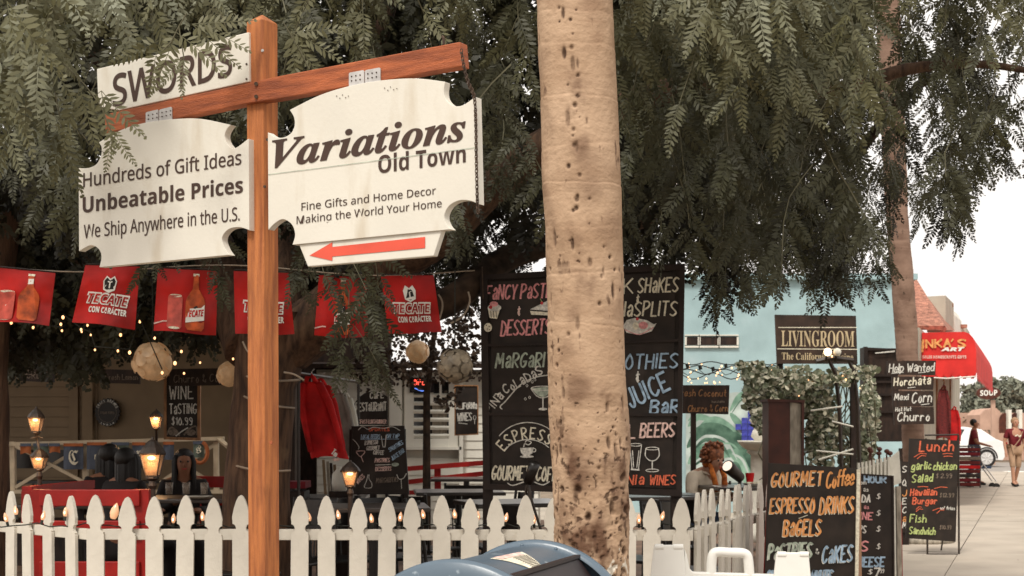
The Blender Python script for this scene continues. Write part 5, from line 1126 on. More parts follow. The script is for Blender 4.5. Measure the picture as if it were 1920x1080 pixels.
# ============================================================ PATIO
# porch railing with crossed braces (left)
YR = 14.2
rl = thing('porch_railing', 'cream wooden porch railing with crossed braces hung with pennants', 'railing', tuple(P(200, 900, YR)))
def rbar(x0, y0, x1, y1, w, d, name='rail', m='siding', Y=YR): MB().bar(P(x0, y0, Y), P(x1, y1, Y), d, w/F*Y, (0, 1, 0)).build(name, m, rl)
def flatbar(x0, y0, x1, y1, w, Y, name, m, par, dep=.04):
    a, b = P(x0, y0, Y), P(x1, y1, Y); d = (b-a).normalized(); u = Vector((-d.z, 0, d.x))*(w/F*Y/2)
    return MB().prism([a-u, b-u, b+u, a+u], (0, dep, 0)).build(name, m, par)
flatbar(14, 833, 418, 822, 7, YR-.03, 'top_rail', 'railpaint', rl, .09)
for x in (22, 158, 404): flatbar(x, 828, x+1, 925, 9, YR, 'post', 'railpaint', rl, .06)
flatbar(28, 914, 156, 836, 6, YR+.005, 'brace', 'railpaint', rl, .03); flatbar(28, 836, 176, 914, 6, YR-.035, 'brace', 'railpaint', rl, .03)
flatbar(300, 905, 404, 832, 6, YR+.005, 'brace', 'railpaint', rl, .03); flatbar(286, 836, 396, 905, 6, YR-.035, 'brace', 'railpaint', rl, .03)
flatbar(14, 922, 418, 922, 7, YR-.02, 'bottom_rail', 'railpaint', rl, .06)
pb0 = P(400, 820, YR)
MB().prism([P(404, 820, YR), P(418, 822, YR), P(427, 832, YR-.3), P(424, 836, YR-.3)], (0, .04, -.03)).build('rail_return', 'railpaint', rl)
for i, (x0, x1, y0, y1, m, s) in enumerate(((38, 58, 834, 852, 'pen3', ''), (62, 90, 834, 866, 'pen2', ''), (92, 112, 834, 850, 'pen3', ''), (119, 156, 834, 880, 'pen1', 'C'), (163, 200, 832, 880, 'pen1', 'o'), (208, 242, 832, 862, 'pen2', ''), (248, 272, 832, 868, 'pen1', 'r'), (306, 326, 831, 862, 'pen1', ''), (362, 382, 830, 858, 'pen2', 's'))):
    t = thing('pennant', f'small cloth pennant on the porch railing', 'pennant', tuple(P((x0+x1)/2, y0, YR-.07)))
    pn = Plane(x0, YR-.08, x1, YR-.08); nm = {'pen1': 'dark blue', 'pen2': 'dull green', 'pen3': 'faded orange'}[m]
    if s == 'C': t['label'] = 'dark blue pennant bearing a gothic letter C on the porch railing'
    elif s == 'o': t['label'] = 'dark blue pennant bearing a small letter o, next to the gothic C pennant'
    elif s == 'r': t['label'] = 'dark blue pennant bearing a letter r beside the big patio lantern'
    elif s == 's': t['label'] = 'dull green pennant bearing a letter s at the right end of the porch railing'
    else: t['label'] = nm+' plain pennant on the porch railing, '+{0: 'leftmost of all', 1: 'just before the gothic C pennant', 2: 'tucked beside the gothic C pennant', 5: 'above the seated women', 7: 'behind the smiling woman'}[i]
    t['group'] = 'pennants hung along the porch railing'
    n = 6; v = []; f = []
    for a in range(n+1):
        for b in range(2): 
            k = a/n; p = pn.at(x0+(x1-x0)*k, y0 if b == 0 else y1-(3 if m == 'pen3' else 0)*math.sin(k*3.1)); p.y += .012*math.sin(k*6+i); v.append(p)
    for a in range(n): f.append((2*a, 2*a+2, 2*a+3, 2*a+1))
    MB().add(v, f).build('cloth', m, t); MB().bar(pn.at(x0, y0, .01), pn.at(x1, y0, .01), .01, .03).build('hem', 'pen3' if m == 'pen1' else 'pen1', t)
    if s: q = Paint(pn, t, .02); cx = (x0+x1)/2; q.font(s, cx-(9 if s == 'C' else 5), (y0+y1)/2+(14 if s == 'C' else 6), cx+(9 if s == 'C' else 5), (y0+y1)/2+(14 if s == 'C' else 6), 27 if s == 'C' else 17, 'ch_c', 'frak'); q.done()
hs = thing('life_ring', 'orange hoop hanging at the right end of the porch railing', 'hoop', tuple(P(378, 852, YR-.1)))
MB().tube([P(375+14*math.cos(a), 848+20*math.sin(a), YR-.12) for a in [math.radians(-70+i*16) for i in range(14)]], .02, 6).build('ring', 'pen3', hs)

# lanterns
def lantern(name, label, px, ytop, ybot, Y, half, postto=None, lit=True, cat='lantern', group=None):
    """half: half width in px of the glass; roof, tapering panes, base, finial"""
    a, b = P(px, ytop, Y), P(px, ybot, Y); s = Y/F; h = a.z-b.z; w = half*s
    t = thing(name, label, cat, (a.x, Y, b.z if postto is None else postto), group)
    zr = b.z+h*.62
    MB().lathe([(w*1.45, zr-.01), (w*1.5, zr), (w*1.15, zr+h*.12), (w*.55, zr+h*.26), (w*.22, zr+h*.31), (w*.14, zr+h*.36), (.002, a.z)], (a.x, Y, 0), 12).build('roof', 'iron', t)
    MB().add([(a.x+x*w*k, Y+y*w*k, z) for k, z in ((.62, b.z+h*.12), (1.05, zr)) for x, y in ((-1, -1), (1, -1), (1, 1), (-1, 1))], [(i, (i+1) % 4, 4+(i+1) % 4, 4+i) for i in range(4)]).build('glass', 'lampglass', t)
    cg = MB()
    for x, y in ((-1, -1), (1, -1), (1, 1), (-1, 1)): cg.bar((a.x+x*w*.64, Y+y*w*.64, b.z+h*.12), (a.x+x*w*1.08, Y+y*w*1.08, zr), w*.13, w*.13)
    for x in (-1, 1):
        cg.bar((a.x+x*w*.64, Y-w*.64, b.z+h*.12), (a.x+x*w*.64, Y+w*.64, b.z+h*.12), w*.13, w*.13)
    cg.bar((a.x-w*.64, Y-w*.66, b.z+h*.12), (a.x+w*.64, Y-w*.66, b.z+h*.12), w*.13, w*.13); cg.build('cage', 'iron', t)
    MB().lathe([(w*.3, b.z), (w*.75, b.z+h*.06), (w*.7, b.z+h*.12)], (a.x, Y, 0), 10).build('base', 'iron', t)
    MB().ball((a.x, Y-w*.5, zr-h*.10), w*.42, 10, (1.1, 1, .6)).build('bulb', 'lampbulb', t, smooth=True)
    if postto is not None:
        z0 = postto; MB().lathe([(w*1.2, z0), (w*1.1, z0+.06), (w*.55, z0+.12), (w*.38, z0+.5), (w*.34, b.z-.05), (w*.5, b.z-.03), (w*.36, b.z)], (a.x, Y, 0), 10).build('post', 'iron', t)
    if lit:
        l = bpy.data.lights.new('lamp_glow', 'POINT'); l.energy = lit; l.color = (1, .55, .25); l.shadow_soft_size = .06
        lo_ = bpy.data.objects.new('lamp_glow', l); COL.objects.link(lo_); lo_.location = (a.x, Y-w*1.6, zr-h*.2)
    return t
lantern('patio_lamp', 'large dark lantern lamp on a post, tallest glass, between the seated women', 286, 818, 902, 9.0, 17, .1, 2.4)
lantern('patio_lamp', 'low post lantern glowing in front of the tall chalk A-board', 657, 862, 916, 9.2, 13, .1, 1.8)
lantern('patio_lamp', 'lower lantern of the two-tier post at the left, above the red bench', 74, 838, 884, 9.1, 12, .1, 1.5)
lantern('patio_lamp', 'upper lantern of the two-tier lamp post at the left, before the cream wall', 68, 762, 815, 9.1, 11, None, 2)
t = thing('lamp_bracket', 'thin iron rod joining the two lanterns of the left lamp post', 'bracket', tuple(P(70, 830, 9.1)))
MB().tube([P(68, 813, 9.1), P(70, 826, 9.12), P(73, 842, 9.1)], .010, 6).tube([P(58, 822, 9.1), P(70, 818, 9.1), P(80, 822, 9.1)], .006, 5).build('rod', 'iron', t)
lantern('patio_lamp', 'small far lantern left of the wine tasting chalkboard', 293, 766, 806, 12.8, 9, None, 5)
MB_ = MB(); t = thing('lamp_bracket', 'iron wall arm under the small far lantern', 'bracket', tuple(P(293, 812, 12.8))); MB_.tube([P(293, 806, 12.8), P(293, 830, 12.9)], .014, 6).build('rod', 'iron', t)

# spot lamps on stalks
t = thing('spot_lamp', 'lit spot lamp tilted up beside the seated curly haired woman', 'spotlight', tuple(P(1378, 905, 12.8)))
a, b = P(1364, 874, 12.8), P(1388, 896, 12.95); MB().tube([a, a.lerp(b, .3), b], [.062, .058, .046], 14).build('housing', 'iron', t, smooth=True)
d = (a-b).normalized(); MB().tube([a+d*.001, a+d*.004], .048, 14).build('lens', 'spotlit', t); MB().tube([b, P(1386, 915, 12.95), (P(1386, 915, 12.95).x, 12.95, .2)], .018, 6).build('stalk', 'iron', t)
t = thing('spot_lamp', 'unlit dark spot lamp leaning before the lower edge of the big menu board', 'spotlight', tuple(P(995, 905, 8.7)))
a, b = P(1003, 868, 8.7), P(990, 905, 8.75); MB().tube([a, a.lerp(b, .4), b], [.036, .034, .028], 12).build('housing', 'blackmetal', t, smooth=True); MB().tube([b, P(993, 925, 8.75), (P(994, 940, 8.75).x, 8.75, .2)], .014, 6).build('stalk', 'iron', t)
for s_ in (-1, 1): MB().tube([P(988, 910, 8.75), P(994+s_*22, 1000, 8.8)], .009, 5).build('tripod_leg', 'iron', t)

# tables and chairs (prototypes in local coordinates)
def table_proto(w=.75, d=.7, h=.86):
    t = thing('patio_table', '', 'table')
    MB().box((0, 0, h), (w, d, .03)).build('tabletop', 'tabletop', t, bevel=.006)
    MB().tube([(0, 0, .03), (0, 0, h-.02)], .03, 8).build('column', 'blackmetal', t)
    for a in range(4):
        dx, dy = math.cos(a*1.5708+.78), math.sin(a*1.5708+.78); MB().tube([(0, 0, .07), (dx*.2, dy*.2, .04), (dx*.32, dy*.32, .015)], .018, 6).build('foot', 'blackmetal', t)
    return t
def chair_proto():
    t = thing('patio_chair', '', 'chair')
    MB().box((0, 0, .45), (.42, .42, .025)).build('seat', 'blackmetal', t, bevel=.01)
    b = MB(); n = 9
    vs = []
    for i in range(n+1):
        a = (i/n-.5)*1.5
        for z in (.66, .88): vs.append((.24*math.sin(a)*1.1, .21+.06*math.cos(a)-.04+(z-.45)*.12, z))
    b.add(vs, [(2*i, 2*i+2, 2*i+3, 2*i+1) for i in range(n)]); b.build('backrest', 'blackmetal', t, smooth=True)
    for s in (-1, 1):
        MB().tube([(s*.19, .19, 0), (s*.18, .19, .45), (s*.185, .25, .9)], .013, 6).build('leg', 'blackmetal', t); MB().tube([(s*.2, -.2, 0), (s*.18, -.18, .45)], .013, 6).build('leg', 'blackmetal', t)
    sp_ = MB()
    for i in range(5): sp_.tube([(-.12+i*.06, .205, .46), (-.12+i*.06, .23, .68)], .006, 5)
    sp_.build('back_spindles', 'blackmetal', t)
    MB().tube([(-.19, .18, .2), (.19, .18, .2)], .008, 5).build('stretcher', 'blackmetal', t)
    return t
tb_ = table_proto(); first = True
TG, CG = 'dark patio tables', 'black metal patio chairs'
for px, Y, rz, lab in ((860, 12.2, .1, 'dark patio table in front of the big menu board, level with the picket tops'), (600, 11.2, .05, 'dark patio table between the signpost and the tall chalk A-board'), (700, 9.8, .12, 'dark patio table nearest the fence below the patio lantern'),
  (875, 15.4, 0, 'far dark patio table before the red railing'), (1235, 11.4, .2, 'dark patio table under the right end of the big menu board'), (350, 11.0, .0, 'dark table with drinks in front of the smiling seated woman'), (1400, 13.2, .15, 'dark table at which the curly haired woman reads'), (150, 10.2, .1, 'dark table between the two red benches at left'), (965, 10.4, .3, 'dark patio table directly left of the palm trunk')):
    place(tb_, first, (P(px, 0, Y).x, Y, .1), rz, lab, TG); first = False
ch_ = chair_proto(); first = True
for px, Y, rz, lab in ((795, 11.3, 2.6, 'curved back metal chair left of the table before the menu board'), (880, 13.5, 3.0, 'metal chair at the far table before the red railing'), (745, 10.6, .6, 'metal chair tucked at the table below the tall A-board'), (560, 10.2, -.4, 'metal chair just right of the signpost behind the pickets'),
  (640, 10.4, .4, 'metal chair behind the patio lantern post'), (835, 10.2, 1.9, 'metal chair behind the pickets below the menu board table'), (930, 11.6, -1.2, 'metal chair under the left part of the big menu board'), (1010, 9.9, 2.2, 'metal chair by the unlit spot lamp'),
  (1200, 10.4, -2.2, 'metal chair just right of the palm trunk'), (1262, 12.4, .5, 'metal chair beyond the table under the menu board end'), (1290, 9.6, 1.2, 'metal chair nearest the fence corner'), (1310, 13.9, -1.3, 'metal chair on which the curly haired woman sits'), (690, 12.4, 2.8, 'metal chair partly hidden by the tall A-board'), (460, 9.5, .3, 'metal chair beside the dark tree trunk'),
  (1340, 11.4, 2.0, 'metal chair behind the receding fence pickets'), (520, 11.9, 2.4, 'metal chair deep in shade right of the dark tree')):
    place(ch_, first, (P(px, 0, Y).x, Y, .1), rz, lab, CG); first = False
cq = thing('porch_chair', 'dark chair back above the porch railing, leftmost', 'chair'); b = MB(); vs = []
for i in range(9):
    a = (i/8-.5)*1.8
    for z in (0, .2): vs.append((.23*math.sin(a), -.1*math.cos(a), z+.6))
b.add(vs, [(2*i, 2*i+2, 2*i+3, 2*i+1) for i in range(8)]); b.build('backrest', 'blackmetal', cq, smooth=True); MB().box((0, .1, .45), (.4, .4, .03)).build('seat', 'blackmetal', cq)
for sx_, sy_ in ((-1, -1), (1, -1), (1, 1), (-1, 1)): MB().tube([(sx_*.17, .1+sy_*.17, 0), (sx_*.17, .1+sy_*.17, .45)], .014, 5).build('leg', 'blackmetal', cq)
for i, (px, lab) in enumerate(((35, 'dark chair back above the porch railing, leftmost'), (106, 'dark chair back above the porch railing, second from the left'), (158, 'dark chair back above the porch railing below the round sign'), (202, 'dark chair back above the railing right of the round sign'), (262, 'dark chair back above the railing in front of the doorway'))):
    place(cq, i == 0, (P(px, 0, 15.4).x, 15.4, .48), random.uniform(-.1, .1), lab, 'dark chairs on the porch')

# red benches and railings
def redbench(label, x0, x1, y, Y, back=True, name='bench', posts=(0, 1), rows=((0, .13), (-.24, .12), (-.62, .16)), grp='red painted benches'):
    a, b = P(x0, y, Y), P(x1, y, Y); t = thing(name, label, 'bench', ((a.x+b.x)/2, Y, .2), grp)
    for dz, h in rows: MB().box(((a.x+b.x)/2, Y, a.z-h/2+dz), (b.x-a.x, .03, h)).build('back_slat', 'red', t, bevel=.004)
    for k in posts: x = a.x*(1-k)+b.x*k; MB().box((x, Y+.04, (a.z+.2)/2), (.10, .05, a.z-.2)).build('post', 'red', t)
    MB().box(((a.x+b.x)/2, Y+.24, .62), (b.x-a.x, .42, .04)).build('seat', 'red', t, bevel=.005)
    return t
redbench('large glossy red wooden bench behind the left pickets', 74, 262, 918, 8.7, posts=(1, .0), rows=((0, .10), (-.19, .10), (-.44, .16)))
t = thing('bench', 'side arm of a red booth running back from the large red bench', 'bench', tuple(P(60, 915, 9.3)), 'red painted benches')
MB().bar(P(50, 921, 8.8), P(170, 908, 10.6), .06, .06).bar(P(60, 948, 8.8), P(170, 925, 10.6), .04, .08).build('arm_rail', 'red', t); MB().box(P(54, 960, 8.8), (.07, .07, .26)).build('post', 'red', t)
redbench('red bench glimpsed behind the smiling woman at the tree', 376, 424, 893, 12.6, posts=(0,), rows=((0, .10), (-.2, .1)))
t = thing('railing', 'bright red wooden railing below the cafe window', 'railing', tuple(P(830, 880, 16)))
flatbar(764, 879, 906, 868, 9, 16, 'rail', 'red', t, .05); flatbar(764, 904, 906, 888, 9, 16, 'rail', 'red', t, .05); flatbar(764, 924, 906, 918, 8, 16, 'rail', 'red', t, .05); flatbar(820, 874, 821, 930, 12, 16.06, 'post', 'red', t, .06)
t = thing('planter_box', 'dark red box seat just right of the signpost under the jackets', 'box seat', tuple(P(557, 930, 10.9)))
MB().box((P(557, 0, 10.9).x, 10.9, P(0, 908, 10.9).z), (.17, .3, .05)).build('cushion', 'maroon', t); MB().box((P(557, 0, 10.9).x, 10.9, .62), (.15, .28, .82)).build('base', 'boardframe', t)
# leaning boards by the lamp
t = thing('leaning_boards', 'pale timber boards leaning upright below the hanging jackets', 'boards', (P(618, 0, 11.9).x, 11.9, .2))
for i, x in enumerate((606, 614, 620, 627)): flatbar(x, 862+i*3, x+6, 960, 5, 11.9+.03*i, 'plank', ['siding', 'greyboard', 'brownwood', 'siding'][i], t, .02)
t = thing('jug', 'pale plastic jug standing behind the patio lantern', 'jug', tuple(P(635, 912, 11)))
c = P(636, 906, 11); MB().lathe([(.055, -.06), (.06, 0), (.055, .07), (.02, .11), (.02, .13)], c, 12).build('body', 'sidingwhite', t, smooth=True); MB().tube([c+Vector((.03, -.03, .1)), c+Vector((.07, -.03, .08)), c+Vector((.055, -.03, .0))], .01, 6).build('handle', 'sidingwhite', t)
MB().box((c.x, c.y, (c.z-.06+.2)/2), (.14, .14, c.z-.26)).build('stand', 'brownwood', t)

# hanging jackets
garment('jacket', 'bright red hooded jacket hanging in front, with white print at its hem', 'jacket', 584, 716, 58, 142, 10.2, 'redfleece', 'jackets on hangers', lean=.75)
garment('jacket', 'second red jacket hanging just behind the first red one', 'jacket', 603, 722, 48, 134, 10.5, 'redfleece', 'jackets on hangers', lean=.45)
garment('jacket', 'pale grey hooded jacket hanging right of the red ones', 'jacket', 634, 737, 38, 120, 10.8, 'greyfleece', 'jackets on hangers', lean=.45)
garment('jacket', 'white jacket hanging rightmost beside the Restaurant sign', 'jacket', 650, 745, 30, 100, 11.2, 'sidingwhite', 'jackets on hangers', lean=.3)
q = Paint(Plane(610, 9.98, 640, 9.98), bpy.data.objects['jacket'], 0); q.text('Tm', 621, 850, 629, 856, 10, 2, 'white2', 0); q.oval(630, 862, 7, 3, 'ch_pale'); q.done()
t = thing('clothes_rail', 'iron clothes rail from which the jackets hang', 'clothes rail', tuple(P(620, 700, 10.7)))
MB().tube([P(560, 700, 9.9), P(672, 716, 11.4)], .012, 6).build('rail', 'iron', t)
for p in (P(560, 700, 9.9), P(672, 716, 11.4)): MB().tube([p, (p.x, p.y, .2)], .012, 6).build('upright', 'iron', t)

# capiz shell lanterns
def capiz(label, px, py, r, Y, m, seed):
    c = P(px, py, Y); R = r/F*Y; t = thing('shell_lantern', label, 'hanging lamp', tuple(c), 'round shell lanterns')
    g_ = random.Random(seed); mb = [MB(), MB()]; n = 54
    MB().ball(c, R*.86, 14).build('globe', m, t, smooth=True)
    for i in range(n):
        z = 1-2*(i+.5)/n; a = i*2.39996; u = Vector((math.sqrt(1-z*z)*math.cos(a), math.sqrt(1-z*z)*math.sin(a), z)); u = (u+Vector((g_.uniform(-.1, .1), g_.uniform(-.1, .1), g_.uniform(-.1, .1)))).normalized()
        x = u.orthogonal().normalized(); y = u.cross(x); rr_ = R*g_.uniform(.22, .33); o = c+u*R*g_.uniform(.90, 1.0); tl = g_.uniform(-.3, .3)
        k = 10; disc = [o+(x*math.cos(2*math.pi*j/k)+y*math.sin(2*math.pi*j/k))*rr_+u*math.cos(2*math.pi*j/k)*rr_*tl*.5 for j in range(k)]
        o_ = MB().add(disc+[o+u*.004], [(j, (j+1) % k, k) for j in range(k)]).build('shell', m, t)
    MB().tube([c+Vector((0, 0, R*.9)), c+Vector((0, 0, R*.9+.5))], .004, 5).build('hanging_cord', 'cord', t)
capiz('warm lit ball of shell discs hanging left of the wine chalkboard', 286, 678, 37, 9.6, 'capiz', 1)
capiz('warm lit shell ball half hidden beside the dark tree trunk', 430, 702, 24, 9.9, 'capiz', 2)
capiz('unlit greyish shell ball hanging left of the big menu board', 853, 686, 33, 8.9, 'capizgrey', 3)
capiz('warm shell ball deep in the leaves left of the unlit one', 783, 660, 22, 13, 'capiz', 4)

# fairy lights
def fairy(label, pts, Y, wire, name='string_lights'):
    c = P(pts[0][0], pts[0][1], Y); t = thing(name, label, 'string lights', tuple(c)); g_ = random.Random(int(pts[0][0]))
    if wire: MB().tube([P(x, y-2, Y+.03) for x, y in wire], .004, 4).build('wire', 'cord', t)
    me = MB().ball((0, 0, 0), .010, 8, (1, 1, 1.3)).mesh('bulb'); me.materials.append(M['bulb']); me.shade_smooth()
    for x, y in pts: o = inst('bulb', me, t, tuple(P(x, y, Y+g_.uniform(-.2, .2))-c)); s = g_.uniform(.55, 1.05); o.scale = (s, s, s)
    return t
pts = [(21, 605), (62, 614), (118, 595), (114, 608), (116, 620), (152, 618), (153, 622), (164, 610), (170, 628), (226, 628), (262, 603), (290, 634), (178, 656), (221, 658), (243, 661), (328, 681), (304, 699), (340, 659), (375, 680), (437, 673), (345, 700)]
fairy('warm fairy lights strung under the left banners', pts, 9.2, sorted([(x, y-4) for x, y in pts[:18:2]]))
g_ = random.Random(5); pts = [(1290+g_.uniform(0, 175), 688+g_.uniform(-8, 32)) for i in range(46)]
fairy('dense tangle of fairy lights stretched to the ivy arch before the mural', pts, 15.5, [(1280+i*10, 700+6*math.sin(i*1.7)) for i in range(20)])
t = thing('string_cable', 'black festoon cable with sockets above the fairy light tangle', 'cable', tuple(P(1370, 682, 15.2)))
for k in range(4): MB().tube([P(1280+i*9, 681+k*8+(3+k)*math.sin(i*.8+k*2), 15.2+k*.1) for i in range(22)], .0055, 4).build('cable', 'cord', t)
for i in range(7): MB().tube([P(1288+i*24, 682+(i % 3)*3, 15.1), P(1288+i*24+2, 690+(i % 3)*3, 15.1)], .02, 6).build('socket', 'cord', t)
pts = [(1500, 700), (1516, 712), (1541, 706), (1580, 706), (1586, 712), (1506, 732), (1612, 728), (1498, 742), (1560, 668), (1520, 716)]
fairy('few fairy lights glowing inside the ivy arch', pts, 14.6, None)

# ivy arch with iron frame
iv = thing('ivy_arch', 'iron garden arch overgrown with pale leaved ivy below the LIVINGROOM sign', 'arch', (P(1540, 0, 15).x, 15, .1))
fr_ = MB()
for a in ([(1555, 676), (1566, 700), (1574, 760), (1578, 880), (1580, 960)], [(1592, 676), (1602, 700), (1608, 760), (1612, 880), (1614, 960)]): fr_.tube([P(x, y, 14.8) for x, y in a], .022, 6)
fr_.tube([P(1530, 678, 14.8), P(1560, 671, 14.8), P(1600, 676, 14.8)], .03, 6)
fr_.build('iron_frame', 'iron', iv)
def ivy_leaves(name, parent, blobs, n, size, seed, mname='ivy'):
    g_ = np.random.default_rng(seed); wts = np.array([b[2]*b[3] for b in blobs], float); wts /= wts.sum(); V = []
    for (px, py, rx, ry, Y), k in zip(blobs, (wts*n).astype(int)):
        th = g_.uniform(0, 2*np.pi, k); rr_ = g_.uniform(0, 1, k)**.6*(1+.2*np.sin(th*5+seed))
        x, y = px+rx*rr_*np.cos(th), py+ry*rr_*np.sin(th); Yd = Y+g_.uniform(-.4, .4, k)
        c = np.stack([(x-960)/F*Yd, Yd, CZ+(HY-y)/F*Yd], 1)
        nn = g_.normal(size=(k, 3))+[0, -1.2, .8]; nn /= np.linalg.norm(nn, axis=1)[:, None]; a = np.cross(nn, g_.normal(size=(k, 3))); a /= np.linalg.norm(a, axis=1)[:, None]; b = np.cross(nn, a)
        s = size*g_.uniform(.6, 1.3, k)[:, None]
        V.append(np.stack([c-a*s, c-a*s*.3+b*s*.7, c+a*s*.6+b*s*.5, c+a*s*1.1, c+a*s*.5-b*s*.55, c-a*s*.3-b*s*.7], 1).reshape(-1, 3))
    v = np.concatenate(V)-np.array(parent_base(parent)); m_ = len(v)//6
    f = np.arange(m_*6).reshape(m_, 6); me = bpy.data.meshes.new(name); me.from_pydata(v.tolist(), [], f.tolist()); me.materials.append(M[mname])
    o = bpy.data.objects.new(name, me); COL.objects.link(o); o.parent = parent; o['kind'] = 'stuff'; return o
M['ivy2'] = mat('ivy_pale_leaf', (.48, .45, .33), .5, .3, 30)
bl = [(1478, 712, 62, 24, 14.6), (1570, 706, 52, 14, 15), (1438, 728, 36, 36, 14.4), (1515, 745, 52, 40, 15.2), (1425, 780, 16, 30, 14), (1545, 810, 30, 80, 15.3), (1604, 840, 30, 50, 15.6), (1630, 760, 18, 50, 16)]
bl += [(1405, 735, 14, 40, 14.3), (1625, 694, 24, 10, 14.8), (1640, 800, 10, 34, 15.8), (1410, 690, 30, 12, 14.5), (1452, 790, 12, 60, 14.2), (1530, 790, 20, 70, 15.3), (1622, 870, 14, 40, 16)]
ivy_leaves('foliage', iv, bl, 3300, .033, 1); ivy_leaves('pale_foliage', iv, bl, 2300, .030, 2, 'ivy2')
st_ = MB(); g_ = random.Random(3)
for i in range(26):
    x = g_.uniform(1430, 1630); st_.tube([P(x+g_.uniform(-15, 15)*k, 700+k*50, 15.3+g_.uniform(-.2, .2)) for k in range(5)], .007, 4)
st_.build('stems', 'twig', iv)
tw = MB()
for a in ((1530, 845, 1600, 852), (1535, 862, 1600, 842), (1520, 770, 1580, 762), (1560, 790, 1600, 800)): tw.tube([P(a[0], a[1], 14.7), P(a[2], a[3], 14.7)], .009, 4)
tw.build('bamboo_sticks', 'stone', iv)
# white slatted cradle boat thing behind the A-frames
t = thing('white_bench', 'white curved slatted garden bench end behind the narrow A-frame sign', 'garden bench', tuple(P(1650, 1000, 13.4)))
pw_ = Plane(1610, 13.4, 1690, 13.4); m_ = MB(); pw_.slab(m_, [(1608, 878), (1640, 872), (1666, 862), (1686, 846), (1690, 905), (1640, 925), (1608, 925)][::-1], .04); m_.build('side', 'stone', t)
for i in range(9): m_ = MB(); x = 1609+i*7; m_ .prism([pw_.at(x, 868-i*1.4, .05), pw_.at(x+3.5, 868-i*1.4, .05), pw_.at(x+3.5, 905, .05), pw_.at(x, 905, .05)][::-1], (0, .03, 0)); m_.build('slat', 'stone', t)
p = pw_.at(1650, 925, -.1); MB().box((p.x, p.y, .5), (.3, .1, .9)).build('leg', 'stone', t)
t = thing('potted_twigs', 'dried brown seed heads sticking up behind the narrow A-frame sign', 'dried plant', tuple(P(1645, 870, 13.9)))
st_ = MB()
for i, x in enumerate((1628, 1636, 1645, 1652, 1660, 1672)): st_.tube([P(x, 900, 13.9), P(x+(-3 if i % 2 else 3), 845+i % 3*4, 13.9)], .008, 5); st_.ball(P(x+(-3 if i % 2 else 3), 842+i % 3*4, 13.9), .028, 8, (1, 1, .8))
st_.build('stems', 'brownpost', t)

# tables' small things
t = thing('drinking_glass', 'tall glass standing on the table at the smiling woman, left one', 'glass', tuple(P(316, 925, 10.9)), 'glasses on the women\'s table'); c = P(317, 922, 10.9)
MB().lathe([(.026, -.02), (.032, .07), (.03, .07), (.024, -.015)], c, 12).build('glass_body', 'clearglass', t, smooth=True)
for px, lab in ((348, 'tall glass on the table right in front of the smiling woman'), (382, 'tall glass on the table at the right of the smiling woman')): o = copy_tree(t); o.location = tuple(P(px, 925, 10.8)); o['label'] = lab
t = thing('plate', 'white plate on the table of the smiling woman', 'plate', tuple(P(372, 933, 10.7))); c = P(372, 934, 10.7); MB().lathe([(.04, 0), (.10, .012), (.105, .016), (.09, .012), (.03, .006)], c, 20).build('dish', 'stone', t, smooth=True)
c = P(1406, 897, 13.1); t = thing('red_cup', 'bright red plastic cup on the table beside the seated woman', 'cup', tuple(c)); MB().lathe([(.028, -.06), (.042, .045), (.044, .05), (.036, .045)], c, 14).build('cup', 'redfleece', t, smooth=True)
c = P(1412, 910, 13.0); t = thing('bowl', 'white bowl of sauce packets beside the red cup', 'bowl', tuple(c)); MB().lathe([(.05, -.03), (.09, .015), (.095, .02), (.07, .0)], c, 18).build('dish', 'stone', t, smooth=True)
pk_ = MB(); 
for i in range(8): pk_.box(c+Vector((random.uniform(-.05, .05), random.uniform(-.04, .04), .025)), (.03, .02, .012), Matrix.Rotation(random.uniform(0, 3), 3, 'Z'))
pk_.build('packets', 'ch_c', t)
c = P(1366, 914, 13.1); t = thing('magazine', 'open magazine lying on the table under the woman\'s hands', 'magazine', tuple(c)); MB().box(c+Vector((0, -.02, .0)), (.30, .2, .006), Matrix.Rotation(.1, 3, 'Y')).build('pages', 'ch_w', t)

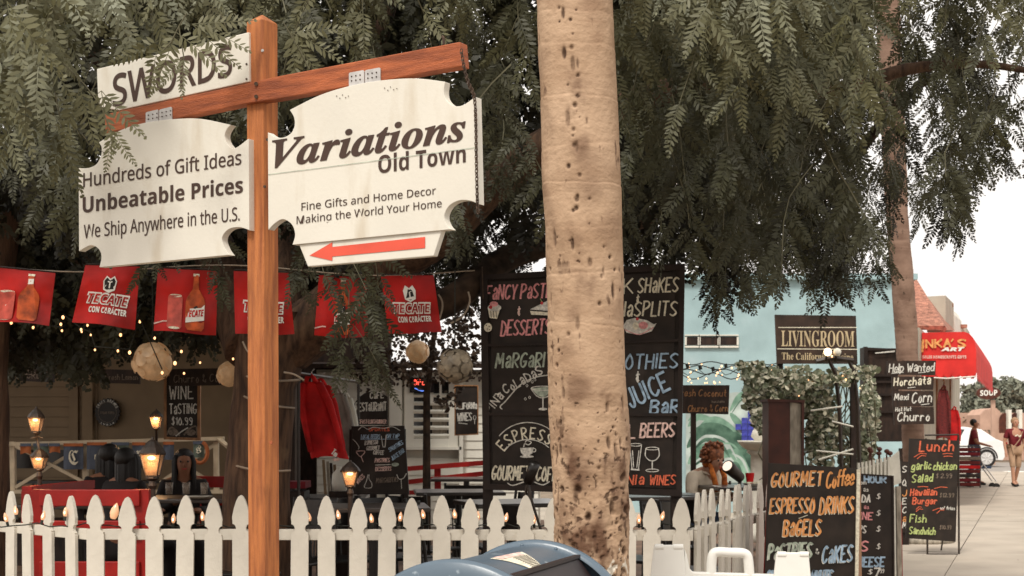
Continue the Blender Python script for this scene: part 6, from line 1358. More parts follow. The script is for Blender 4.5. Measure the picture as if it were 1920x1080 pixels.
# ============================================================ PEOPLE
def person(label, loc, rz, J, top, bottom, hairm, sk='skin', hair='long', shoes='black', scale=1.0, sleeves='short', capri=False, curl=False):
    """J: joints in a body frame (x right, y back, z up from the ground); faces -y"""
    t = thing('person', label, 'person', loc); V = {k: Vector(v)*scale for k, v in J.items()}
    names = ['pelvis', 'belly', 'chest', 'neck', 'jaw', 'head', 'crown', 'shL', 'elL', 'wrL', 'haL', 'shR', 'elR', 'wrR', 'haR', 'hipL', 'knL', 'anL', 'toL', 'hipR', 'knR', 'anR', 'toR']
    hd = V['head']; f = V.get('face', Vector((0, -1, 0))); f = f.normalized()
    V.setdefault('jaw', hd+f*.025-Vector((0, 0, .075))*scale); V.setdefault('crown', hd+Vector((0, 0, .075))*scale-f*.01)
    for s in 'LR':
        d = (V['wr'+s]-V['el'+s]).normalized(); V.setdefault('ha'+s, V['wr'+s]+d*.07*scale)
    R = dict(pelvis=.135, belly=.125, chest=.135, neck=.052, jaw=.060, head=.085, crown=.062, shL=.062, elL=.042, wrL=.027, haL=.034, shR=.062, elR=.042, wrR=.027, haR=.034, hipL=.088, knL=.056, anL=.038, toL=.034, hipR=.088, knR=.056, anR=.038, toR=.034)
    vs = [V[k] for k in names]; rad = [R[k]*scale for k in names]; ix = {k: i for i, k in enumerate(names)}
    ed = [(ix[a], ix[b]) for a, b in (('pelvis', 'belly'), ('belly', 'chest'), ('chest', 'neck'), ('neck', 'jaw'), ('jaw', 'head'), ('head', 'crown'), ('chest', 'shL'), ('shL', 'elL'), ('elL', 'wrL'), ('wrL', 'haL'), ('chest', 'shR'), ('shR', 'elR'), ('elR', 'wrR'), ('wrR', 'haR'), ('pelvis', 'hipL'), ('hipL', 'knL'), ('knL', 'anL'), ('anL', 'toL'), ('pelvis', 'hipR'), ('hipR', 'knR'), ('knR', 'anR'), ('anR', 'toR'))]
    for s in 'LR': # five fingers, rooted in the palm
        d = (V['ha'+s]-V['wr'+s]).normalized(); side = d.cross(Vector((0, 0, 1))); side = side.normalized() if side.length > .1 else Vector((1, 0, 0))
        if s == 'R': side = -side
        for k in range(5):
            b0 = V['ha'+s]+side*(k-1.5)*.017*scale if k < 4 else V['wr'+s]+d*.03*scale-side*.02*scale
            dd = (d if k < 4 else (d-side*.9).normalized()); dn_ = Vector((0, 0, -.5)); ln = (.036, .042, .038, .03, .034)[k]*scale
            p1 = b0+dd*ln*.7; p2 = p1+(dd+dn_*.8).normalized()*ln*.8; n0 = len(vs); vs += [p1, p2]; rad += [.009*scale, .007*scale]; ed += [(ix['ha'+s], n0), (n0, n0+1)]
    body = skin('body', vs, ed, rad, sk, t, 2)
    def shell_(nm, keys, edges, rr_, m):
        k = {a: i for i, a in enumerate(keys)}; return skin(nm, [V[a] if isinstance(a, str) else a for a in keys], [(k[a], k[b]) for a, b in edges], [x*scale for x in rr_], m, t, 2)
    V['cuL'] = V['shL'].lerp(V['elL'], .75); V['cuR'] = V['shR'].lerp(V['elR'], .75); V['nk'] = V['chest'].lerp(V['neck'], .72); V['hem'] = V['pelvis'].lerp(V['belly'], .1)
    if sleeves == 'long':
        shell_('top', ['hem', 'belly', 'chest', 'nk', 'shL', 'elL', 'wrL', 'shR', 'elR', 'wrR'], [('hem', 'belly'), ('belly', 'chest'), ('chest', 'nk'), ('chest', 'shL'), ('shL', 'elL'), ('elL', 'wrL'), ('chest', 'shR'), ('shR', 'elR'), ('elR', 'wrR')], [.155, .145, .145, .068, .076, .060, .042, .076, .060, .042], top)
    else:
        shell_('top', ['hem', 'belly', 'chest', 'nk', 'shL', 'cuL', 'shR', 'cuR'], [('hem', 'belly'), ('belly', 'chest'), ('chest', 'nk'), ('chest', 'shL'), ('shL', 'cuL'), ('chest', 'shR'), ('shR', 'cuR')], [.155, .145, .14, .062, .070, .066, .070, .066], top)
    V['caL'] = V['knL'].lerp(V['anL'],   .12 if capri else .92); V['caR'] = V['knR'].lerp(V['anR'],   .12 if capri else .92)
    shell_('trousers', ['pelvis', 'hipL', 'knL', 'caL', 'hipR', 'knR', 'caR'], [('pelvis', 'hipL'), ('hipL', 'knL'), ('knL', 'caL'), ('pelvis', 'hipR'), ('hipR', 'knR'), ('knR', 'caR')], [.138, .092, .070, .060, .092, .070, .060], bottom)
    for s in 'LR':
        a, b = V['an'+s], V['to'+s]; h_ = a+(a-b)*.35; sh_ = MB().tube([h_+Vector((0, 0, -.03)), a+Vector((0, 0, -.035)), a.lerp(b, .6)+Vector((0, 0, -.022)), b+(b-a)*.25+Vector((0, 0, -.012))], [.04*scale, .05*scale, .045*scale, .028*scale], 10).build('shoe', shoes, t, smooth=True, off=(0, 0, 0))
    up = Vector((0, 0, 1)); sd_ = f.cross(up).normalized(); S_ = scale
    # face
    fb_ = MB()
    for s in (-1, 1): fb_.ball(hd+f*.083*S_+sd_*s*.033*S_+up*.004*S_, .010*S_, 8)
    fb_.build('eyes', 'black', t, off=(0, 0, 0)); MB().ball(hd+f*.094*S_-up*.026*S_, .016*S_, 8, (.8, 1, 1.3)).build('nose', sk, t, smooth=True, off=(0, 0, 0)); MB().tube([hd+f*.086*S_-up*.060*S_-sd_*.022*S_, hd+f*.093*S_-up*.066*S_, hd+f*.086*S_-up*.060*S_+sd_*.022*S_], .005*S_, 6).build('mouth', 'cherry', t, off=(0, 0, 0))
    er = MB()
    for s in (-1, 1): er.ball(hd+sd_*s*.084*S_-up*.01*S_, .022*S_, 8, (.4, 1, 1.3))
    er.build('ears', sk, t, smooth=True, off=(0, 0, 0))
    # hair
    hb = MB(); g_ = random.Random(len(label))
    if hair == 'curly':
        for i in range(420):
            u = Vector((g_.gauss(0, 1), g_.gauss(0, 1), g_.gauss(0, 1))).normalized()
            if (u.dot(f) > .12 and u.z < .75) or u.z < -.55: continue
            if u.z < -.75: continue
            c = hd-f*.025*S_+up*.015*S_+Vector((u.x*.115, u.y*.115, u.z*.125))*S_*g_.uniform(.88, 1.2)
            hb.ball(c, .0165*S_*g_.uniform(.6, 1.4), 6, (g_.uniform(.7, 1.3), 1, g_.uniform(.7, 1.3)))
        hb.ball(hd-f*.03*S_+up*.02*S_, .108*S_, 12)
    else:
        hb.ball(hd-f*.038*S_+up*.03*S_, .094*S_, 14, (1, 1.0, 1.0))
        if hair == 'long':
            for i in range(34):
                a = math.pi*(i/33-.5)*1.16; dr = (-f*math.cos(a)+sd_*math.sin(a)); p0 = hd+dr*.07*S_+up*.06*S_; w = g_.uniform(.9, 1.1)
                hb.tube([p0, hd+dr*.088*S_*w, hd+dr*.088*S_*w-up*.12*S_, hd+dr*.10*S_*w-up*(.26+.06*math.cos(a))*S_, hd+dr*.095*S_*w-up*(.34+g_.uniform(0, .08))*S_], [.02*S_, .022*S_, .022*S_, .018*S_, .004*S_], 6)
        elif hair == 'tied': hb.ball(hd-f*.115*S_+up*.02*S_, .042*S_, 10)
    hb.build('hair', hairm, t, smooth=True, off=(0, 0, 0))
    t.rotation_euler = (0, 0, rz); return t, V
SIT = dict(pelvis=(0, .05, .52), belly=(0, .06, .70), chest=(0, .04, .92), neck=(0, .02, 1.09), head=(0, -.01, 1.215), shL=(-.17, .04, 1.0), elL=(-.23, -.02, .76), wrL=(-.12, -.24, .78), shR=(.17, .04, 1.0), elR=(.23, -.02, .76), wrR=(.12, -.24, .78), hipL=(-.09, 0, .50), knL=(-.11, -.40, .50), anL=(-.11, -.40, .09), toL=(-.11, -.53, .04), hipR=(.09, 0, .50), knR=(.11, -.40, .50), anR=(.11, -.40, .09), toR=(.11, -.53, .04))
WALK = dict(pelvis=(0, 0, .92), belly=(0, 0, 1.06), chest=(0, -.01, 1.26), neck=(0, -.01, 1.44), head=(0, -.03, 1.555), shL=(-.18, 0, 1.34), elL=(-.25, .03, 1.08), wrL=(-.26, -.06, .84), shR=(.18, 0, 1.34), elR=(.25, .05, 1.08), wrR=(.26, .0, .84), hipL=(-.09, 0, .90), knL=(-.10, -.10, .50), anL=(-.09, -.12, .10), toL=(-.09, -.26, .05), hipR=(.09, 0, .90), knR=(.10, .02, .50), anR=(.10, .20, .14), toR=(.11, .09, .04))
# the reading woman: bends over the table towards the right and looks down
J = dict(SIT); J.update(chest=(0, -.02, .91), neck=(0, -.08, 1.07), head=(0, -.15, 1.175), face=(0, -.92, -.3), wrL=(-.10, -.36, .80), wrR=(.08, -.40, .80), elL=(-.24, -.08, .78), elR=(.22, -.10, .78), shL=(-.17, .0, .99), shR=(.17, .0, .99))
w1 = P(1322, 0, 13.6)
pr, V_ = person('seated woman with auburn curly hair and cream jacket reading at the patio table', (w1.x, 13.6, .11), .62, J, 'cream', 'denim', 'haircurl', 'skin', 'curly', scale=.95, sleeves='long')
MB().tube([(-.06, -.13, 1.06), (-.07, -.19, .95), (-.05, -.22, .80)], [.022, .026, .03], 8).tube([(.06, -.13, 1.06), (.07, -.19, .95), (.05, -.22, .80)], [.022, .026, .03], 8).tube([(-.07, -.08, 1.06), (0, -.03, 1.09), (.07, -.08, 1.06)], .035, 8).build('scarf', 'scarf', pr, smooth=True, off=(0, 0, 0))
J = dict(SIT); J.update(wrL=(-.08, -.30, .86))
w2 = P(345, 0, 12.2); person('smiling dark haired woman in black facing the street at the left patio table', (w2.x, 12.2, .08), .25, J, 'darktop', 'darktop', 'hairblack', 'skind', 'long', scale=.94, sleeves='long')
w3 = P(240, 0, 11.4); person('woman with long dark hair seen from behind, right one of the pair on the bench', (w3.x, 11.4, .10), math.pi-.5, dict(SIT), 'darktop', 'darktop', 'hairblack', 'skind', 'long', scale=.94, sleeves='long')
w4 = P(204, 0, 11.8); person('woman with long dark hair seen from behind, left one of the pair on the bench', (w4.x, 11.8, .10), math.pi+.4, dict(SIT), 'darktop', 'darktop', 'hairblack', 'skind', 'long', scale=.96, sleeves='long')
w5 = P(1903, 0, 35); pr, _ = person('woman in maroon T-shirt and khaki capris walking along the sidewalk towards us', (w5.x, 35, .09), .1, dict(WALK), 'maroon', 'khaki', 'hairblond', 'skin', 'tied', capri=True, scale=1.02)
MB().tube([(-.08, -.185, 1.24), (-.03, -.195, 1.27), (.02, -.195, 1.23), (.07, -.185, 1.26)], .018, 6).build('shirt_print', 'ch_c', pr, off=(0, 0, 0)); MB().tube([(.13, -.14, 1.36), (.03, -.18, 1.15), (-.1, -.17, .98)], .012, 5).build('bag_strap', 'khaki', pr, off=(0, 0, 0))
w6 = P(1826, 0, 36); J = dict(WALK); J.update(wrL=(-.12, -.35, 1.0), elL=(-.24, -.08, 1.08)); person('person in maroon shirt half hidden behind the shop goods', (w6.x, 36, .09), 1.2, J, 'maroon', 'denim', 'hairblack', 'skind', 'short', scale=1.0)
# stroller beside
t = thing('stroller', 'light folding stroller in front of the half hidden person', 'stroller', tuple(P(1836, 915, 34.8)))
b = P(1836, 0, 34.8); 
def sp3(x, z, dy=0): return Vector((b.x+x, b.y+dy, .1+z))
m_ = MB()
for dy in (0, .3): m_.tube([sp3(-.15, 1.0, dy), sp3(.1, .55, dy), sp3(.42, .12, dy)], .015, 6).tube([sp3(-.22, .1, dy), sp3(.1, .55, dy)], .015, 6)
m_.build('frame', 'zinc', t); MB().prism([sp3(-.1, .85, .02), sp3(.12, .5, .02), sp3(.32, .5, .02), sp3(.30, .44, .02), sp3(.08, .44, .02), sp3(-.14, .8, .02)], (0, .26, 0)).build('seat', 'denim', t)
for x in (.42, -.22):
    for dy in (0, .3): MB().tube([sp3(x, 0, dy-.02), sp3(x, 0, dy+.02)], .085, 14).build('wheel', 'tyre', t)

# white car crossing behind the walking woman, tail to the right
YC_ = 56
t = thing('parked_car', 'white hatchback seen from the side at the far end of the sidewalk', 'car', (P(1850, 0, YC_).x, YC_, .012))
X0 = P(1888, 0, YC_).x
prof = [(0, .55), (-.02, .85), (-.08, 1.0), (-.42, 1.12), (-.95, 1.50), (-1.6, 1.60), (-2.6, 1.58), (-3.3, 1.12), (-4.2, .98), (-4.45, .6), (-4.4, .3), (-.15, .28)]
n = len(prof); rows = []
for dy, k in ((0, 0), (.10, 1), (1.6, 1), (1.7, 0)):
    rows.append([Vector((X0+x, YC_+dy+(.12 if z > 1.15 and dy < .5 else (-.12 if z > 1.15 else 0)), z if k else z*.985+.008)) for x, z in prof])
vs = [v for r_ in rows for v in r_]; fs = [tuple(range(n))[::-1], tuple(range(3*n, 4*n))]
for i in range(3):
    for j in range(n): fs.append((i*n+j, i*n+(j+1) % n, (i+1)*n+(j+1) % n, (i+1)*n+j))
MB().add(vs, fs).build('body', 'carpaint', t, bevel=.02)
def cp(x, z, o=-.012): return Vector((X0+x, YC_+o+(.12 if z > 1.13 else .06), z))
MB().prism([cp(-.55, 1.14), cp(-.98, 1.42), cp(-1.5, 1.50), cp(-1.5, 1.12)], (0, .01, 0)).build('side_window', 'glass', t)
MB().prism([cp(-1.56, 1.12), cp(-1.56, 1.50), cp(-2.55, 1.50), cp(-3.1, 1.13)], (0, .01, 0)).build('side_window', 'glass', t)
for x in (-.80, -3.55):
    MB().tube([(X0+x, YC_-.03, .36), (X0+x, YC_+.2, .36)], .36, 22).build('wheel', 'tyre', t); w_ = t.children[-1]
    MB().tube([(X0+x, YC_-.04, .36), (X0+x, YC_-.02, .36)], .25, 18).build('rim', 'zinc', t)
    sp_ = MB()
    for k in range(7): a = k*math.pi/3.5; sp_.bar((X0+x+math.cos(a)*.06, YC_-.045, .36+math.sin(a)*.06), (X0+x+math.cos(a)*.24, YC_-.045, .36+math.sin(a)*.24), .02, .05, (0, 1, 0))
    sp_.build('wheel_spoke', 'carpaint', t)
    MB().tube([(X0+x+.42*math.cos(a), YC_-.005, .36+.42*math.sin(a)) for a in [math.pi*i/12 for i in range(13)]], .03, 6).build('wheel_arch', 'tyre', t)
MB().box((X0-.04, YC_+.04, .92), (.12, .1, .16)).build('tail_light', 'red', t); MB().box((X0-2.2, YC_-.002, .34), (2.1, .02, .1)).build('sill', 'tyre', t)
MB().box((X0-1.35, YC_-.012, .95), (.16, .02, .03)).build('door_handle', 'zinc', t)

# far palm (street tree) with a ring of stones
YT = 17.8
fp = thing('palm_tree', 'slim brown palm trunk at the sidewalk edge carrying the Help Wanted planks', 'palm tree', (P(1728, 0, YT).x, YT, .06))
p_, r_ = pathpx([(1694, 1764, 1042), (1703, 1752, 1025), (1702, 1746, 1000), (1696, 1738, 900), (1690, 1731, 800), (1684, 1724, 690), (1676, 1718, 600), (1670, 1712, 520), (1662, 1703, 400), (1654, 1698, 280), (1648, 1692, 160), (1642, 1687, 0), (1636, 1680, -150)], YT)
p_[0] = (p_[0][0], p_[0][1], .06)
trunk_mesh(p_[::1], r_, 60, 420, 'palm2', 'trunk', fp, .012, 40, False, .14, 9)
st = thing('stone_ring', 'ring of rounded pale stones around the foot of the far palm', 'stones', tuple(P(1720, 1042, 17.5)))
for i in range(13):
    a = math.pi+math.pi*i/12*1.0; c = Vector((P(1722, 0, YT).x+math.cos(a)*.36, YT+math.sin(a)*.36, .12))
    MB().ball(c, .085, 10, (1, .9, .6)).build('stone', 'greyboard', st, smooth=True)
# dark trees of the patio: trunks and limbs; crowns follow
TR = thing('pepper_tree', 'big dark barked tree on the patio whose drooping leaves cover the upper picture', 'tree', (P(500, 0, 9.6).x, 9.6, .2))
p_, r_ = pathpx([(405, 560, 1180), (412, 548, 1060), (418, 545, 930), (428, 548, 820), (438, 556, 730), (440, 580, 650), (430, 600, 590)], 9.6)
trunk_mesh(p_, r_, 72, 300, 'bark', 'trunk', TR, .012, 0, False, 9, 4)
def limb(pts, par=TR, name='limb', m='limb'):
    q_ = [P(x, y, Y) for x, y, Y, r in pts]; sp3_ = []; rr_ = []
    for i in range(len(q_)-1):
        a, b, c, d = q_[max(i-1, 0)], q_[i], q_[i+1], q_[min(i+2, len(q_)-1)]
        for j in range(5):
            u = j/5; sp3_.append(.5*((2*b)+(c-a)*u+(2*a-5*b+4*c-d)*u*u+(3*b-a-3*c+d)*u**3)); rr_.append(pts[i][3]*(1-u)+pts[i+1][3]*u)
    sp3_.append(q_[-1]); rr_.append(pts[-1][3]); return MB().tube(sp3_, rr_, 10).build(name, m, par, smooth=True)
limb([(540, 640, 9.6, .22), (600, 600, 9.5, .19), (700, 510, 9.3, .16), (820, 440, 9.0, .14), (930, 340, 8.8, .12), (1080, 240, 8.6, .10), (1300, 160, 8.4, .07), (1550, 170, 8.2, .045), (1700, 130, 8.1, .035), (1830, 120, 8.0, .022), (1930, 133, 7.9, .016)], m='bark')
limb([(480, 650, 9.6, .22), (440, 560, 9.8, .18), (380, 420, 10, .14), (300, 250, 10, .10), (180, 100, 10, .07)], m='bark')
limb([(520, 620, 9.6, .2), (540, 480, 9.8, .16), (600, 300, 10, .12), (700, 80, 10.2, .09), (760, -120, 10.4, .06)], m='bark')
limb([(760, 590, 9.4, .11), (850, 560, 9.6, .10), (960, 480, 9.9, .09), (1180, 420, 10.4, .07), (1400, 330, 11, .05), (1560, 240, 11.3, .04), (1650, 160, 11.4, .03)])
limb([(1600, 300, 10.5, .04), (1680, 200, 10, .035), (1760, 140, 9.8, .02), (1860, 118, 9.6, .014)])
# rope light wound round the trunk
rp = thing('rope_light', 'pale rope wound in loops round the dark patio tree', 'rope', tuple(P(480, 800, 9.2)))
for y0, y1, l, r_2 in ((735, 765, 436, 556), (868, 882, 420, 548), (700, 712, 438, 566), (998, 1010, 412, 548)):
    MB().tube([P(l+4+(r_2-l-8)*k/10, y0+(y1-y0)*k/10+7*math.sin(k*.314), 9.6-.30*math.sin(math.pi*k/10)-.04) for k in range(11)], .008, 5).build('loop', 'ropecord', rp)
rp = thing('rope_light', 'loose pale cord loops hanging beside the rightmost red banner', 'rope', tuple(P(860, 560, 9)))
for pts in ([(822, 552), (829, 565), (829, 580), (824, 598)], [(878, 547), (881, 562), (876, 580), (864, 596), (845, 606)], [(532, 698), (552, 702), (570, 713)], [(455, 640), (462, 655), (472, 668)]): MB().tube([P(x, y, 9.0) for x, y in spline(pts, 4)], .006, 5).build('loop', 'ropecord', rp)
TL_ = thing('pepper_tree', 'second dark tree trunk cut by the left edge of the picture', 'tree', (P(2, 0, 8.9).x, 8.9, .2))
p_, r_ = pathpx([(-50, 20, 1100), (-46, 16, 900), (-44, 14, 700), (-40, 22, 560), (-30, 40, 400)], 9.9)
trunk_mesh(p_, r_, 40, 160, 'bark', 'trunk', TL_, .012, 0, False, 9, 6)
# ============================================================ DROOPING PINNATE FOLIAGE
def leaf_template(pairs, L, ll, lw, fine, seed):
    """one pinnate leaf hanging from the origin down -z, leaflets in the xz plane, folded a little forward"""
    g_ = np.random.default_rng(seed); vs = []; fs = []
    curve = lambda t: np.array([.10*L*t*t*np.sin(seed), .16*L*t*t, -L*t])
    for i in range(pairs):
        t = (i+1.2)/(pairs+1); b = curve(t); k = math.sin(math.pi*min(1, .22+t*.80))**.55*(1-.25*t)
        for s in (-1, 1):
            a = math.radians(g_.normal(28+22*t, 6)); l = ll*k*g_.uniform(.85, 1.1); w = lw*g_.uniform(.85, 1.15)*(.7+.3*k)
            d = np.array([s*math.cos(a), g_.normal(.10, .16), -math.sin(a)]); d /= np.linalg.norm(d); n = np.array([0, 0, 1.0])-d*d[2]; n /= np.linalg.norm(n); n = n*.93+np.array([0, s*g_.normal(.1, .3), 0])*.5
            o = b+np.array([0, 0, g_.uniform(-.3, .3)*lw]); q = len(vs)
            if fine: vs += [o, o+d*l*.28+n*w*.46, o+d*l*.68+n*w*.44, o+d*l, o+d*l*.66-n*w*.46, o+d*l*.26-n*w*.42]; fs.append([q, q+1, q+2, q+3, q+4, q+5])
            else: vs += [o, o+d*l*.5+n*w*.55, o+d*l, o+d*l*.5-n*w*.55]; fs.append([q, q+1, q+2, q+3])
    q = len(vs); r = .0011
    for i in range(4):
        b = curve(i/3*.98); vs += [b+[-r, 0, 0], b+[r, 0, 0]]
    rf_ = [[q+2*i, q+2*i+2, q+2*i+3, q+2*i+1] for i in range(3)]
    return np.array(vs), fs, rf_
TF = [leaf_template(11, .20, .042, .0115, True, s) for s in (1, 2, 3, 4)]
TM = [leaf_template(12, .20, .044, .014, False, s) for s in (5, 6, 7)]
TC = [leaf_template(7, .26, .085, .036, False, s) for s in (8, 9)]
class Foliage:
    def __init__(s): s.items = {}
    def leaf(s, tm, pos, R, sc, tint): s.items.setdefault(tm, []).append((pos, R, sc, tint))
    def build(s, name, parent, m='leaf'):
        V = []; Fq = []; T = []; off = 0; loops = []; starts = []; tot = 0
        for (kind, idx), lst in s.items.items():
            tv, fs, rf_ = {'F': TF, 'M': TM, 'C': TC}[kind][idx]; n = len(tv)
            Pm = np.array([x[0] for x in lst]); Rm = np.array([x[1] for x in lst]); S_ = np.array([x[2] for x in lst]); tt = np.array([x[3] for x in lst])
            W = np.einsum('nij,kj->nki', Rm, tv)*S_[:, None, None]+Pm[:, None, :]; V.append(W.reshape(-1, 3)); T.append(np.repeat(tt, n))
            allf = fs+rf_; fl = np.array([i for f in allf for i in f]); ln = np.array([len(f) for f in allf])
            loops.append((fl[None, :]+(np.arange(len(lst))*n+off)[:, None]).reshape(-1)); starts.append(np.tile(ln, len(lst))); off += n*len(lst)
        V = np.concatenate(V)-np.array(parent_base(parent)); T = np.concatenate(T); L = np.concatenate(loops); ln = np.concatenate(starts); st = np.concatenate([[0], np.cumsum(ln)[:-1]])
        me = bpy.data.meshes.new(name); me.vertices.add(len(V)); me.vertices.foreach_set('co', V.astype(np.float32).reshape(-1)); me.loops.add(len(L)); me.loops.foreach_set('vertex_index', L.astype(np.int32))
        me.polygons.add(len(ln)); me.polygons.foreach_set('loop_start', st.astype(np.int32)); me.update(calc_edges=True); me.validate()
        a = me.attributes.new('tint', 'FLOAT', 'POINT'); a.data.foreach_set('value', T.astype(np.float32)); me.materials.append(M[m])
        o = bpy.data.objects.new(name, me); COL.objects.link(o); o.parent = parent; o['kind'] = 'stuff'; return o
def rot(zdir, roll):
    """matrix whose -z column points along zdir"""
    z = -np.array(zdir, float); z /= np.linalg.norm(z); a = np.cross([0, 1, 0], z); a = a/np.linalg.norm(a) if np.linalg.norm(a) > .05 else np.array([1., 0, 0]); b = np.cross(z, a)
    x = a*math.cos(roll)+b*math.sin(roll); y = np.cross(z, x); return np.stack([x, y, z], 1)
TW = MB()
def spray(fo, o, L, kind, sc, tint, twig=True, drift=(0, 0)):
    """a hanging twig with leaves set along it on alternate sides"""
    n = max(3, int(L/.052/sc)); p = np.array(o, float); d = np.array([rng.normal(drift[0], .35), rng.normal(0, .3), -.55]); path = [p.copy()]
    for i in range(n):
        t = i/n; d += [rng.normal(0, .10), rng.normal(0, .10), -.16]; d /= np.linalg.norm(d); p = p+d*L/n; path.append(p.copy())
        s = -1 if i % 2 else 1
        for k in range(1 if rng.random() < .6 else 2):
            a = rng.uniform(0, 2*np.pi); out = np.array([s*rng.uniform(.25, .9), rng.normal(0, .35), -rng.uniform(.45, 1.1)-t*.5])
            fo.leaf((kind, int(rng.integers(len({'F': TF, 'M': TM, 'C': TC}[kind])))), p.copy(), rot(out, rng.normal(0, .65)), sc*rng.uniform(.75, 1.15), np.clip(tint+rng.normal(0, .10), 0, 1))
    fo.leaf((kind, 0), p.copy(), rot(d, rng.normal(0, .5)), sc*rng.uniform(.8, 1.1), tint)
    if twig: TW.tube([tuple(q) for q in path[::2]], .0022 if kind == 'F' else .003, 3, False)
# lower edge of the hanging foliage, photo column -> row
EX = np.array([-200, 0, 120, 200, 330, 400, 440, 480, 560, 600, 640, 700, 740, 780, 860, 900, 1000, 1160, 1220, 1290, 1340, 1400, 1450, 1500, 1560, 1640, 1690, 1730, 1780, 1810, 1850, 1880, 1920, 2050])
EY = np.array([560, 560, 500, 490, 510, 510, 500, 500, 520, 540, 540, 530, 500, 490, 500, 500, 500, 500, 520, 590, 620, 520, 560, 590, 600, 570, 520, 455, 440, 470, 400, 330, 340, 260])
def edge(px): return np.interp(px, EX, EY)
near, mid, deep = Foliage(), Foliage(), Foliage()  # deeper layers get darker tints: crown shade painted into the leaf colour
def drop(fo, px, ytip, Y, L, kind, sc, tint, **k):
    """hang a spray so that its tip ends about row ytip"""
    z = CZ+(HY-ytip)/F*Y+L*.88+.15*sc; spray(fo, ((px-960)/F*Y, Y, z), L, kind, sc, tint, **k)
# nearest sprays around and before the sign, chosen by hand
for px, yt, Y, L, sc, ti in ((60, 180, 4.2, .45, 1.25, .85), (-10, 120, 4.0, .4, 1.3, .8), (20, 330, 4.3, .5, 1.2, .65), (45, 330, 4.25, .45, 1.2, .75), (140, 240, 4.35, .35, 1.2, .8), (60, 300, 4.5, .4, 1.1, .6), (160, 100, 4.2, .3, 1.2, .8), (100, 60, 4.1, .3, 1.3, .9), (215, 95, 4.5, .3, 1.1, .8), (60, 350, 4.9, .3, 1.0, .55), (-30, 420, 4.6, .5, 1.1, .5), (75, 420, 4.9, .45, 1.05, .45), (40, 500, 5.1, .5, 1.0, .35), (80, 480, 5.2, .4, 1.0, .3), (250, 60, 5.2, .3, 1.1, .9), (400, 40, 5.3, .3, 1.1, .8), (320, 10, 5, .3, 1.2, .9), (180, 20, 4.6, .3, 1.2, .95)):
    drop(near, px, yt, Y, L, 'F', sc, ti)
def lone(px, py, Y, dirs, sc, ti):
    for dx, dy, dz, r in dirs: near.leaf(('F', int(rng.integers(4))), np.array(P(px, py, Y)), rot((dx, dy, dz), r), sc, ti)
TWG = lambda pts, Y: TW.tube([P(x, y, Y) for x, y in pts], .0018, 4, False)
lone(330, 60, 4.05, [(-.35, 0, -1, .1), (.5, 0, -.35, .3)], .95, .75); lone(345, 105, 4.05, [(-.1, 0, -1, 0), (-.5, 0, -.6, .2)], .62, .8); lone(300, 75, 4.1, [(-.9, 0, -.5, .3), (-.3, 0, -1, .2)], .85, .7); lone(360, 45, 4.15, [(.8, 0, -.25, .4), (.9, 0, .05, .2), (.6, 0, -.6, .2)], .95, .7)
TWG([(350, 25), (335, 50), (320, 80), (300, 100)], 4.05); TWG([(335, 50), (345, 110)], 4.05)
lone(190, 170, 4.2, [(.5, 0, -.6, .2), (-.6, 0, -.5, 0), (.1, 0, -1, 0)], .95, .75); lone(150, 165, 4.2, [(.25, 0, -1, .2), (-.4, 0, -1, .1)], 1.0, .75); lone(210, 240, 4.15, [(-.1, 0, -1, .2), (.3, 0, -.6, 0)], .66, .7); TWG([(120, 120), (160, 160), (190, 200), (210, 250), (208, 300)], 4.2)
lone(545, 60, 4.7, [(.6, 0, -1, .2), (.95, 0, -.4, .3), (.1, 0, -1, 0), (.9, 0, .1, .2)], 1.0, .7); lone(560, 90, 4.75, [(.7, 0, -.7, .2), (0, 0, -1, .2)], .8, .65); lone(850, 380, 5.0, [(.35, 0, -1, .1), (-.2, 0, -1, .2)], .55, .5); TWG([(530, 40), (560, 90), (580, 130)], 4.7)
# layers behind the sign
def field(fo, n, x0, x1, Y0, Y1, kind, sc0, sc1, L0, L1, tint0, tint1, up=520, pw=1.0, emin=-60, keep=None):
    c = 0
    while c < n:
        px = rng.uniform(x0, x1); e = edge(px); u = rng.random()**pw; yt = e-u*(e+up)*1.0
        if yt < emin: yt = rng.uniform(emin, 60)
        if keep is not None and not keep(px, yt): continue
        c += 1; Y = rng.uniform(Y0, Y1); tn = tint0+(tint1-tint0)*np.clip(1-yt/420, 0, 1)*rng.uniform(.6, 1.1)  # tint falls towards the lower tips, shade painted into the leaves
        drop(fo, px, yt, Y, rng.uniform(L0, L1), kind, rng.uniform(sc0, sc1), tn, twig=(kind != 'C'))
K3 = lambda px, yt: not ((px > 1700 and rng.random() < .55) or (1605 < px < 1735 and rng.random() < .85) or (yt > 230 and rng.random() < .12))
K1 = lambda px, yt: not (560 < px < 880 and yt > 470 and rng.random() < .6) and not (px < 470 and yt > 480 and rng.random() < .45)
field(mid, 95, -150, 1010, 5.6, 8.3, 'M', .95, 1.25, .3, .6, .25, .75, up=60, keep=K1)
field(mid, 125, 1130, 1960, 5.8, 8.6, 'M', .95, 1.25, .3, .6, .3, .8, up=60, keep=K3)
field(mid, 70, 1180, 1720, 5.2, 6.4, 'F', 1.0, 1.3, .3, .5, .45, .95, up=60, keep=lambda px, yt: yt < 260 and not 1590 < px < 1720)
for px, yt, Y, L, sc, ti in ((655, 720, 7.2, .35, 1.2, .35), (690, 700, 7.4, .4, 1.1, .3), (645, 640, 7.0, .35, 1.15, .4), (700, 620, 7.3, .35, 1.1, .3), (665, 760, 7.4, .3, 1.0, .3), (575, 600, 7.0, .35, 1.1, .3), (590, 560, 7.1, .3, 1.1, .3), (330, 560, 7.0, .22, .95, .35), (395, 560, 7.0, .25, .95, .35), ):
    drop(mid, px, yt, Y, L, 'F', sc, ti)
K2 = lambda px, yt: not (px > 1290 and rng.random() < .35)
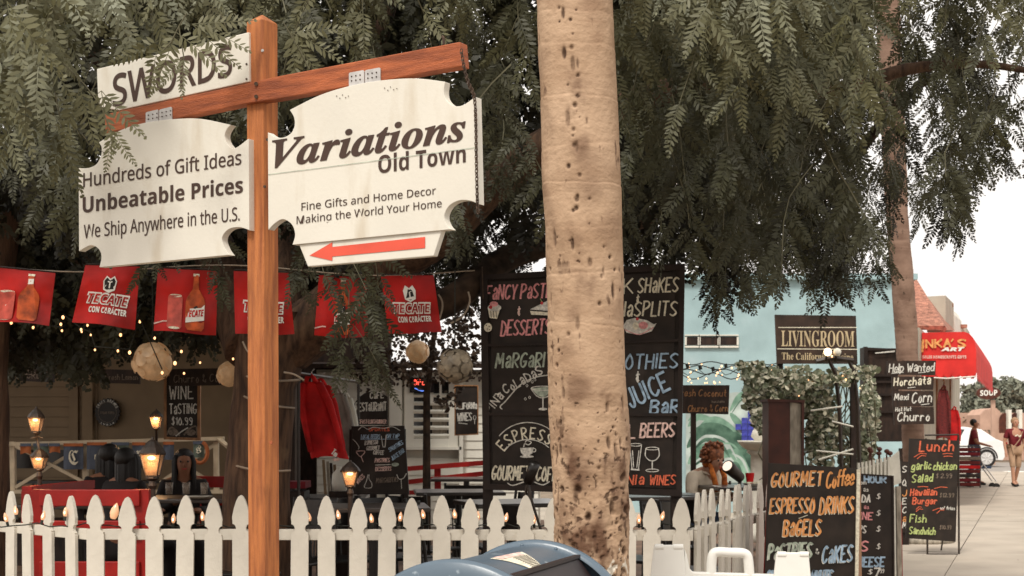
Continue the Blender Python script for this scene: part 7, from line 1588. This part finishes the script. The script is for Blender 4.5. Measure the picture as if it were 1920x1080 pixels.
field(deep, 330, -150, 1300, 8.8, 13.0, 'C', .9, 1.3, .4, .8, .0, .4, up=40, keep=K2)
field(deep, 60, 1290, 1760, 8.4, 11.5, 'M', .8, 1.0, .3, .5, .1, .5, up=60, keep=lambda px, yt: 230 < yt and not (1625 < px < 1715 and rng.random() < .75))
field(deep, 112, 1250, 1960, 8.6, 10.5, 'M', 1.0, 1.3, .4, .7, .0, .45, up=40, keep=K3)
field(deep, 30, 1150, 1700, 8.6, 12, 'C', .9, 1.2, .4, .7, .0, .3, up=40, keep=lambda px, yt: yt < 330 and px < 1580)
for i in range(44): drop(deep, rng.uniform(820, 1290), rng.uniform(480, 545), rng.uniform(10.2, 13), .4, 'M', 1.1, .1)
# low dark foliage behind the left banners and over the porch front
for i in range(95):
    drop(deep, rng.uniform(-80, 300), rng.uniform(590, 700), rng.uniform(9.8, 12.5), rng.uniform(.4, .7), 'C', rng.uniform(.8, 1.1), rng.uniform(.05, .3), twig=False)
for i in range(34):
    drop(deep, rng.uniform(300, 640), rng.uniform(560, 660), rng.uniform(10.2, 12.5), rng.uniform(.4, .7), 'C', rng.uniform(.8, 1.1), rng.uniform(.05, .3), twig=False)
# unseen canopy sprays added above the picture to shade the patio
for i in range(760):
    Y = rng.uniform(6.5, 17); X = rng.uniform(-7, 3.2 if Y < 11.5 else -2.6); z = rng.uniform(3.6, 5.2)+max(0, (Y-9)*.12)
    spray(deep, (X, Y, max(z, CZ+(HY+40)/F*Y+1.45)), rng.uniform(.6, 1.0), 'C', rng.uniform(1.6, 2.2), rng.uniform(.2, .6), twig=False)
for i in range(22): drop(deep, rng.uniform(790, 900), rng.uniform(500, 600), rng.uniform(9.9, 12), .3, 'M', 1.0, .1)
for i in range(60): drop(deep, rng.uniform(-80, 860), rng.uniform(430, 500), rng.uniform(9.9, 12), .5, 'M', 1.1, .15)
for i in range(24): drop(deep, rng.uniform(1380, 1640), rng.uniform(430, 585), rng.uniform(8.6, 11), .4, 'M', .85, rng.uniform(.15, .5))
for px, yt in ((1670, 330), (1690, 250), (1650, 420), (1745, 440), (1720, 400), (1760, 420), (1800, 455), (1735, 300), (1780, 380)): drop(deep, px, yt, rng.uniform(8.6, 11), .35, 'M', .8, rng.uniform(.3, .6))
near.build('near_crown', TL_); mid.build('crown', TR); deep.build('inner_crown', TR)
TW.build('twigs', 'twig', TR)['kind'] = 'stuff'
# small leaved tree before the cafe
ft = thing('tree', 'small leaved tree silhouetted against the bright gap left of the big menu board', 'tree', (P(800, 0, 14.5).x, 14.5, .2))
MB().tube([(P(800, 0, 14.5).x, 14.5, .2), P(800, 740, 14.5), P(812, 640, 14.5), P(830, 560, 14.5)], [.05, .04, .03, .015], 6).build('trunk', 'limb', ft)
ivy_leaves('crown', ft, [(800, 610, 95, 80, 14.5), (870, 670, 35, 60, 14.3), (700, 690, 50, 40, 14.6), (790, 690, 60, 40, 14.2), (870, 590, 40, 50, 14.2), (840, 750, 25, 20, 14.2)], 1900, .026, 11, 'limb')

# dry leaves fallen on the sidewalk
g_ = random.Random(8); lt = MB()
for i in range(420):
    a, b = g_.uniform(-4, 20), g_.uniform(-6, 3.6)
    if b > -3 and g_.random() < .55: continue
    p = S(a, b, .102); r = g_.uniform(0, 6.3); l = g_.uniform(.012, .035); d = Vector((math.cos(r), math.sin(r), 0)); n_ = Vector((-d.y, d.x, .2))
    lt.add([p-d*l, p+n_*l*.35, p+d*l, p-n_*l*.35+Vector((0, 0, .004))], [(0, 1, 2, 3)])
o = lt.build('fallen_leaves', 'brownpost'); tag(o, 'scattered dry leaflets lying on the sidewalk slabs', 'leaf litter', kind='stuff')
